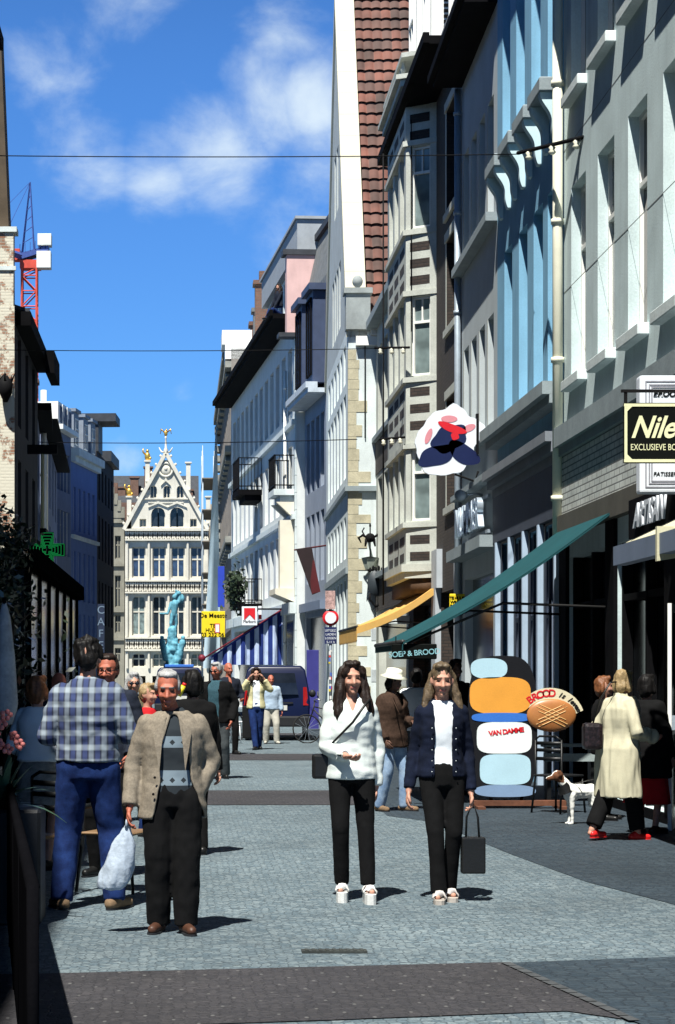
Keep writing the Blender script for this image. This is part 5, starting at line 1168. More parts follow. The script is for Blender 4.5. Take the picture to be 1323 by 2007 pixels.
# ------------------------------------------------------------------ chairs, tables, planters
def chair_tree(name, label, cat, mat, seatm, loc, rz, group=None, slats=False):
    t = thing(name, label, cat, loc, rz, group)
    mb = MB(); mb.box(-.21,.21,-.21,.21,.43,.455); put('seat', bevel(mb.mesh('seat', seatm), .01, 1), t)
    def leg(x, y, top, dx, dy): m_ = MB(); m_.smooth = True; m_.tube([(x+dx,y+dy,0),(x,y,.43),(x,y,top)] if top > .44 else [(x+dx,y+dy,0),(x,y,.43)], .013, 7); m_.build('leg', mat, t)
    for x in (-.19,.19): leg(x,-.19,.43,x*.12,-.03); leg(x,.19,.86,x*.1,.05)
    mb = MB(); mb.smooth = True; mb.tube([(-.19,.19,.86),(-.12,.205,.90),(.12,.205,.90),(.19,.19,.86)], .013, 7)
    for z_ in (.62,.72,.80): mb.box(-.19,.19,.183,.197,z_,z_+.04)
    mb.build('backrest', mat, t); return t
def table_tree(label, loc, mat, topm, group=None, r=.35):
    t = thing('cafe_table', label, 'table', loc, 0, group)
    mb = MB(); mb.lathe([(r*.96,.715),(r,.72),(r,.742),(r*.97,.747)], n=24); mb.build('tabletop', topm, t)
    mb = MB(); mb.smooth = True; mb.tube([(0,0,.02),(0,0,.714)], .025, 8)
    for k in range(4): a_ = PI*k/2+.4; mb.tube([(0,0,.06),(math.cos(a_)*.26,math.sin(a_)*.26,.014)], .014, 6)
    mb.build('pedestal', mat, t); return t
CH = M('chair_black', (.007,.008,.009), .45, .15, 6, spec=.3); WOOD = M('seat_wood', (.20,.12,.06), .5, .2, 5); WPL = M('white_plastic', (.70,.74,.76), .4, .06)
chs = [(-1.62,13.9,.4,'black metal chair at the front of the shaded terrace, nearest the dark screen'),(-1.95,15.6,2.2,'black metal chair behind the flowering planter on the terrace'),(-.52,15.3,1.2,'black metal chair with brown seat just behind the checked shirt man'),(-2.3,18.2,.3,'black metal chair deep in the shaded terrace, by the wall'),(-1.5,18.9,-1.9,'black metal chair beyond the woman in the white top'),(-1.15,14.9,-.8,'black metal chair between planter and checked shirt man')]
c0 = chair_tree('cafe_chair', chs[0][3], 'chair', CH, WOOD, (chs[0][0],chs[0][1],0), chs[0][2])
for x, y, r_, lb in chs[1:]: c_ = copy_tree(c0); c_.location = (x,y,0); c_.rotation_euler = (0,0,r_); c_['label'] = lb
for o in [c0]+[o for o in C.objects if o.name.startswith('cafe_chair.')]: o['group'] = 'black cafe chairs on the left terrace'
tb = [(-1.75,14.9,'round black cafe table by the flowering planter, in shade'),(-2.05,17.2,'round black cafe table further back on the shaded terrace')]
for x, y, lb in tb: table_tree(lb, (x,y,0), CH, CH, 'cafe tables on the left terrace')
wch = [(.98,47.5,.5,'white plastic chair by the bicycles and blue van, left one'),(1.25,50.2,2.0,'white plastic chair further back in front of the blue van')]
w0 = chair_tree('plastic_chair', wch[0][3], 'chair', WPL, WPL, (wch[0][0],wch[0][1],0), wch[0][2], 'white chairs in the sunny street')
w1_ = copy_tree(w0); w1_.location = (wch[1][0],wch[1][1],0); w1_.rotation_euler = (0,0,2.0); w1_['label'] = wch[1][3]
# bakery stools and crate shelf on the right
chair_tree('cafe_chair', 'dark folding chair between bread board and beige coat lady', 'chair', CH, CH, (SX(1095,23.8),23.8,0), 2.3)
bs = thing('bench', 'grey two-plank bench in front of the dark bakery window', 'bench', (SX(1128,25.5),25.9,0))
mb = MB(); mb.box(-.35,.35,-.10,.10,.70,.74); mb.box(-.35,.35,-.14,-.10,.52,.62); mb.build('plank', M('grey_plank', (.32,.38,.38), .7, .2), bs)
mb = MB(); mb.box(-.3,-.25,-.1,.1,0,.70); mb.build('leg', CH, bs); mb = MB(); mb.box(.25,.3,-.1,.1,0,.70); mb.build('leg', CH, bs)
wd = thing('glazed_door', 'open white framed shop door catching the sun at far right', 'door', (4.95,20.9,0), 1.25)
mb = MB(); mb.box(0,.07,-.02,.02,.02,2.35); mb.box(.75,.82,-.02,.02,.02,2.35); mb.box(.07,.75,-.02,.02,2.27,2.35); mb.box(.07,.75,-.02,.02,.02,.25); mb.box(.07,.75,-.02,.02,1.0,1.06); mb.build('frame', WHITE_PAINT, wd)
MB().box(.07,.75,-.006,.006,.25,2.27).build('pane', SHOP_GLASS, wd)
MB().box(.02,.05,-.07,-.02,1.05,1.2).build('handle', ZINC, wd)
# added black pavilion, invented to darken the left side like deep shade
pv = thing('added_pavilion', 'added black pavilion block that darkens the left side under the green cross', 'pavilion', (-4.1,27.5,0), 0)
PVM = M('added_black', (.004,.0045,.005), .95, .2, 3, 40, .1, spec=.0)
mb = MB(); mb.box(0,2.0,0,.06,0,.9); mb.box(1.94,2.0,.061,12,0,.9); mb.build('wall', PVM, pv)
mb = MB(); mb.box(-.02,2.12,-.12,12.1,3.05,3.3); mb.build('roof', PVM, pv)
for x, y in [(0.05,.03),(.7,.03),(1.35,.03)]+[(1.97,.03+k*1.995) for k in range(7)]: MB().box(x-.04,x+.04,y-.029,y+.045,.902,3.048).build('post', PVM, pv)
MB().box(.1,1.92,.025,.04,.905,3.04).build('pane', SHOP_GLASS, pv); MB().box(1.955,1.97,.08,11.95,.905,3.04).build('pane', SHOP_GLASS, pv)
# dark terrace windbreak panel at the near left corner
wbk = thing('windbreak_panel', 'black windbreak panel on feet closing the terrace at bottom left', 'screen', (0,0,0))
p0, p1 = G(82,2007), G(46,1792); d = (p1-p0); p0 = p0-d*.55; ang = math.atan2(p1.y-p0.y, p1.x-p0.x); Lp = math.hypot(p1.x-p0.x, p1.y-p0.y); wbk.location = (p0.x-.10,p0.y,0); wbk.rotation_euler = (0,0,ang)
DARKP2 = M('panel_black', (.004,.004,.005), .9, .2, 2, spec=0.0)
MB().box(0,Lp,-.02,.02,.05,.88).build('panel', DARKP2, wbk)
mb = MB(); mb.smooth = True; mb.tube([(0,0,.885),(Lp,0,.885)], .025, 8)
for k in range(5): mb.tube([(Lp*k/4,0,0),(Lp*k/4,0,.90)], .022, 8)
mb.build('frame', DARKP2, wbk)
# leaves helper
def leaves(mb, n, gen, s0, s1, asp=.5):
    for i in range(n):
        p = Vector(gen()); a = Vector([random.gauss(0,1) for _ in range(3)]).normalized()*random.uniform(s0,s1); b = a.cross(Vector([random.gauss(0,1) for _ in range(3)]))
        if b.length < 1e-6: continue
        b = b.normalized()*a.length*asp; mb.face([p-a, p+b*.9, p+a, p-b*.9])
LEAF = M('leaf_dark', (.018,.030,.014), .32, .5, 5, 30, 0, spec=.6); PET = M('petal_pink', (.70,.22,.20), .6, .25, 9); PLNT = M('planter_black', (.012,.013,.016), .5, .2)
random.seed(21)
fpn = thing('flower_planter', 'black planter with long leaves and pink blossoms at the terrace edge', 'plant', (-1.22,13.4,0))
put('pot', bevel(MB().box(-.28,.28,-.25,.25,0,.75).mesh('pot', PLNT), .02, 1), fpn)
lf = MB()
for i in range(70):
    a_ = random.uniform(0,2*PI); L_ = random.uniform(.28,.52); el_ = random.uniform(.25,1.35); q_ = []
    for j in range(7):
        t = j/6; r_ = L_*t*math.cos(el_); q_.append(Vector((r_*math.cos(a_), r_*math.sin(a_), .74+L_*(t*math.sin(el_)-.75*t*t*math.cos(el_)*.8))))
    sd = Vector((-math.sin(a_), math.cos(a_), 0))
    for j in range(6):
        w0_, w1_2 = .026*math.sin(PI*(j/6)*.9+.25), .026*math.sin(PI*((j+1)/6)*.9+.25)
        lf.face([q_[j]-sd*w0_, q_[j]+sd*w0_, q_[j+1]+sd*w1_2, q_[j+1]-sd*w1_2])
lf.build('leaves', M('leaf_strap', (.05,.10,.055), .4, .4, 5, 30, 0), fpn)
bl = MB(); bl.smooth = True
for (x, z_) in ((-.06,1.32),(.02,1.30),(-.02,1.24),(.10,1.22),(.0,1.17),(.06,1.14),(-.38,1.26),(.14,1.17),(-.1,1.28),(.05,1.36)):
    for k in range(5): a_ = 2*PI*k/5; bl.ell((x+.022*math.cos(a_),-.15+random.uniform(-.1,.1),z_+.022*math.sin(a_)),.018,.014,.018,6,4)
bl.build('blossom', PET, fpn)
tr = thing('terrace_tree', 'dark leafy potted tree over the cafe terrace at the left edge', 'tree', (-2.42,23.5,0))
put('pot', bevel(MB().box(-.3,.3,-.3,.3,0,.55).mesh('pot', PLNT), .02, 1), tr)
mb = MB(); mb.smooth = True; mb.tube([(0,0,.5),(.04,.02,1.5),(.0,.05,2.6)], [.06,.05,.035], 8)
for k in range(9):
    a_ = k*2.4; z_ = 1.7+k*.12; mb.tube([(.02,.02,z_),(.35*math.cos(a_),.35*math.sin(a_),z_+.4),(.65*math.cos(a_),.65*math.sin(a_),z_+.65)], [.03,.02,.008], 6)
mb.build('trunk', M('bark', (.05,.04,.03), .9, .3), tr)
cen = [Vector((random.gauss(0,.25),random.gauss(0,.35),random.uniform(1.9,3.6))) for _ in range(30)]
lf = MB()
def gen():
    c_ = random.choice(cen); return c_+Vector((random.gauss(0,.13),random.gauss(0,.14),random.gauss(0,.12)))
leaves(lf, 4200, gen, .03, .065); lf.build('crown', LEAF, tr)
iv = thing('climbing_plant', 'dark climbing foliage hanging on the terrace frame, low at the left edge', 'plant', (-2.1,20.5,0))
mb = MB(); mb.smooth = True
for k in range(4): mb.tube([(-.3+k*.2,.1,0),(-.28+k*.2,.05,1.2),(-.3+k*.22,0,2.2)], .02, 6)
mb.build('stem', M('bark', (.05,.04,.03)), iv)
lf = MB(); leaves(lf, 2200, lambda: (random.gauss(0,.30),random.gauss(0,.2),random.uniform(.9,2.5)), .03, .07); lf.build('foliage', LEAF, iv)
cp_ = thing('parasol', 'folded grey white parasol standing on the shaded terrace, far left', 'parasol', (-1.72,19.3,0))
mb = MB(); mb.smooth = True; mb.tube([(0,0,0),(0,0,2.35)], .02, 8); mb.build('pole', DARK_WOOD, cp_)
me = MB(); me.smooth = True
me.loft([me.ring((0,0,z_),(0,0,1),r_,r_*.8,14) for r_, z_ in ((.10,1.15),(.13,1.35),(.10,1.8),(.06,2.15),(.02,2.3))]); me.build('folded_canvas', M('parasol_cloth', (.42,.45,.50), .9, .25, 7, 30, .4), cp_)

# ------------------------------------------------------------------ vehicles
VB = M('van_blue', (.003,.007,.036), .35, .06, 2, 60, 0, spec=.35); TYRE = M('tyre', (.012,.012,.012), .8, .1); CHR = M('hubcap', (.35,.37,.40), .35, .1, metal=.7); TAIL = M('tail_lens', (.30,.012,.014), .2, .1, spec=.6); PLAST = M('bumper_plastic', (.016,.017,.02), .55, .1)
def van(name, label, loc, rz, wd=1.70, ht=1.82, ln=4.0, roof_light=False):
    """rear face at local y = 0 looking to -y; tapering cabin, bevelled shell"""
    t = thing(name, label, 'van', loc, rz); hw = wd/2
    secs = [(0.02,.42,.98),(0.0,.95,1.0),(.05,1.30,.97),(.16,1.70,.86),(.30,ht,.80)]    # (y, z, width factor) rear profile
    mb = MB(); mb.smooth = True
    def sect(y, zs, top):     # cross section at distance y
        out = []
        for z_, f in zs: out.append((hw*f, z_))
        return out
    stations = [(0.0, [(.40,.96),(.95,.985),(1.28,.95)], 1.30),(.04, [(.36,.985),(.95,1.0),(1.30,.965),(1.5,.92)], 1.52)]
    prof = lambda y, tz: [(-hw*.985,.34),(-hw,.95),(-hw*.965,1.25),(-hw*.86,tz-.10),(-hw*.74,tz),(hw*.74,tz),(hw*.86,tz-.10),(hw*.965,1.25),(hw,.95),(hw*.985,.34)]
    def lay(y, tz, k=1.0, y2=None):
        out = []
        for x, z_ in prof(y, tz):
            sl = .22*max(0, (z_-.95)/(ht-.95))**1.6 if y2 is None else 0
            out.append(mb.P((x*k, y+sl, z_)))
        return out
    R_ = [lay(0,ht-.03,.975), lay(.05,ht,1.0), lay(ln*.62,ht,1.0)]
    # bonnet: windscreen falls away at the front
    def front(y, tz, k): return [mb.P((x*k,y,min(z_,tz) if z_ > .95 else z_)) for x, z_ in prof(y, max(tz,1.0))]
    R_ += [front(ln*.80,1.15,.99), front(ln*.97,.95,.93)]
    mb.loft(R_); me = mb.mesh('body', VB); bm = bmesh.new(); bm.from_mesh(me); bmesh.ops.recalc_face_normals(bm, faces=bm.faces); bm.to_mesh(me); bm.free(); bevel(me,.03,2); me.polygons.foreach_set('use_smooth',[True]*len(me.polygons)); put('body', me, t)
    G_ = GLASS('van_glass', (.006,.008,.012), .05)
    def quad(nm, pts, mat, th=.012):
        m_ = MB(); a = [m_.P(p) for p in pts]; b = [m_.P((p[0],p[1]-th,p[2])) for p in pts]; n_ = len(pts); m_.F(b); 
        for k in range(n_): m_.F((a[k],a[(k+1)%n_],b[(k+1)%n_],b[k]))
        return m_.build(nm, mat, t)
    yb = lambda z_: .22*max(0,(z_-.95)/(ht-.95))**1.6-.004
    quad('rear_window', [(-hw*.66,yb(1.12),1.12),(hw*.66,yb(1.12),1.12),(hw*.60,yb(1.4),1.4),(hw*.55,yb(1.64),1.64),(-hw*.55,yb(1.64),1.64),(-hw*.60,yb(1.4),1.4)], G_)
    for s_ in (-1,1):
        quad('tail_light', [(s_*hw*.80,yb(1.0),.86),(s_*hw*.955,.02,.86),(s_*hw*.90,yb(1.3)+.02,1.30),(s_*hw*.80,yb(1.3),1.30)][::(1 if s_ > 0 else -1)], TAIL, .02)
    put('bumper', bevel(MB().box(-hw*.99,hw*.99,-.08,.2,.34,.60).mesh('bumper', PLAST), .04, 2), t)
    MB().box(-.27,.27,-.015,.0,.74,.86).build('number_plate', M('plate_white', (.55,.55,.52), .4), t)
    mb = MB(); mb.box(-hw*.5,hw*.5,-.02,.0,.90,.94); mb.box(-.012,.012,-.012,.10,.62,.95); mb.build('door_seam', PLAST, t)
    for y in (.72, ln-.8):
        for s_ in (-1,1):
            m_ = MB(); m_.smooth = True; R2 = [m_.ring((s_*(hw*.93+dx),y,.31),(1,0,0),r_,r_,22) for r_, dx in ((.22,-.11),(.30,-.10),(.315,-.05),(.30,.0),(.2,.012))]; m_.loft(R2); w_ = m_.build('wheel', TYRE, t)
            m_ = MB(); m_.smooth = True; m_.loft([m_.ring((s_*(hw*.93+dx),y,.31),(1,0,0),r_,r_,16) for r_, dx in ((.2,.013),(.17,.022),(.05,.03))]); m_.build('hubcap', CHR, w_)
    for s_ in (-1,1): m_ = MB(); m_.smooth = True; m_.ell((s_*(hw+.09),ln*.66,1.12),.09,.06,.10,8,6); m_.build('wing_mirror', PLAST, t)
    if roof_light: 
        m_ = MB(); m_.box(-.5,.5,.45,.62,ht+.002,ht+.10); put('roof_bar', bevel(m_.mesh('roof_bar', M('lamp_blue', (.05,.16,.55), .2, .1, spec=.6)), .02, 1), t)
        m_ = MB(); m_.loft([m_.ring((hw*.72,y,1.02),(0,1,0),.16,.16,24) for y in (-.012,-.02)]); m_.build('round_emblem', M('emblem_yellow', (.75,.50,.04), .4, .1), t)
        text('1', .2, M('emblem_dark', (.25,.15,.03), .5), t, facing((hw*.72,-.021,1.02)), ext=.003)
    return t
van('parked_van', 'dark blue compact van parked with its rear to us under the striped awning', (SX(541,49.4),49.4,0), -.05, 1.64, 1.82, 4.0)
van('parked_van', 'dark blue van with round yellow emblem beyond the grey haired man', (SX(352,70),70,0), .02, 1.72, 1.84, 4.2, True)

# bicycle leaning by the pole
def bicycle(name, label, loc, rz, lean=0, group=None):
    t = thing(name, label, 'bicycle', loc, rz, group); t.rotation_euler = (lean,0,rz)
    def wheel(x):
        m_ = MB(); m_.smooth = True; c_ = [(x+.33*math.cos(a_),0,.34+.33*math.sin(a_)) for a_ in [2*PI*i/28 for i in range(29)]]; m_.tube(c_, .017, 6, cap=False); w_ = m_.build('wheel', TYRE, t)
        m_ = MB()
        for i in range(14): a_ = 2*PI*i/14; m_.tube([(x,.0,.34),(x+.32*math.cos(a_),0,.34+.32*math.sin(a_))], .0025, 4)
        m_.build('spokes', ZINC, w_)
    wheel(-.52); wheel(.52)
    m_ = MB(); m_.smooth = True
    for q_ in ([(-.52,0,.34),(-.12,0,.30),(-.2,0,.82)],[(-.12,0,.30),(.36,0,.80)],[(-.18,0,.74),(.34,0,.86)],[(-.52,0,.34),(-.18,0,.72)],[(.52,0,.34),(.36,0,.80),(.32,0,1.0)]): m_.tube(q_, .016, 6)
    m_.build('frame', CH, t); m_ = MB(); m_.smooth = True; m_.ell((-.22,0,.88),.13,.07,.04,10,6); m_.build('saddle', TYRE, t)
    m_ = MB(); m_.smooth = True; m_.tube([(.22,-.26,.99),(.31,-.2,1.02),(.33,0,1.01),(.31,.2,1.02),(.22,.26,.99)], .013, 6); m_.build('handlebar', CHR, t)
    m_ = MB(); m_.smooth = True; m_.tube([(-.12,-.02,.30),(-.12,-.02,.30),(-.12,-.02,.305)], .09, 12); m_.tube([(-.12,-.08,.30),(-.04,-.08,.16)], .01, 6); m_.build('pedal', CHR, t)
bicycle('bicycle', 'black bicycle leaning beyond the girl in white, its front wheel showing', (SX(646,47.5),47.6,0), PI+.12, .12)
bicycle('bicycle', 'dark bicycle parked among the white chairs near the balding man', (1.05,49.0,0), 1.1, -.1)
# brightly painted delivery tricycle shape and door recess by the van: violet painted door
dv = thing('painted_door', 'violet blue painted door leaf standing open beside the parked van', 'door', (SX(601,58),58,0), .25)
put('leaf', bevel(MB().box(0,.36,-.02,.02,.05,2.3).mesh('leaf', M('violet_paint', (.05,.05,.24), .5, .12)), .008, 1), dv); MB().box(.30,.33,-.06,-.02,1.0,1.12).build('handle', CHR, dv)
# black litter bin and bollard in the shade
bn_ = thing('litter_bin', 'dark litter bin standing behind the windbreak at the left', 'bin', (-1.55,12.2,0))
mb = MB(); mb.lathe([(.0,0),(.20,.0),(.23,.75),(.25,.78),(.25,.86),(.2,.9)], n=20); mb.build('drum', M('bin_navy', (.005,.007,.012), .8, .2, spec=.05), bn_)
mb = MB(); mb.lathe([(.2,.902),(.12,.95),(.0,.96)], n=20); mb.build('lid', PLAST, bn_)
# ------------------------------------------------------------------ people: one continuous skin surface each, clothing and hair as children
def SKIN(name, col):
    return M(name, col, .55, .12, 14, 60, .05, spec=.35)
SK_RED = SKIN('skin_ruddy', (.38,.115,.07)); SK_FAIR = SKIN('skin_fair', (.46,.235,.165)); SK_DARK = SKIN('skin_brown', (.12,.06,.04))
EYEM = PLAIN('eye_dark', (.05,.028,.022), .4); BROWM = PLAIN('brow', (.16,.08,.05), .8); LIP = PLAIN('lip', (.40,.13,.11), .5)
def cloth(name, col, var=.2, sc=18, fine=160, bump=.2): return M(name, col, .9, var, sc, fine, bump, spec=.15, bdist=.004)
def ik(a, b, l1, l2, pole):
    a, b = Vector(a), Vector(b); d = b-a; L = min(d.length, (l1+l2)*.999); dn = d.normalized(); x = (l1*l1-l2*l2+L*L)/(2*L); h = math.sqrt(max(0, l1*l1-x*x))
    p = Vector(pole); p = (p-dn*p.dot(dn)); p = p.normalized() if p.length > 1e-6 else Vector((0,1,0)); return a+dn*x+p*h
class Body:
    def __init__(s, h, fem=False, fat=1.0, LH=(.27,-.03,.80), RH=(-.27,-.03,.80), LF=(.10,0,.08), RF=(-.10,0,.08), LE=None, RE=None, LK=None, RK=None, yaw=0, pitch=0, lean=0, near=False, epole=(0,1,.0), headoff=(0,0)):
        s.k = h/1.75; s.fem = fem; s.fat = fat; s.near = near; s.yaw = yaw; s.pitch = pitch; s.lean = lean
        sw = .155 if fem else .180
        s.sh = {1: Vector((sw,.01+lean*.5,1.395)), -1: Vector((-sw,.01+lean*.5,1.395))}; s.hip = {1: Vector((.088,0,.93)), -1: Vector((-.088,0,.93))}
        s.hand = {1: Vector(LH), -1: Vector(RH)}; s.foot = {1: Vector(LF), -1: Vector(RF)}
        s.el = {}; s.kn = {}
        for q, e, k in ((1,LE,LK),(-1,RE,RK)):
            s.el[q] = Vector(e) if e else ik(s.sh[q], s.hand[q], .29, .26, Vector((q*.35,1,0))); s.kn[q] = Vector(k) if k else ik(s.hip[q], s.foot[q], .44, .43, Vector((q*.12,-1,0)))
        s.ho = Vector((headoff[0], lean+headoff[1], 0)); s.HM = Matrix.Translation(Vector((0,0,1.49))+s.ho) @ Matrix.Rotation(yaw,4,'Z') @ Matrix.Rotation(pitch,4,'X') @ Matrix.Translation((0,0,-1.49))
    def hp(s, *p): return s.HM @ Vector(p)
    def scale(s): m = MB(); m.m = Matrix.Scale(s.k, 4); return m
    def torso(s, mb, hem, grow=0.0, flare=0.0, top=1.475, n=22):
        f = s.fat
        P = [(.82,.172,.118),(.95,.172,.122),(1.05,.150,.108),(1.14,.142,.104),(1.26,.160,.122),(1.35,.162,.115),(1.41,.128,.092),(1.475,.070,.066)] if s.fem else [(.82,.168,.118),(.95,.166,.120),(1.05,.160,.115),(1.14,.162,.115),(1.26,.180,.124),(1.35,.184,.118),(1.41,.150,.098),(1.475,.078,.070)]
        def at(z):
            if z <= P[0][0]: return P[0][1], P[0][2]
            for a, b in zip(P, P[1:]):
                if z <= b[0]: t = (z-a[0])/(b[0]-a[0]); return a[1]+(b[1]-a[1])*t, a[2]+(b[2]-a[2])*t
            return P[-1][1], P[-1][2]
        zs = [hem]; z = hem
        while z < top-.06: z += .05; zs.append(min(z, top))
        zs.append(top); R = []
        for z in zs:
            rx, ry = at(z); fl = flare*max(0, 1.1-z); ln = s.lean*max(0,min(1,(z-.95)/.5))
            R.append(mb.ring((0,.005+ln,z),(0,0,1),(rx*f+grow+fl),(ry*f+grow+fl*.7),n,(1,0,0)))
        mb.loft(R)
    def skin(s, mat, parent, fingers=True, lips=True, shoes=True, brow=BROWM, stubble=None):
        mb = s.scale(); f = s.fat; vox = (.0085 if s.near else .016)*s.k
        s.torso(mb, .98, -.016, top=1.46)
        mb.ell((0,.01,.95), .125*f,.085*f,.10)
        for q in (1,-1):
            ar = .80 if s.fem else .92; mb.caps(s.sh[q]*.95, s.el[q], .048*ar, .038*ar); mb.caps(s.el[q], s.hand[q], .038*ar, .026)
            mb.caps(s.hip[q], s.kn[q], .078*f, .052); mb.caps(s.kn[q], s.foot[q], .050, .036); mb.caps(s.foot[q]+Vector((0,.02,-.035)), s.foot[q]+Vector((q*.022,-.105,-.045)), .030, .023)
            d = (s.hand[q]-s.el[q]).normalized(); s.hd = d
            side = Vector((0,-1,0)); side = (side-d*side.dot(d)).normalized(); nrm_ = d.cross(side)
            M3 = Matrix((side, nrm_, d)).transposed(); mb.ell(s.hand[q]+d*.05, .040,.017,.056, 10, 7, M3)
        neck0 = Vector((0,.012+s.lean,1.42)); mb.caps(neck0, s.hp(0,.0,1.56), .055 if s.fem else .062, .05)
        def he(c, *r): mb.ell(s.hp(*c), *r, 14, 10, s.HM.to_3x3())
        he((0,.012,1.652), .076,.094,.098); he((0,-.022,1.60), .064,.074,.088); he((0,-.040,1.545), .046,.046,.034)
        mb.caps(s.hp(0,-.092,1.632), s.hp(0,-.116,1.590), .009, .0145); mb.caps(s.hp(-.034,-.084,1.650), s.hp(.034,-.084,1.650), .014, .014)
        he((0,-.088,1.556), .024,.016,.013); he((0,-.082,1.523), .020,.016,.015)
        for q in (1,-1): he((q*.036,-.072,1.592), .024,.020,.022); he((q*.078,.008,1.612), .011,.022,.034); he((q*.014,-.104,1.588), .010,.010,.009)
        me = remesh(mb, vox, 1)
        for m_ in (mat, EYEM, brow, LIP): me.materials.append(m_)
        if stubble: me.materials.append(stubble)
        inv = s.HM.inverted()
        for p in me.polygons:
            c = inv @ (p.center/s.k)
            if c.y < -.045 and c.z > 1.5:
                ax = abs(c.x)
                if abs(ax-.032) < .014 and abs(c.z-1.625) < .0055: p.material_index = 1
                elif .012 < ax < .048 and abs(c.z-1.648) < .0048: p.material_index = 2
                elif ax < .024 and abs(c.z-1.555) < .008 and c.y < -.075: p.material_index = 3
                elif stubble and c.z < 1.57: p.material_index = 4
        o = put('body', me, parent)
        if fingers:
            fb = MB(); fb.m = Matrix.Scale(s.k,4); fb.smooth = True
            for q in (1,-1):
                d = (s.hand[q]-s.el[q]).normalized(); side = Vector((0,-1,0)); side = (side-d*side.dot(d)).normalized(); pn = d.cross(side)*(-q)
                if pn.x*q > 0: pn = -pn      # palm turned to the body
                root = s.hand[q]+d*.088
                for i, ln in enumerate((.068,.078,.074,.058)):
                    b = root+side*((1.5-i)*.019)-d*(.006 if i in (0,3) else 0); c1 = .25+.10*i; pts = [b-d*.02]; ang = 0; p = b
                    for seg in (.42,.32,.26):
                        ang += .42+.06*i; p = p+(d*math.cos(ang)+pn*math.sin(ang))*ln*seg; pts.append(p)
                    fb.tube([b-d*.025, b]+pts[1:], [.009,.0092,.0088,.008,.006], 7)
                tb_ = s.hand[q]+d*.03+side*.03; fb.tube([tb_-side*.012, tb_+side*.016+d*.022, tb_+side*.018+d*.05+pn*.012, tb_+side*.008+d*.072+pn*.022], [.012,.012,.010,.007], 7)
            fm = fb.mesh('fingers', mat); bm = bmesh.new(); bm.from_mesh(me); bm.from_mesh(fm); bm.to_mesh(me); bm.free(); bpy.data.meshes.remove(fm)
        return o
    def trousers(s, mat, parent, r=(.098,.072,.058), zend=.05, name='trousers', wr=.006, waist=1.02, flare=0.0):
        mb = s.scale(); f = s.fat
        R = [mb.ring((0,.004,z),(0,0,1),rx*f,ry*f,20,(1,0,0)) for z, rx, ry in ((.84,.168,.118),(.92,.176,.128),(.98,.168,.124),(waist,.158,.116))]; mb.loft(R)
        for q in (1,-1):
            ft = s.foot[q].copy(); dn = (ft-s.kn[q]).normalized(); end = s.kn[q]+dn*((ft-s.kn[q]).length+.08-zend-.0)
            mb.caps(s.hip[q]+Vector((0,0,-.01)), s.kn[q], r[0]*f, r[1], 14)
            mb.tube([s.kn[q]+Vector((0,0,.02)), s.kn[q].lerp(end,.5), end], [r[1],(r[1]+r[2])*.5,r[2]+flare], 14)
        me = remesh(mb, (.012 if s.near else .02)*s.k, 2, wr*.8, 9, 3, stretch=(1.1,1.1,.8)); me.materials.append(mat); return put(name, me, parent)
    def top(s, mat, parent, name='jacket', hem=.86, grow=.016, flare=0.0, sr=(.066,.056,.044), sleeve=1.0, opening=None, collar=0.0, wr=.008, thick=.008, hood=False, wsc=9, mats=None, paint=None, stretch=(.8,.8,1.3)):
        mb = s.scale(); s.torso(mb, hem, grow, flare)
        for q in (1,-1):
            s0 = s.sh[q]+Vector((-q*.012,0,-.005)); e, h = s.el[q], s.hand[q]
            mb.caps(s0, s0.lerp(e,min(1,sleeve*2)), sr[0], sr[1], 14)
            if sleeve > .5: mb.tube([e-(h-e)*.06, e, e.lerp(h,.5*(sleeve*2-1)), e.lerp(h, sleeve*2-1)], [sr[1]*.9,sr[1],(sr[1]+sr[2])*.52,sr[2]], 14)
        if collar: mb.tube([(0,.015+s.lean,1.45),(0,.012+s.lean,1.47+collar)], [.088,.074], 16, ry=[.078,.066])
        if hood: mb.ell((0,.10,1.44), .12,.06,.08)
        me = remesh(mb, (.011 if s.near else .018)*s.k, 2, wr, wsc, 7, stretch=stretch)
        if opening:
            bm = bmesh.new(); bm.from_mesh(me); dead = []
            for p in bm.faces:
                c = p.calc_center_median()/s.k; w_ = opening(c.z)
                if w_ and p.normal.y < .25 and c.y < -.02+s.lean*.5 and abs(c.x-w_[0]) < w_[1]: dead.append(p)
            bmesh.ops.delete(bm, geom=dead, context='FACES')
            for _ in range(14):
                nb_ = {}
                for v in bm.verts:
                    if v.is_boundary:
                        q_ = [e.other_vert(v).co for e in v.link_edges if e.is_boundary]
                        if len(q_) == 2: nb_[v] = (q_[0]+q_[1]+v.co*2)/4
                for v, c in nb_.items(): v.co = c
            bm.to_mesh(me); bm.free()
            r_ = bmesh.new(); r_.from_mesh(me); bmesh.ops.solidify(r_, geom=r_.faces, thickness=thick*s.k); r_.to_mesh(me); r_.free()
            me.polygons.foreach_set('use_smooth',[True]*len(me.polygons))
        for m_ in (mats or [mat]): me.materials.append(m_)
        if paint:
            for p in me.polygons: p.material_index = paint(p.center/s.k)
        return put(name, me, parent)
    def skirt(s, mat, parent, z0, z1=1.03, r1=.19, r0=.25, name='skirt'):
        mb = s.scale(); n = 28; R = []
        for i in range(9):
            t = i/8; z = z1+(z0-z1)*t; r = r1+(r0-r1)*t; ring = []
            for k in range(n): a = 2*PI*k/n; w = 1+.05*t*math.sin(a*7); ring.append(mb.P((r*w*math.cos(a), .75*r*w*math.sin(a), z)))
            R.append(ring)
        mb.smooth = True
        mb.f = []; mb.mi = []; mb.sm = []; mb.loft(R); return mb.build(name, mat, parent)
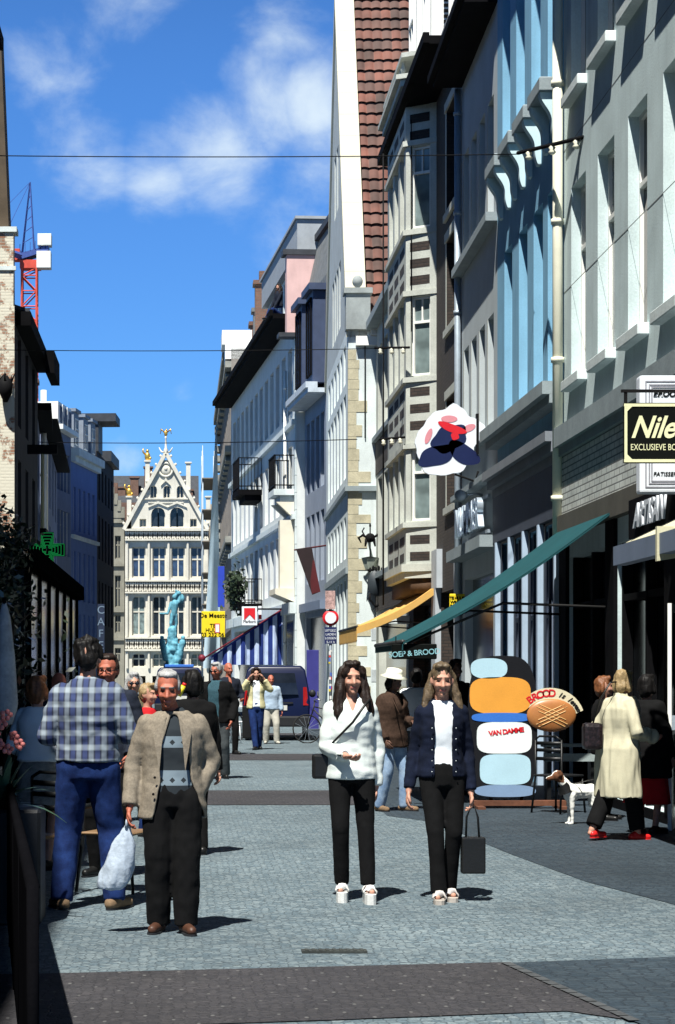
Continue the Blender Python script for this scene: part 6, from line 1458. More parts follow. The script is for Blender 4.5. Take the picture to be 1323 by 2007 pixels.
    def shoes(s, mat, parent, sole=None, plat=0.0, sandal=False, out=.25, only=None):
        for q in (1,-1):
            mb = s.scale(); A = s.foot[q]; t = Vector((q*out,-1,0)).normalized(); sd = Vector((-t.y,t.x,0)); zb = A.z-.08
            if sandal:
                mb.smooth = True
                for st, wd_ in ((.11,.05),(.02,.045)): mb.tube([A+t*st+sd*(wd_*math.cos(q_))+Vector((0,0,-.055+(.040 if st > .05 else .060)*math.sin(q_))) for q_ in [PI*(1-i_/8) for i_ in range(9)]], .007, 8, ry=.024, ux=None)
                mb.smooth = False
            else:
                mb.caps(A-t*.045+Vector((0,0,-.035)), A+t*.165+Vector((0,0,-.043)), .043, .034, 12); mb.caps(A+Vector((0,0,-.01)), A+t*.07+Vector((0,0,-.04)), .044, .036, 12)
                mb = (lambda me_: me_)(mb)
            if sandal: me = mb.mesh('shoe', mat)
            else: me = remesh(mb, .011*s.k, 2); me.materials.append(mat)
            o = put('shoe', me, parent)
            sm = MB(); sm.m = Matrix.Scale(s.k,4); pl = []
            for u, w_ in ((-.075,.018),(-.05,.034),(.05,.038),(.13,.044),(.18,.032),(.198,.012)): pl.append((A+t*u+sd*w_))
            for u, w_ in ((.198,.012),(.18,.032),(.13,.044),(.05,.038),(-.05,.034),(-.075,.018)): pl.append((A+t*u-sd*w_))
            a = [sm.P((p.x,p.y,zb-plat+.001)) for p in pl]; b = [sm.P((p.x,p.y,zb+(.022 if plat else .018))) for p in pl]; n = len(pl)
            sm.F(a); sm.F(b[::-1])
            for k in range(n): sm.F((a[k],b[k],b[(k+1)%n],a[(k+1)%n]))
            sm.build('sole', sole or PLAST, o)
    def hair(s, mat, parent, style='short', name='hair', wr=.014):
        mb = s.scale(); R3 = s.HM.to_3x3()
        def he(c, *r): mb.ell(s.hp(*c), *r, 14, 10, R3)
        if style != 'bald': he((0,.026 if style == 'side' else .020,1.664), *((.080,.090,.090) if style == 'side' else (.084,.098,.096))); he((0,.052,1.615), .078,.064,.085); style not in ('grey','side') and he((0,-.046,1.732), .060,.042,.026)
        if style == 'bald': he((0,.045,1.612), .084,.070,.040); 
        if style in ('short','grey'):
            for q in (1,-1): he((q*.072,.015,1.64), .016,.035,.04)
        if style == 'side': he((0,.0,1.722), .066,.07,.032); [he((q*.074,.012,1.64), .016,.04,.04) for q in (1,-1)]
        if style == 'curly':
            for i in range(26): a_ = i*2.4; z_ = 1.60+.15*((i*7)%26)/26; r_ = .085*math.sqrt(max(.1,1-((z_-1.655)/.115)**2)); x, y = r_*math.cos(a_), .025+r_*1.1*math.sin(a_); (y > -.055 or z_ > 1.70) and he((x,y,z_), .034,.034,.034)
        if style == 'long':
            for q in (1,-1):
                mb.caps(s.hp(q*.068,-.004,1.69), s.hp(q*.092,-.022,1.52), .032,.046); mb.caps(s.hp(q*.092,-.022,1.52), s.hp(q*.112,-.055,1.36), .048,.050); mb.caps(s.hp(q*.112,-.055,1.36), s.hp(q*.105,-.075,1.28), .048,.022)
                mb.caps(s.hp(q*.018,-.045,1.742), s.hp(q*.074,-.045,1.66), .022,.020)
            he((0,.066,1.52), .125,.060,.19)
        if style == 'tied':
            for q in (1,-1): mb.caps(s.hp(q*.066,.03,1.67), s.hp(q*.090,.02,1.54), .024,.040); mb.caps(s.hp(q*.090,.02,1.54), s.hp(q*.125,-.01,1.43), .042,.034); mb.caps(s.hp(q*.125,-.01,1.43), s.hp(q*.120,-.03,1.37), .034,.018)
            he((0,.06,1.53), .09,.05,.13)
        if style == 'bob':
            for q in (1,-1): mb.caps(s.hp(q*.070,.012,1.67), s.hp(q*.080,.0,1.56), .028,.032)
            he((0,.05,1.58), .088,.062,.09); he((0,-.045,1.715), .055,.04,.022)
        me = remesh(mb, (.009 if s.near else .014)*s.k, 1, wr, 30, 5, stretch=(1,1,.22)); me.materials.append(mat); return put(name, me, parent)
def person(label, X, Y, rz, z=0.0): return thing('person', label, 'person', (X, Y, z), rz)
# materials for clothing
def PLAID(name):
    m = bpy.data.materials.new(name); nt, p, out = nodes_of(m); tc = N(nt,'TexCoord'); sp = N(nt,'SeparateXYZ'); nt.links.new(tc.outputs['Object'], sp.inputs[0]); base = None
    nz = N(nt,'TexNoise', i_Scale=4.0); nt.links.new(tc.outputs['Object'], nz.inputs['Vector'])
    def band(sock, per, off, lo, hi):
        wz = N(nt,'Math', operation='MULTIPLY_ADD', i_1=.06, i_2=off); nt.links.new(nz.outputs[0], wz.inputs[0])
        d = N(nt,'Math', operation='MULTIPLY_ADD', i_1=1/per); nt.links.new(sock, d.inputs[0]); nt.links.new(wz.outputs[0], d.inputs[2])
        f = N(nt,'Math', operation='FRACT'); nt.links.new(d.outputs[0], f.inputs[0]); pp_ = N(nt,'Math', operation='PINGPONG', i_1=.5); nt.links.new(f.outputs[0], pp_.inputs[0])
        r = N(nt,'MapRange', i_1=lo, i_2=hi); nt.links.new(pp_.outputs[0], r.inputs[0]); return r.outputs[0]
    sx, sz_ = sp.outputs[0], sp.outputs[2]
    a = mixc(nt, band(sx,.085,0,.25,.36), (.008,.011,.030), (.23,.28,.34)); b = mixc(nt, band(sz_,.098,0,.25,.36), (.008,.011,.030), (.27,.31,.33))
    c_ = mixc(nt, .5, a, b); bl = mixc(nt, band(sx,.085,.5,.26,.36), c_, (.05,.09,.30)); dd = mixc(nt, .28, c_, bl)
    nt.links.new(dd, p.inputs['Base Color']); p.inputs['Roughness'].default_value = .9; return m
def DENIM(name, c1, c2):
    m = bpy.data.materials.new(name); nt, p, out = nodes_of(m); tc = N(nt,'TexCoord'); n1 = N(nt,'TexNoise', i_Scale=7.0, i_Detail=6.0, i_Roughness=.65); n2 = N(nt,'TexNoise', i_Scale=180.0)
    for n_ in (n1,n2): nt.links.new(tc.outputs['Object'], n_.inputs['Vector'])
    r = N(nt,'MapRange', i_1=.35, i_2=.68); nt.links.new(n1.outputs[0], r.inputs[0]); a = mixc(nt, r.outputs[0], c1, c2); r2 = N(nt,'MapRange', i_1=.3, i_2=.7, i_3=.75, i_4=1.2); nt.links.new(n2.outputs[0], r2.inputs[0])
    nt.links.new(mixc(nt, 1.0, a, r2.outputs[0], 'MULTIPLY'), p.inputs['Base Color']); p.inputs['Roughness'].default_value = .9; p.inputs['Specular IOR Level'].default_value = .15; return m
def FAIRISLE(name, k):
    m = bpy.data.materials.new(name); nt, p, out = nodes_of(m); tc = N(nt,'TexCoord'); sp = N(nt,'SeparateXYZ'); nt.links.new(tc.outputs['Object'], sp.inputs[0])
    def between(s_, a, b):
        g_ = N(nt,'Math', operation='GREATER_THAN', i_1=a); l_ = N(nt,'Math', operation='LESS_THAN', i_1=b); nt.links.new(s_, g_.inputs[0]); nt.links.new(s_, l_.inputs[0]); x = N(nt,'Math', operation='MULTIPLY'); nt.links.new(g_.outputs[0], x.inputs[0]); nt.links.new(l_.outputs[0], x.inputs[1]); return x.outputs[0]
    z = sp.outputs[2]; col = None
    ck = N(nt,'Math', operation='PINGPONG', i_1=.035); nt.links.new(sp.outputs[0], ck.inputs[0])
    def rhomb(zc):
        d = N(nt,'Math', operation='SUBTRACT', i_1=zc); nt.links.new(z, d.inputs[0]); a_ = N(nt,'Math', operation='ABSOLUTE'); nt.links.new(d.outputs[0], a_.inputs[0]); s_ = N(nt,'Math', operation='ADD'); nt.links.new(a_.outputs[0], s_.inputs[0]); nt.links.new(ck.outputs[0], s_.inputs[1]); l_ = N(nt,'Math', operation='LESS_THAN', i_1=.018); nt.links.new(s_.outputs[0], l_.inputs[0]); return l_.outputs[0]
    dark, pale = (.012,.018,.024), (.16,.21,.25)
    c_ = mixc(nt, between(z,1.235*k,1.31*k), dark, pale); c_ = mixc(nt, between(z,.985*k,1.085*k), c_, pale); c_ = mixc(nt, rhomb(1.27*k), c_, dark); c_ = mixc(nt, rhomb(1.02*k), c_, dark)
    nt.links.new(c_, p.inputs['Base Color']); p.inputs['Roughness'].default_value = .95; return m
BLACKC = cloth('black_cloth', (.0045,.0045,.005), .3); JEANS = DENIM('blue_jeans', (.005,.013,.060), (.012,.034,.135)); DJ = DENIM('dark_denim', (.003,.005,.013), (.006,.010,.027)); LJ = DENIM('light_jeans', (.14,.22,.36), (.30,.40,.52))
TWEED = cloth('tweed', (.235,.20,.155), .25, 60, 260, .35); FLEECE = cloth('white_fleece', (.62,.67,.65), .06, 8, 120, .3); WHT = cloth('white_cotton', (.72,.76,.80), .05, 8, 120, .1); BEIGE = cloth('beige_coat_cloth', (.50,.47,.34), .14, 5, 120, .15)
BROWNC = cloth('brown_wool', (.055,.032,.022), .35, 60, 200, .3); TEALK = cloth('teal_knit', (.035,.085,.11), .3, 60, 200, .3); NAVYC = cloth('navy_cloth', (.014,.018,.030), .3); PALEBLUE = cloth('pale_blue_shirt', (.36,.46,.58), .1); KHAKI = cloth('beige_trousers', (.46,.44,.38), .12); CREAMJ = cloth('cream_jacket', (.56,.52,.30), .12); GREYT = cloth('grey_trousers', (.07,.08,.085), .25); REDC = cloth('red_cloth', (.50,.015,.02), .15); SKG = cloth('grey_skirt_cloth', (.26,.25,.23), .4, 12)
H_BRN = M('hair_brown', (.020,.011,.008), .55, .4, 30, 90, .3, spec=.25); H_BLK = M('hair_black', (.007,.006,.006), .55, .4, 30, 90, .3, spec=.2); H_GRY = M('hair_grey', (.36,.36,.36), .6, .35, 30, 90, .4); H_BLD = M('hair_blond', (.34,.24,.12), .5, .4, 30, 90, .4); H_RED = M('hair_auburn', (.20,.075,.03), .5, .4, 30, 90, .4); H_DBL = M('hair_dark_blond', (.12,.085,.05), .5, .45, 30, 90, .4)
SHOE_B = M('shoe_brown', (.07,.03,.018), .5, .25, 9); SUEDE = M('shoe_suede', (.20,.13,.075), .9, .25, 20); WSHOE = M('sandal_white', (.62,.62,.60), .5, .08); BSHOE = M('shoe_black', (.010,.010,.010), .4, .2); RSHOE = M('shoe_red', (.62,.02,.02), .3, .1)
GLS = M('spectacle_black', (.008,.008,.01), .15, .1, spec=.6)
def glasses(B, parent, dark=True):
    mb = MB(); mb.m = Matrix.Scale(B.k,4) @ B.HM; mb.smooth = True
    for q in (1,-1):
        if dark: mb.ell((q*.034,-.103,1.622), .026,.006,.019)
        else: mb.tube([(q*.034+.024*math.cos(a_),-.106,1.622+.018*math.sin(a_)) for a_ in [2*PI*i/12 for i in range(13)]], .0028, 4, cap=False)
        mb.tube([(q*.06,-.09,1.627),(q*.083,-.03,1.627),(q*.084,.02,1.622)], .004, 5)
    mb.tube([(-.014,-.108,1.627),(.014,-.108,1.627)], .004, 5); return mb.build('sunglasses' if dark else 'glasses', GLS, parent)

# 1 man in tweed blazer, walking to the camera
k = 312.0; Yp_ = 12.83; h = 1.655
P1 = person('grey haired man in tweed blazer and patterned sweater walking with a plastic bag', SX(338,Yp_), Yp_, 0)
B = Body(h, near=True, fat=1.06, RH=(-.285,-.05,.83), RE=(-.262,.05,1.12), LH=(.150,-.015,.89), LE=(.262,.08,1.14), LF=(.088,-.05,.08), RF=(-.092,.03,.08), RK=(-.095,-.03,.50), LK=(.095,-.05,.50), pitch=.18, yaw=-.03, headoff=(-.03,-.02))
B.skin(SK_RED, P1, brow=PLAIN('brow_grey', (.25,.22,.2), .8)); B.trousers(BLACKC, P1, (.112,.094,.082), .055, wr=.010)
B.top(FAIRISLE('fairisle', B.k), P1, 'sweater', .90, .006, 0, (.058,.05,.04), .4, collar=.03, wr=.004)
def op(z): 
    if z > 1.46 or z < .6: return None
    t = max(0, min(1, (1.43-z)/.25)); return (.012+max(0,(1.15-z))*.10, .030+.075*t+max(0,1.02-z)*.30)
B.top(TWEED, P1, 'blazer', .76, .024, .10, (.068,.062,.054), .97, opening=op, wr=.007, thick=.014)
mb = B.scale()
for q in (-1,1):
    for pts in (((q*.040,-.118,1.44),(q*.125,-.128,1.33),(q*.112,-.150,1.24),(q*.085,-.160,1.08),(q*.070,-.150,1.25)),):
        a = [mb.P(p) for p in pts]; b = [mb.P((p[0],p[1]+.012,p[2])) for p in pts]; n = len(a); mb.F(a if q > 0 else a[::-1]); mb.F(b[::-1] if q > 0 else b)
        for i in range(n): mb.F((a[i],a[(i+1)%n],b[(i+1)%n],b[i]))
mb.build('lapel', TWEED, P1)
mb = B.scale(); mb.ell((-.115,-.158,1.04),.009,.006,.009,8,5); mb.ell((-.125,-.155,.93),.009,.006,.009,8,5); mb.build('button', DARK_WOOD, P1)
B.hair(H_GRY, P1, 'side', wr=.006); B.shoes(SHOE_B, P1)
# plastic carrier bag
bg_ = thing('carrier_bag', 'crumpled pale blue plastic carrier bag hanging from blazer man hand', 'bag', (SX(338,Yp_)-.285*B.k-.01, Yp_-.06, .70*B.k))
mb = MB(); wv_ = lambda z_: .03+.115*min(1,(-z_)/.16)
R = []
for i in range(10):
    z_ = .02-.40*i/9; wd_ = .020+.080*math.sin(min(1,i/7)*PI/2)-(.02 if i == 9 else 0); R.append(mb.ring((-.075*i/9-.03*(i/9)**2,0,z_),(0,0,1),wd_,wd_*.62,22,(1,0,0)))
mb.loft(R); me = remesh(mb, .010, 1, .012, 18, 9, stretch=(1.2,1.2,.3)); me.materials.append(M('bag_plastic', (.50,.58,.68), .3, .22, 9, 50, .3, trans=.25)); put('sack', me, bg_)
mb = MB(); mb.smooth = True; mb.tube([(-.01,-.02,.0),(-.005,-.02,.05),(.01,.0,.075),(.01,.02,.02)], .009, 6); mb.build('handle', MATS['bag_plastic'], bg_)

# 2 man in checked shirt from behind
Yp_ = 14.1; h = 1.88
P2_ = person('dark haired man in blue checked shirt and jeans seen from behind', SX(172,Yp_), Yp_, PI-.08)
B = Body(h, near=True, fat=1.08, LH=(.16,-.26,1.08), LE=(.262,.02,1.12), RH=(-.15,-.27,1.08), RE=(-.270,.02,1.13), LF=(.165,.03,.08), RF=(-.175,.02,.08), pitch=.12)
B.skin(SK_FAIR, P2_); B.trousers(JEANS, P2_, (.112,.088,.072), .06, wr=.010)
B.top(PLAID('checked_flannel'), P2_, 'shirt', .955, .022, .05, (.074,.068,.056), .72, collar=.03, wr=.012)
mb = B.scale(); mb.tube([(0,.004,.945),(0,.004,.985)], .175*B.fat, 24, ry=.128*B.fat); mb.build('belt', BLACKC, P2_)
B.hair(H_BLK, P2_, 'short', wr=.026); B.shoes(SUEDE, P2_, out=.5)

# 3 girl in white fleece
Yp_ = 14.6; h = 1.66
P3 = person('long dark haired girl in white fleece jacket and black trousers, white platform sandals', SX(689,Yp_), Yp_, 0, .055)
B = Body(h, True, near=True, fat=1.0, RH=(-.055,-.21,1.045), RE=(-.190,-.01,1.10), LH=(.185,.03,.80), LE=(.198,.07,1.10), LF=(.115,-.10,.08), RF=(-.07,.03,.08), LK=(.10,-.07,.50), pitch=.02, yaw=.10)
B.skin(SK_FAIR, P3); B.trousers(BLACKC, P3, (.094,.066,.058), .075, wr=.004)
B.top(FLEECE, P3, 'fleece_jacket', .865, .026, .0, (.064,.060,.050), .97, opening=lambda z: (0,.028*(z-1.36)/.08) if z > 1.37 else None, collar=.045, wr=.014, hood=True, wsc=7)
B.hair(H_BRN, P3, 'long'); B.shoes(WSHOE, P3, WSHOE, .055, True, out=.06)
sb_ = thing('shoulder_bag', 'small black shoulder bag at the hip of the girl in white, strap across', 'bag', (SX(689,Yp_)-.205, Yp_+.03, .985))
put('pouch', bevel(MB().box(-.075,.06,-.045,.05,-.11,.07).mesh('pouch', BSHOE), .02, 2), sb_)
mb = MB(); mb.smooth = True; kk = B.k
mb.tube([(.0,.0,.08),(.07,-.13,.16),(.20,-.205,.30),(.285,-.185,.42),(.325,-.12,.455),(.335,-.02,.465),(.29,.09,.43),(.15,.17,.2),(.0,.06,.08)], .009, 6); mb.build('strap', BSHOE, sb_)

# 4 girl in denim jacket
Yp_ = 14.6; h = 1.69
P4 = person('fair haired girl in dark denim jacket, white top and black trousers carrying a handbag', SX(866,Yp_), Yp_, 0, .015)
B = Body(h, True, near=True, fat=.96, RH=(-.245,.0,.80), RE=(-.200,.08,1.10), LH=(.215,-.01,.79), LE=(.195,.07,1.10), LF=(.058,.06,.08), RF=(-.035,-.10,.08), RK=(-.06,-.10,.50), pitch=.10, yaw=-.04)
B.skin(SK_FAIR, P4); B.trousers(BLACKC, P4, (.090,.064,.052), .06, wr=.004, flare=.008)
B.top(WHT, P4, 'white_top', .985, .004, 0, (.05,.045,.04), .15, wr=.004)
B.top(DJ, P4, 'denim_jacket', .91, .020, .0, (.056,.050,.043), .97, opening=lambda z: (-.0,.066+.02*max(0,z-1.3)*2) if z < 1.46 else (0,.09), collar=.02, wr=.010, thick=.012)
mb = B.scale()
for z_ in (.95,1.03,1.11,1.19,1.27):
    for q in (1,-1): mb.ell((q*.088,-.134 if z_ < 1.2 else -.14,z_),.006,.005,.006,8,5)
mb.build('button', M('dull_button', (.22,.24,.26), .4, .1, metal=.5), P4)
B.hair(H_DBL, P4, 'tied'); B.shoes(M('sandal_grey', (.50,.47,.45), .5, .1), P4, M('sole_grey', (.40,.36,.32), .6, .1), .015, True, out=.08)
hb = thing('handbag', 'black upright handbag hanging from the denim jacket girl hand', 'bag', (SX(866,Yp_)+.216, Yp_-.045, .345))
put('case', bevel(MB().box(-.085,.085,-.05,.05,-.14,.12).mesh('case', BSHOE), .012, 2), hb)
mb = MB(); mb.smooth = True; mb.tube([(-.05,0,.11),(-.045,0,.26),(.0,.0,.37),(.035,0,.26),(.045,0,.11)], .008, 6); mb.build('handle', BSHOE, hb)

# 5 lady in beige coat
Yp_ = 19.9; h = 1.665
P5 = person('fair haired lady in long beige raincoat and red shoes walking away to the right', SX(1212,Yp_), Yp_, 2.05)
B = Body(h, True, near=True, fat=1.12, RH=(-.20,-.30,1.06), RE=(-.27,-.02,1.12), LH=(.22,-.12,.95), LE=(.26,.06,1.14), LF=(.05,.30,.12), RF=(-.06,-.20,.08), LK=(.08,.08,.50), pitch=.15, yaw=.12, lean=-.05)
B.skin(SK_FAIR, P5); B.trousers(BLACKC, P5, (.110,.095,.085), .12)
B.top(BEIGE, P5, 'raincoat', .45, .045, .07, (.080,.074,.062), .95, collar=.04, wr=.024, wsc=8, stretch=(1.2,1.2,.28))
B.hair(H_BLD, P5, 'bob'); B.k *= .88; B.shoes(RSHOE, P5, RSHOE, .0); B.k /= .88
sb2 = thing('shoulder_bag', 'dark patterned shoulder bag on the back of the beige coat lady', 'bag', (SX(1166,Yp_), Yp_-.05, 1.02))
put('pouch', bevel(MB().box(-.13,.06,-.08,.08,-.13,.13).mesh('pouch', M('bag_pattern', (.02,.012,.014), .4, .8, 30, 60, .2, spec=.5)), .04, 2), sb2)
mb = MB(); mb.smooth = True; mb.tube([(-.03,0,.12),(.03,-.02,.35),(.13,-.04,.52),(.2,.02,.53)], .009, 6); mb.build('strap', BSHOE, sb2)
# shop-side companions in the dark
P = person('person in black coat over dark red skirt beside the beige coat lady', SX(1268,20.7), 20.7, 2.4); B = Body(1.62, True, fat=1.15, LH=(.24,-.1,.85), RH=(-.24,-.1,.85)); B.skin(SK_FAIR, P); B.skirt(REDC, P, .34, 1.0, .19, .27); B.top(BLACKC, P, 'coat', .62, .05, .10, (.085,.075,.06)); B.hair(H_BLK, P, 'bob'); B.shoes(BSHOE, P)
P = person('auburn haired person in dark clothes behind the beige coat lady shoulder', SX(1184,22.6), 22.6, 1.2); B = Body(1.60, True); B.skin(SK_FAIR, P); B.trousers(BLACKC, P); B.top(BLACKC, P, 'jacket', .8, .03); B.hair(H_RED, P, 'bob'); B.shoes(BSHOE, P)
# 6 grey haired man with open dark jacket
Yp_ = 31.5; P = person('grey haired man in open black jacket and teal sweater, sunglasses, mid street', SX(424,Yp_), Yp_, -.15)
B = Body(1.80, fat=1.15, LH=(.24,-.12,.86), LE=(.28,.05,1.14), RH=(-.26,.02,.84), LF=(.12,.12,.08), RF=(-.10,-.16,.08), yaw=-.35, pitch=.05); B.skin(SK_RED, P); B.trousers(GREYT, P, (.108,.088,.075)); B.top(TEALK, P, 'sweater', .92, .012, 0, (.06,.05,.045), .4, collar=.02)
B.top(BLACKC, P, 'jacket', .84, .035, .03, (.078,.07,.056), .97, opening=lambda z: (-.03,.085) if z < 1.45 else (0,.07), thick=.014); B.hair(H_GRY, P, 'short'); B.shoes(BSHOE, P); glasses(B, P)
# 7 balding man in navy behind
Yp_ = 41.0; P = person('balding man in navy jacket walking behind the grey haired man', SX(448,Yp_), Yp_, .25); B = Body(1.85, LH=(.20,-.25,1.05), yaw=.2, LF=(.1,-.1,.08), RF=(-.1,.15,.08)); B.skin(SK_RED, P); B.trousers(BLACKC, P); B.top(NAVYC, P, 'jacket', .85, .028, 0, opening=lambda z: (0,.03) if z > 1.2 else None); B.hair(H_BRN, P, 'bald'); B.shoes(BSHOE, P)
# 8 woman shading her face with both hands
Yp_ = 43.6; P = person('woman in cream jacket and jeans holding both hands up to her face', SX(502,Yp_), Yp_, 0)
B = Body(1.76, True, LH=(.155,-.16,1.52), LE=(.30,-.10,1.28), RH=(-.155,-.16,1.52), RE=(-.30,-.10,1.28), LF=(.06,.15,.08), RF=(-.02,-.20,.08), pitch=.1); B.skin(SK_FAIR, P); B.trousers(JEANS, P, (.098,.074,.062)); B.top(WHT, P, 'white_top', .90, .008, 0, (.05,.045,.04), .2); B.top(CREAMJ, P, 'jacket', .88, .03, .02, (.074,.068,.056), .92, opening=lambda z: (0,.075) if z < 1.46 else (0,.1), thick=.012); B.hair(H_BRN, P, 'long'); B.shoes(BSHOE, P)
bk_ = thing('shoulder_bag', 'long black bag hanging at the side of the woman in cream jacket', 'bag', (SX(484,Yp_), Yp_+.05, .62)); put('pouch', bevel(MB().box(-.10,.10,-.06,.06,-.38,.32).mesh('pouch', BSHOE), .03, 2), bk_)
mb = MB(); mb.smooth = True; mb.tube([(-.04,0,.3),(.02,0,.62),(.06,0,.84)], .012, 6); mb.build('strap', BSHOE, bk_)
# 9 man in pale blue
Yp_ = 47.2; P = person('bald man in pale blue jacket and beige trousers walking beside the blue van', SX(531,Yp_), Yp_, .1); B = Body(1.60, fat=1.12, LH=(.27,-.05,.84), LF=(.14,-.06,.08), RF=(-.12,.06,.08)); B.skin(SK_RED, P); B.trousers(KHAKI, P, (.105,.088,.078)); B.top(PALEBLUE, P, 'jacket', .88, .035, .03, (.078,.07,.058)); B.hair(H_GRY, P, 'bald'); B.shoes(KHAKI, P)
# 10 woman with white hat
Yp_ = 24.1; P = person('woman in brown wool jacket, light jeans and wide white hat, facing sideways', SX(766,Yp_), Yp_, .75)
B = Body(1.66, True, fat=1.15, LH=(.12,-.25,1.12), LE=(.26,-.02,1.12), RH=(-.22,-.1,.9), LF=(.14,-.1,.08), RF=(-.12,.08,.08), pitch=.2, lean=-.03); B.skin(SK_DARK, P); B.trousers(LJ, P, (.10,.08,.07)); B.top(BROWNC, P, 'jacket', .80, .045, .05, (.088,.078,.06), collar=.05, opening=lambda z: (.0,.03*(z-1.25)/.1) if z > 1.28 else None, thick=.014); B.hair(H_BLK, P, 'bob'); B.shoes(SUEDE, P)
mb = MB(); mb.smooth = True; mb.m = Matrix.Scale(B.k,4) @ B.HM; mb.loft([mb.ring((0,.02+dy,z_),(0,0,1),r_,r_*1.1,20) for r_, z_, dy in ((.165,1.672,-.01),(.172,1.676,-.01),(.10,1.70,0),(.098,1.74,0),(.088,1.775,0),(.05,1.785,0),(.004,1.78,0))]); mb.build('hat', M('straw_white', (.76,.76,.62), .8, .08), P)
# 11, 12 beside the bread board
Yp_ = 28.4; P = person('dark haired person in white jacket with back to us under teal awning', SX(816,Yp_), Yp_, PI-.2); B = Body(1.70, fat=1.05, LH=(.18,-.25,1.0)); B.skin(SK_DARK, P); B.trousers(GREYT, P); B.top(WHT, P, 'jacket', .86, .032, .02, (.076,.066,.055)); B.hair(H_BLK, P, 'short'); B.shoes(BSHOE, P)
Yp_ = 27.3; P = person('dark clothed person standing between denim girl and bread board', SX(893,Yp_), Yp_, .4); B = Body(1.82); B.skin(SK_DARK, P); B.trousers(BLACKC, P); B.top(BLACKC, P, 'jacket', .84, .03); B.hair(H_BLK, P, 'short'); B.shoes(BSHOE, P)
# left group
Yp_ = 16.4; P = person('balding red faced man with glasses facing us behind the checked shirt man', SX(213,Yp_), Yp_, -.25); B = Body(1.79, near=True, fat=1.1, LH=(.22,-.18,.95), RH=(-.18,-.28,1.05), pitch=.1); B.skin(SK_RED, P); B.trousers(BLACKC, P); B.top(NAVYC, P, 'jacket', .84, .034, .02, (.078,.068,.056), collar=.03); B.hair(H_BRN, P, 'side', wr=.006); B.shoes(BSHOE, P); glasses(B, P, False)
Yp_ = 22.5; P = person('grey haired woman in sunglasses behind the red faced man', SX(262,Yp_), Yp_, .1); B = Body(1.64, True); B.skin(SK_FAIR, P); B.trousers(BLACKC, P); B.top(cloth('olive_cloth', (.12,.10,.06), .3), P, 'jacket', .84, .03); B.hair(H_GRY, P, 'bob'); B.shoes(BSHOE, P); glasses(B, P)
Yp_ = 20.4; P = person('fair haired child in red top with yellow front, turned to the right', SX(290,Yp_), Yp_, 1.0); B = Body(1.53, True, fat=.95); B.skin(SK_FAIR, P); B.trousers(JEANS, P); B.top(REDC, P, 'top', .86, .02, 0, mats=[REDC, cloth('yellow_cloth', (.72,.50,.02), .1)], paint=lambda c: 1 if (c.y < -.03 and 1.12 < c.z < 1.34 and c.x < .06) else 0); B.hair(H_BLD, P, 'short'); B.shoes(BSHOE, P)
Yp_ = 18.3; P = person('dark haired person in black jacket directly behind the blazer man', SX(377,Yp_), Yp_, PI+.3); B = Body(1.66, fat=1.1); B.skin(SK_FAIR, P); B.trousers(BLACKC, P); B.top(BLACKC, P, 'jacket', .82, .035); B.hair(H_BLK, P, 'bob'); B.shoes(BSHOE, P)
yt_ = thing('yellow_tube', 'short yellow tube with red end held up behind the blazer man head', 'toy', (SX(356,17.9),17.9,SZ(1352,17.9))); yt_.rotation_euler = (0,.45,0)
mb = MB(); mb.smooth = True; mb.tube([(0,0,-.06),(0,0,.04)], .022, 10); mb.build('tube', M('toy_yellow', (.70,.58,.03), .4), yt_); mb = MB(); mb.smooth = True; mb.tube([(0,0,.04),(0,0,.065)], .018, 10); mb.build('tip', RSHOE, yt_)
Yp_ = 20.0; P = person('red faced man in dark clothes deep in the terrace shade', SX(116,Yp_), Yp_, .5); B = Body(1.64); B.skin(SK_RED, P); B.trousers(BLACKC, P); B.top(NAVYC, P, 'jacket', .84, .03); B.hair(H_BRN, P, 'bald'); B.shoes(BSHOE, P)
Yp_ = 16.9; P = person('auburn haired woman in white top and grey skirt, back turned, by the flowers', SX(74,Yp_), Yp_, PI-.5); B = Body(1.61, True, near=False, fat=1.05, LH=(.2,-.2,1.0), RH=(-.2,-.2,1.0)); B.skin(SK_FAIR, P); B.skirt(SKG, P, .55, 1.03, .18, .22); B.top(WHT, P, 'top', .98, .03, 0, (.078,.07,.058), .8); B.hair(H_RED, P, 'bob'); B.shoes(BSHOE, P)
# person sitting on the roof terrace
Yp_ = 75.4; P = person('dark haired person sitting on the rooftop ledge before the penthouse windows', 3.42, Yp_, -.9, 14.83-.50)
B = Body(1.70, True, LF=(.10,-.55,.42), RF=(-.1,-.52,.42), LK=(.12,-.40,.72), RK=(-.10,-.38,.70), LH=(.1,-.35,.75), RH=(-.2,-.30,.62)); 
for q in (1,-1): B.hip[q].z = .56
for a_ in ('sh','hand','el'):
    for q in (1,-1): getattr(B,a_)[q].z -= .0
P.location.z = 14.83-.50+.0
B2 = B; B2.skin(SK_FAIR, P, fingers=False); B2.trousers(JEANS, P); B2.top(NAVYC, P, 'jacket', .86, .02); B2.hair(H_BRN, P, 'long'); B2.shoes(BSHOE, P)

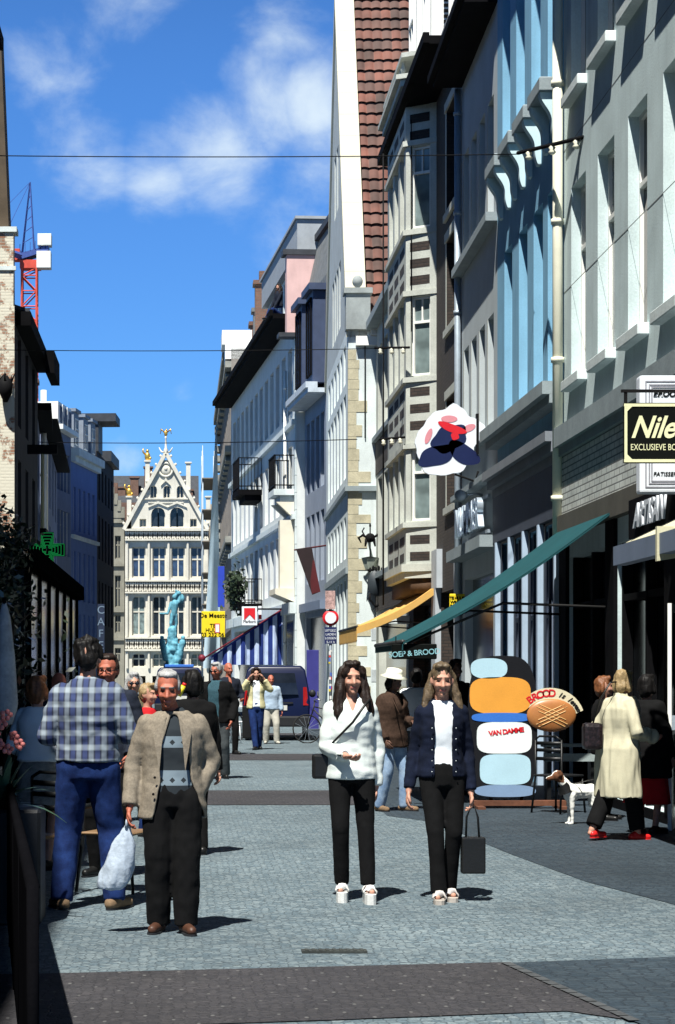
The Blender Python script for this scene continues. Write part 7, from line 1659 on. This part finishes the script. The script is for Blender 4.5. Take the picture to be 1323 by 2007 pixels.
# ------------------------------------------------------------------ white terrier on a lead by the beige coat lady
Yd = 22.0; dg_ = thing('dog', 'white terrier with brown head standing by the board, facing left', 'dog', (SX(1140,Yd),Yd,0), .15)
mb = MB(); sc_d = 1.0
mb.caps((-.13,0,.36),(.14,0,.36),.085,.075); mb.ell((-.12,0,.34),.09,.08,.10); mb.caps((.10,0,.37),(.17,0,.36),.075,.06)
mb.caps((-.16,0,.41),(-.24,0,.50),.06,.05); mb.ell((-.27,0,.53),.065,.055,.055); mb.caps((-.29,0,.52),(-.38,0,.50),.036,.024)
for q in (1,-1): mb.caps((-.26,q*.045,.57),(-.25,q*.06,.54),.022,.014)
for x, kx in ((-.12,0),(.15,1)):
    for q in (1,-1):
        if not kx: mb.caps((x,q*.05,.33),(x-.005,q*.05,.17),.040,.024); mb.caps((x-.005,q*.05,.17),(x,q*.05,.02),.022,.018); mb.caps((x,q*.05,.015),(x-.04,q*.05,.014),.018,.014)
        else: mb.caps((x,q*.045,.34),(x-.03,q*.05,.22),.058,.034); mb.caps((x-.03,q*.05,.22),(x+.06,q*.05,.13),.030,.020); mb.caps((x+.06,q*.05,.13),(x+.045,q*.05,.02),.019,.017); mb.caps((x+.045,q*.05,.015),(x+.0,q*.05,.014),.018,.014)
mb.caps((.20,0,.40),(.26,0,.52),.022,.012)
me = remesh(mb, .011, 1, .006, 30, 2); me.materials.append(cloth('white_fur', (.72,.72,.68), .12, 20)); me.materials.append(cloth('brown_fur', (.14,.06,.03), .3, 20)); me.materials.append(EYEM)
for p in me.polygons:
    c_ = p.center
    if c_.x < -.21 and c_.z > .46 and not (abs(c_.y) < .012 and c_.z > .5): p.material_index = 1
    if c_.x < -.40: p.material_index = 2
put('body', me, dg_)
mb = MB(); mb.smooth = True; mb.tube([(-.17,.0,.35),(-.19,.0,.40),(-.22,0,.44)], [.09,.075,.066], 14, cap=False); mb.build('harness', BSHOE, dg_)
ld = thing('dog_lead', 'thin black lead running from the terrier up to the beige coat lady', 'lead', (SX(1140,Yd)+.02,Yd,.44))
mb = MB(); mb.smooth = True; mb.tube([(-.12,0,0),(.15,-.6,.12),(.35,-1.4,.45)], .006, 5); mb.build('strap', BSHOE, ld)
# ------------------------------------------------------------------ world, sun, camera
w = bpy.data.worlds.new('World'); bpy.context.scene.world = w; w.use_nodes = True; nt = w.node_tree; nt.nodes.clear()
out = nt.nodes.new('ShaderNodeOutputWorld'); bg = nt.nodes.new('ShaderNodeBackground'); nt.links.new(bg.outputs[0], out.inputs[0])
el = math.atan2(1, math.hypot(SUN.x, SUN.y)); toward = -SUN.normalized()
sk = N(nt, 'TexSky', sky_type='NISHITA', sun_disc=False); sk.sun_elevation = el; sk.sun_rotation = math.atan2(toward.x, toward.y); sk.altitude = 50; sk.air_density = 1.0; sk.dust_density = .4; sk.ozone_density = 3.0
tint = mixc(nt, 1.0, sk.outputs[0], SKY_TINT, 'MULTIPLY')
tcz = N(nt, 'TexCoord'); sz_ = N(nt, 'SeparateXYZ'); nt.links.new(tcz.outputs['Generated'], sz_.inputs[0])
zr = N(nt, 'MapRange', interpolation_type='SMOOTHSTEP', i_1=.26, i_2=.60, i_3=1.0, i_4=ZENITH); nt.links.new(sz_.outputs[2], zr.inputs[0]); tint = mixc(nt, 1.0, tint, zr.outputs[0], 'MULTIPLY')   # sky dimmed overhead to weaken its fill light
tc = N(nt, 'TexCoord'); nrm = N(nt, 'VectorMath', operation='NORMALIZE'); nt.links.new(tc.outputs['Generated'], nrm.inputs[0])
mp = N(nt, 'Mapping'); mp.inputs['Scale'].default_value = (1,1,1.35); nt.links.new(nrm.outputs[0], mp.inputs[0])
n1 = N(nt, 'TexNoise', i_Scale=16.0, i_Detail=7.0, i_Roughness=.58, i_Distortion=.25); nt.links.new(mp.outputs[0], n1.inputs['Vector'])
acc = None     # cloud banks: directions in the sky where cloud gathers
for px, py, rad, amt in ((430,300,.055,.62),(330,350,.035,.48),(540,230,.045,.55),(620,210,.035,.80),(640,300,.05,.62),(470,150,.03,.36),(100,120,.05,.50),(130,230,.04,.40),(590,430,.045,.36),(560,40,.05,.32),(250,0,.05,.40),(240,890,.020,.62),(350,770,.02,.28),(185,345,.03,.36),(760,200,.06,.6),(900,300,.06,.5)):
    d = Vector(((px-VX)/F, 1, (HY-py)/F)).normalized()
    s = N(nt, 'VectorMath', operation='DISTANCE'); nt.links.new(nrm.outputs[0], s.inputs[0]); s.inputs[1].default_value = d
    r = N(nt, 'MapRange', interpolation_type='SMOOTHSTEP', i_1=rad, i_2=0.0, i_3=0.0, i_4=amt); nt.links.new(s.outputs['Value'], r.inputs[0])
    if acc is None: acc = r.outputs[0]
    else:
        m_ = N(nt, 'Math', operation='MAXIMUM'); nt.links.new(acc, m_.inputs[0]); nt.links.new(r.outputs[0], m_.inputs[1]); acc = m_.outputs[0]
# scattered cloud elsewhere in the dome
n0 = N(nt, 'TexNoise', i_Scale=3.0, i_Detail=5.0); nt.links.new(nrm.outputs[0], n0.inputs['Vector'])
nr = N(nt, 'MapRange', i_1=.28, i_2=.72, i_3=-.38, i_4=.38); nt.links.new(n1.outputs[0], nr.inputs[0])
ad = N(nt, 'Math', operation='ADD'); nt.links.new(acc, ad.inputs[0]); nt.links.new(nr.outputs[0], ad.inputs[1])
cm = N(nt, 'MapRange', interpolation_type='SMOOTHSTEP', i_1=.12, i_2=1.05, i_3=0.0, i_4=.88); nt.links.new(ad.outputs[0], cm.inputs[0])
gate = N(nt, 'MapRange', i_1=.02, i_2=.12); nt.links.new(acc, gate.inputs[0])
mm = N(nt, 'Math', operation='MULTIPLY'); nt.links.new(cm.outputs[0], mm.inputs[0]); nt.links.new(gate.outputs[0], mm.inputs[1])
sky = mixc(nt, mm.outputs[0], tint, CLOUD)
nt.links.new(sky, bg.inputs[0]); bg.inputs[1].default_value = SKY_STRENGTH
sun = bpy.data.lights.new('sun', 'SUN'); sun.energy = SUN_E; sun.angle = math.radians(.53); sun.color = (1.0,.975,.90)
so = bpy.data.objects.new('sun', sun); C.objects.link(so); so.rotation_euler = SUN.to_track_quat('-Z','Y').to_euler()
cam = bpy.data.cameras.new('camera'); co = bpy.data.objects.new('camera', cam); C.objects.link(co); bpy.context.scene.camera = co
co.location = (0,0,EYE); co.rotation_euler = (PI/2,0,0); cam.sensor_fit = 'VERTICAL'; cam.sensor_height = 36; cam.sensor_width = 24; cam.lens = F/2007*36
cam.shift_x = (661.5-VX)/2007; cam.shift_y = (HY-1003.5)/2007; cam.clip_start = .1; cam.clip_end = 3000
sc_ = bpy.context.scene; vs_ = sc_.view_settings; vs_.view_transform = 'Standard'; vs_.look = 'None'; vs_.gamma = 1; vs_.use_curve_mapping = False; vs_.exposure = EXPOSURE
sc_.cycles.max_bounces = 6; sc_.cycles.diffuse_bounces = 3; sc_.cycles.glossy_bounces = 3; sc_.cycles.use_denoising = True

def split_part(o):
    me = o.data; n = len(me.vertices); par = list(range(n))
    def f(a):
        while par[a] != a: par[a] = par[par[a]]; a = par[a]
        return a
    for e in me.edges:
        a, b = f(e.vertices[0]), f(e.vertices[1])
        if a != b: par[a] = b
    gr = {}
    for p in me.polygons: gr.setdefault(f(p.vertices[0]), []).append(p)
    if not 1 < len(gr) <= 80: return
    first = True
    for ps in list(gr.values()):
        ids = {}; vs = []; fs = []
        for p in ps:
            fs.append([ids.setdefault(v, len(ids)) for v in p.vertices])
        vs = [me.vertices[v].co.copy() for v in ids]
        m2 = bpy.data.meshes.new(me.name); m2.from_pydata(vs, [], fs)
        for mt in me.materials: m2.materials.append(mt)
        m2.polygons.foreach_set('material_index', [p.material_index for p in ps]); m2.polygons.foreach_set('use_smooth', [p.use_smooth for p in ps]); m2.update()
        if first: o.data = m2; first = False
        else: put(o.name.split('.')[0], m2, o.parent, mat4=o.matrix_local.copy())
for o in list(bpy.data.objects):
    if o.type == 'MESH' and o.name.split('.')[0] in ('brick_panel','sill_band','string_course','bracket','bay_pier','shopfront_pier','pilaster','window_reveal','stone_band','stay','lapel','pole','eave','cable','shop_window','frieze_ground','window_surround','cornice','gable'): 
        if o.name.split('.')[0] == 'gable' and len(o.data.polygons) > 400: continue
        if o.data.users == 1 or o.name.split('.')[0] == 'bracket': split_part(o)
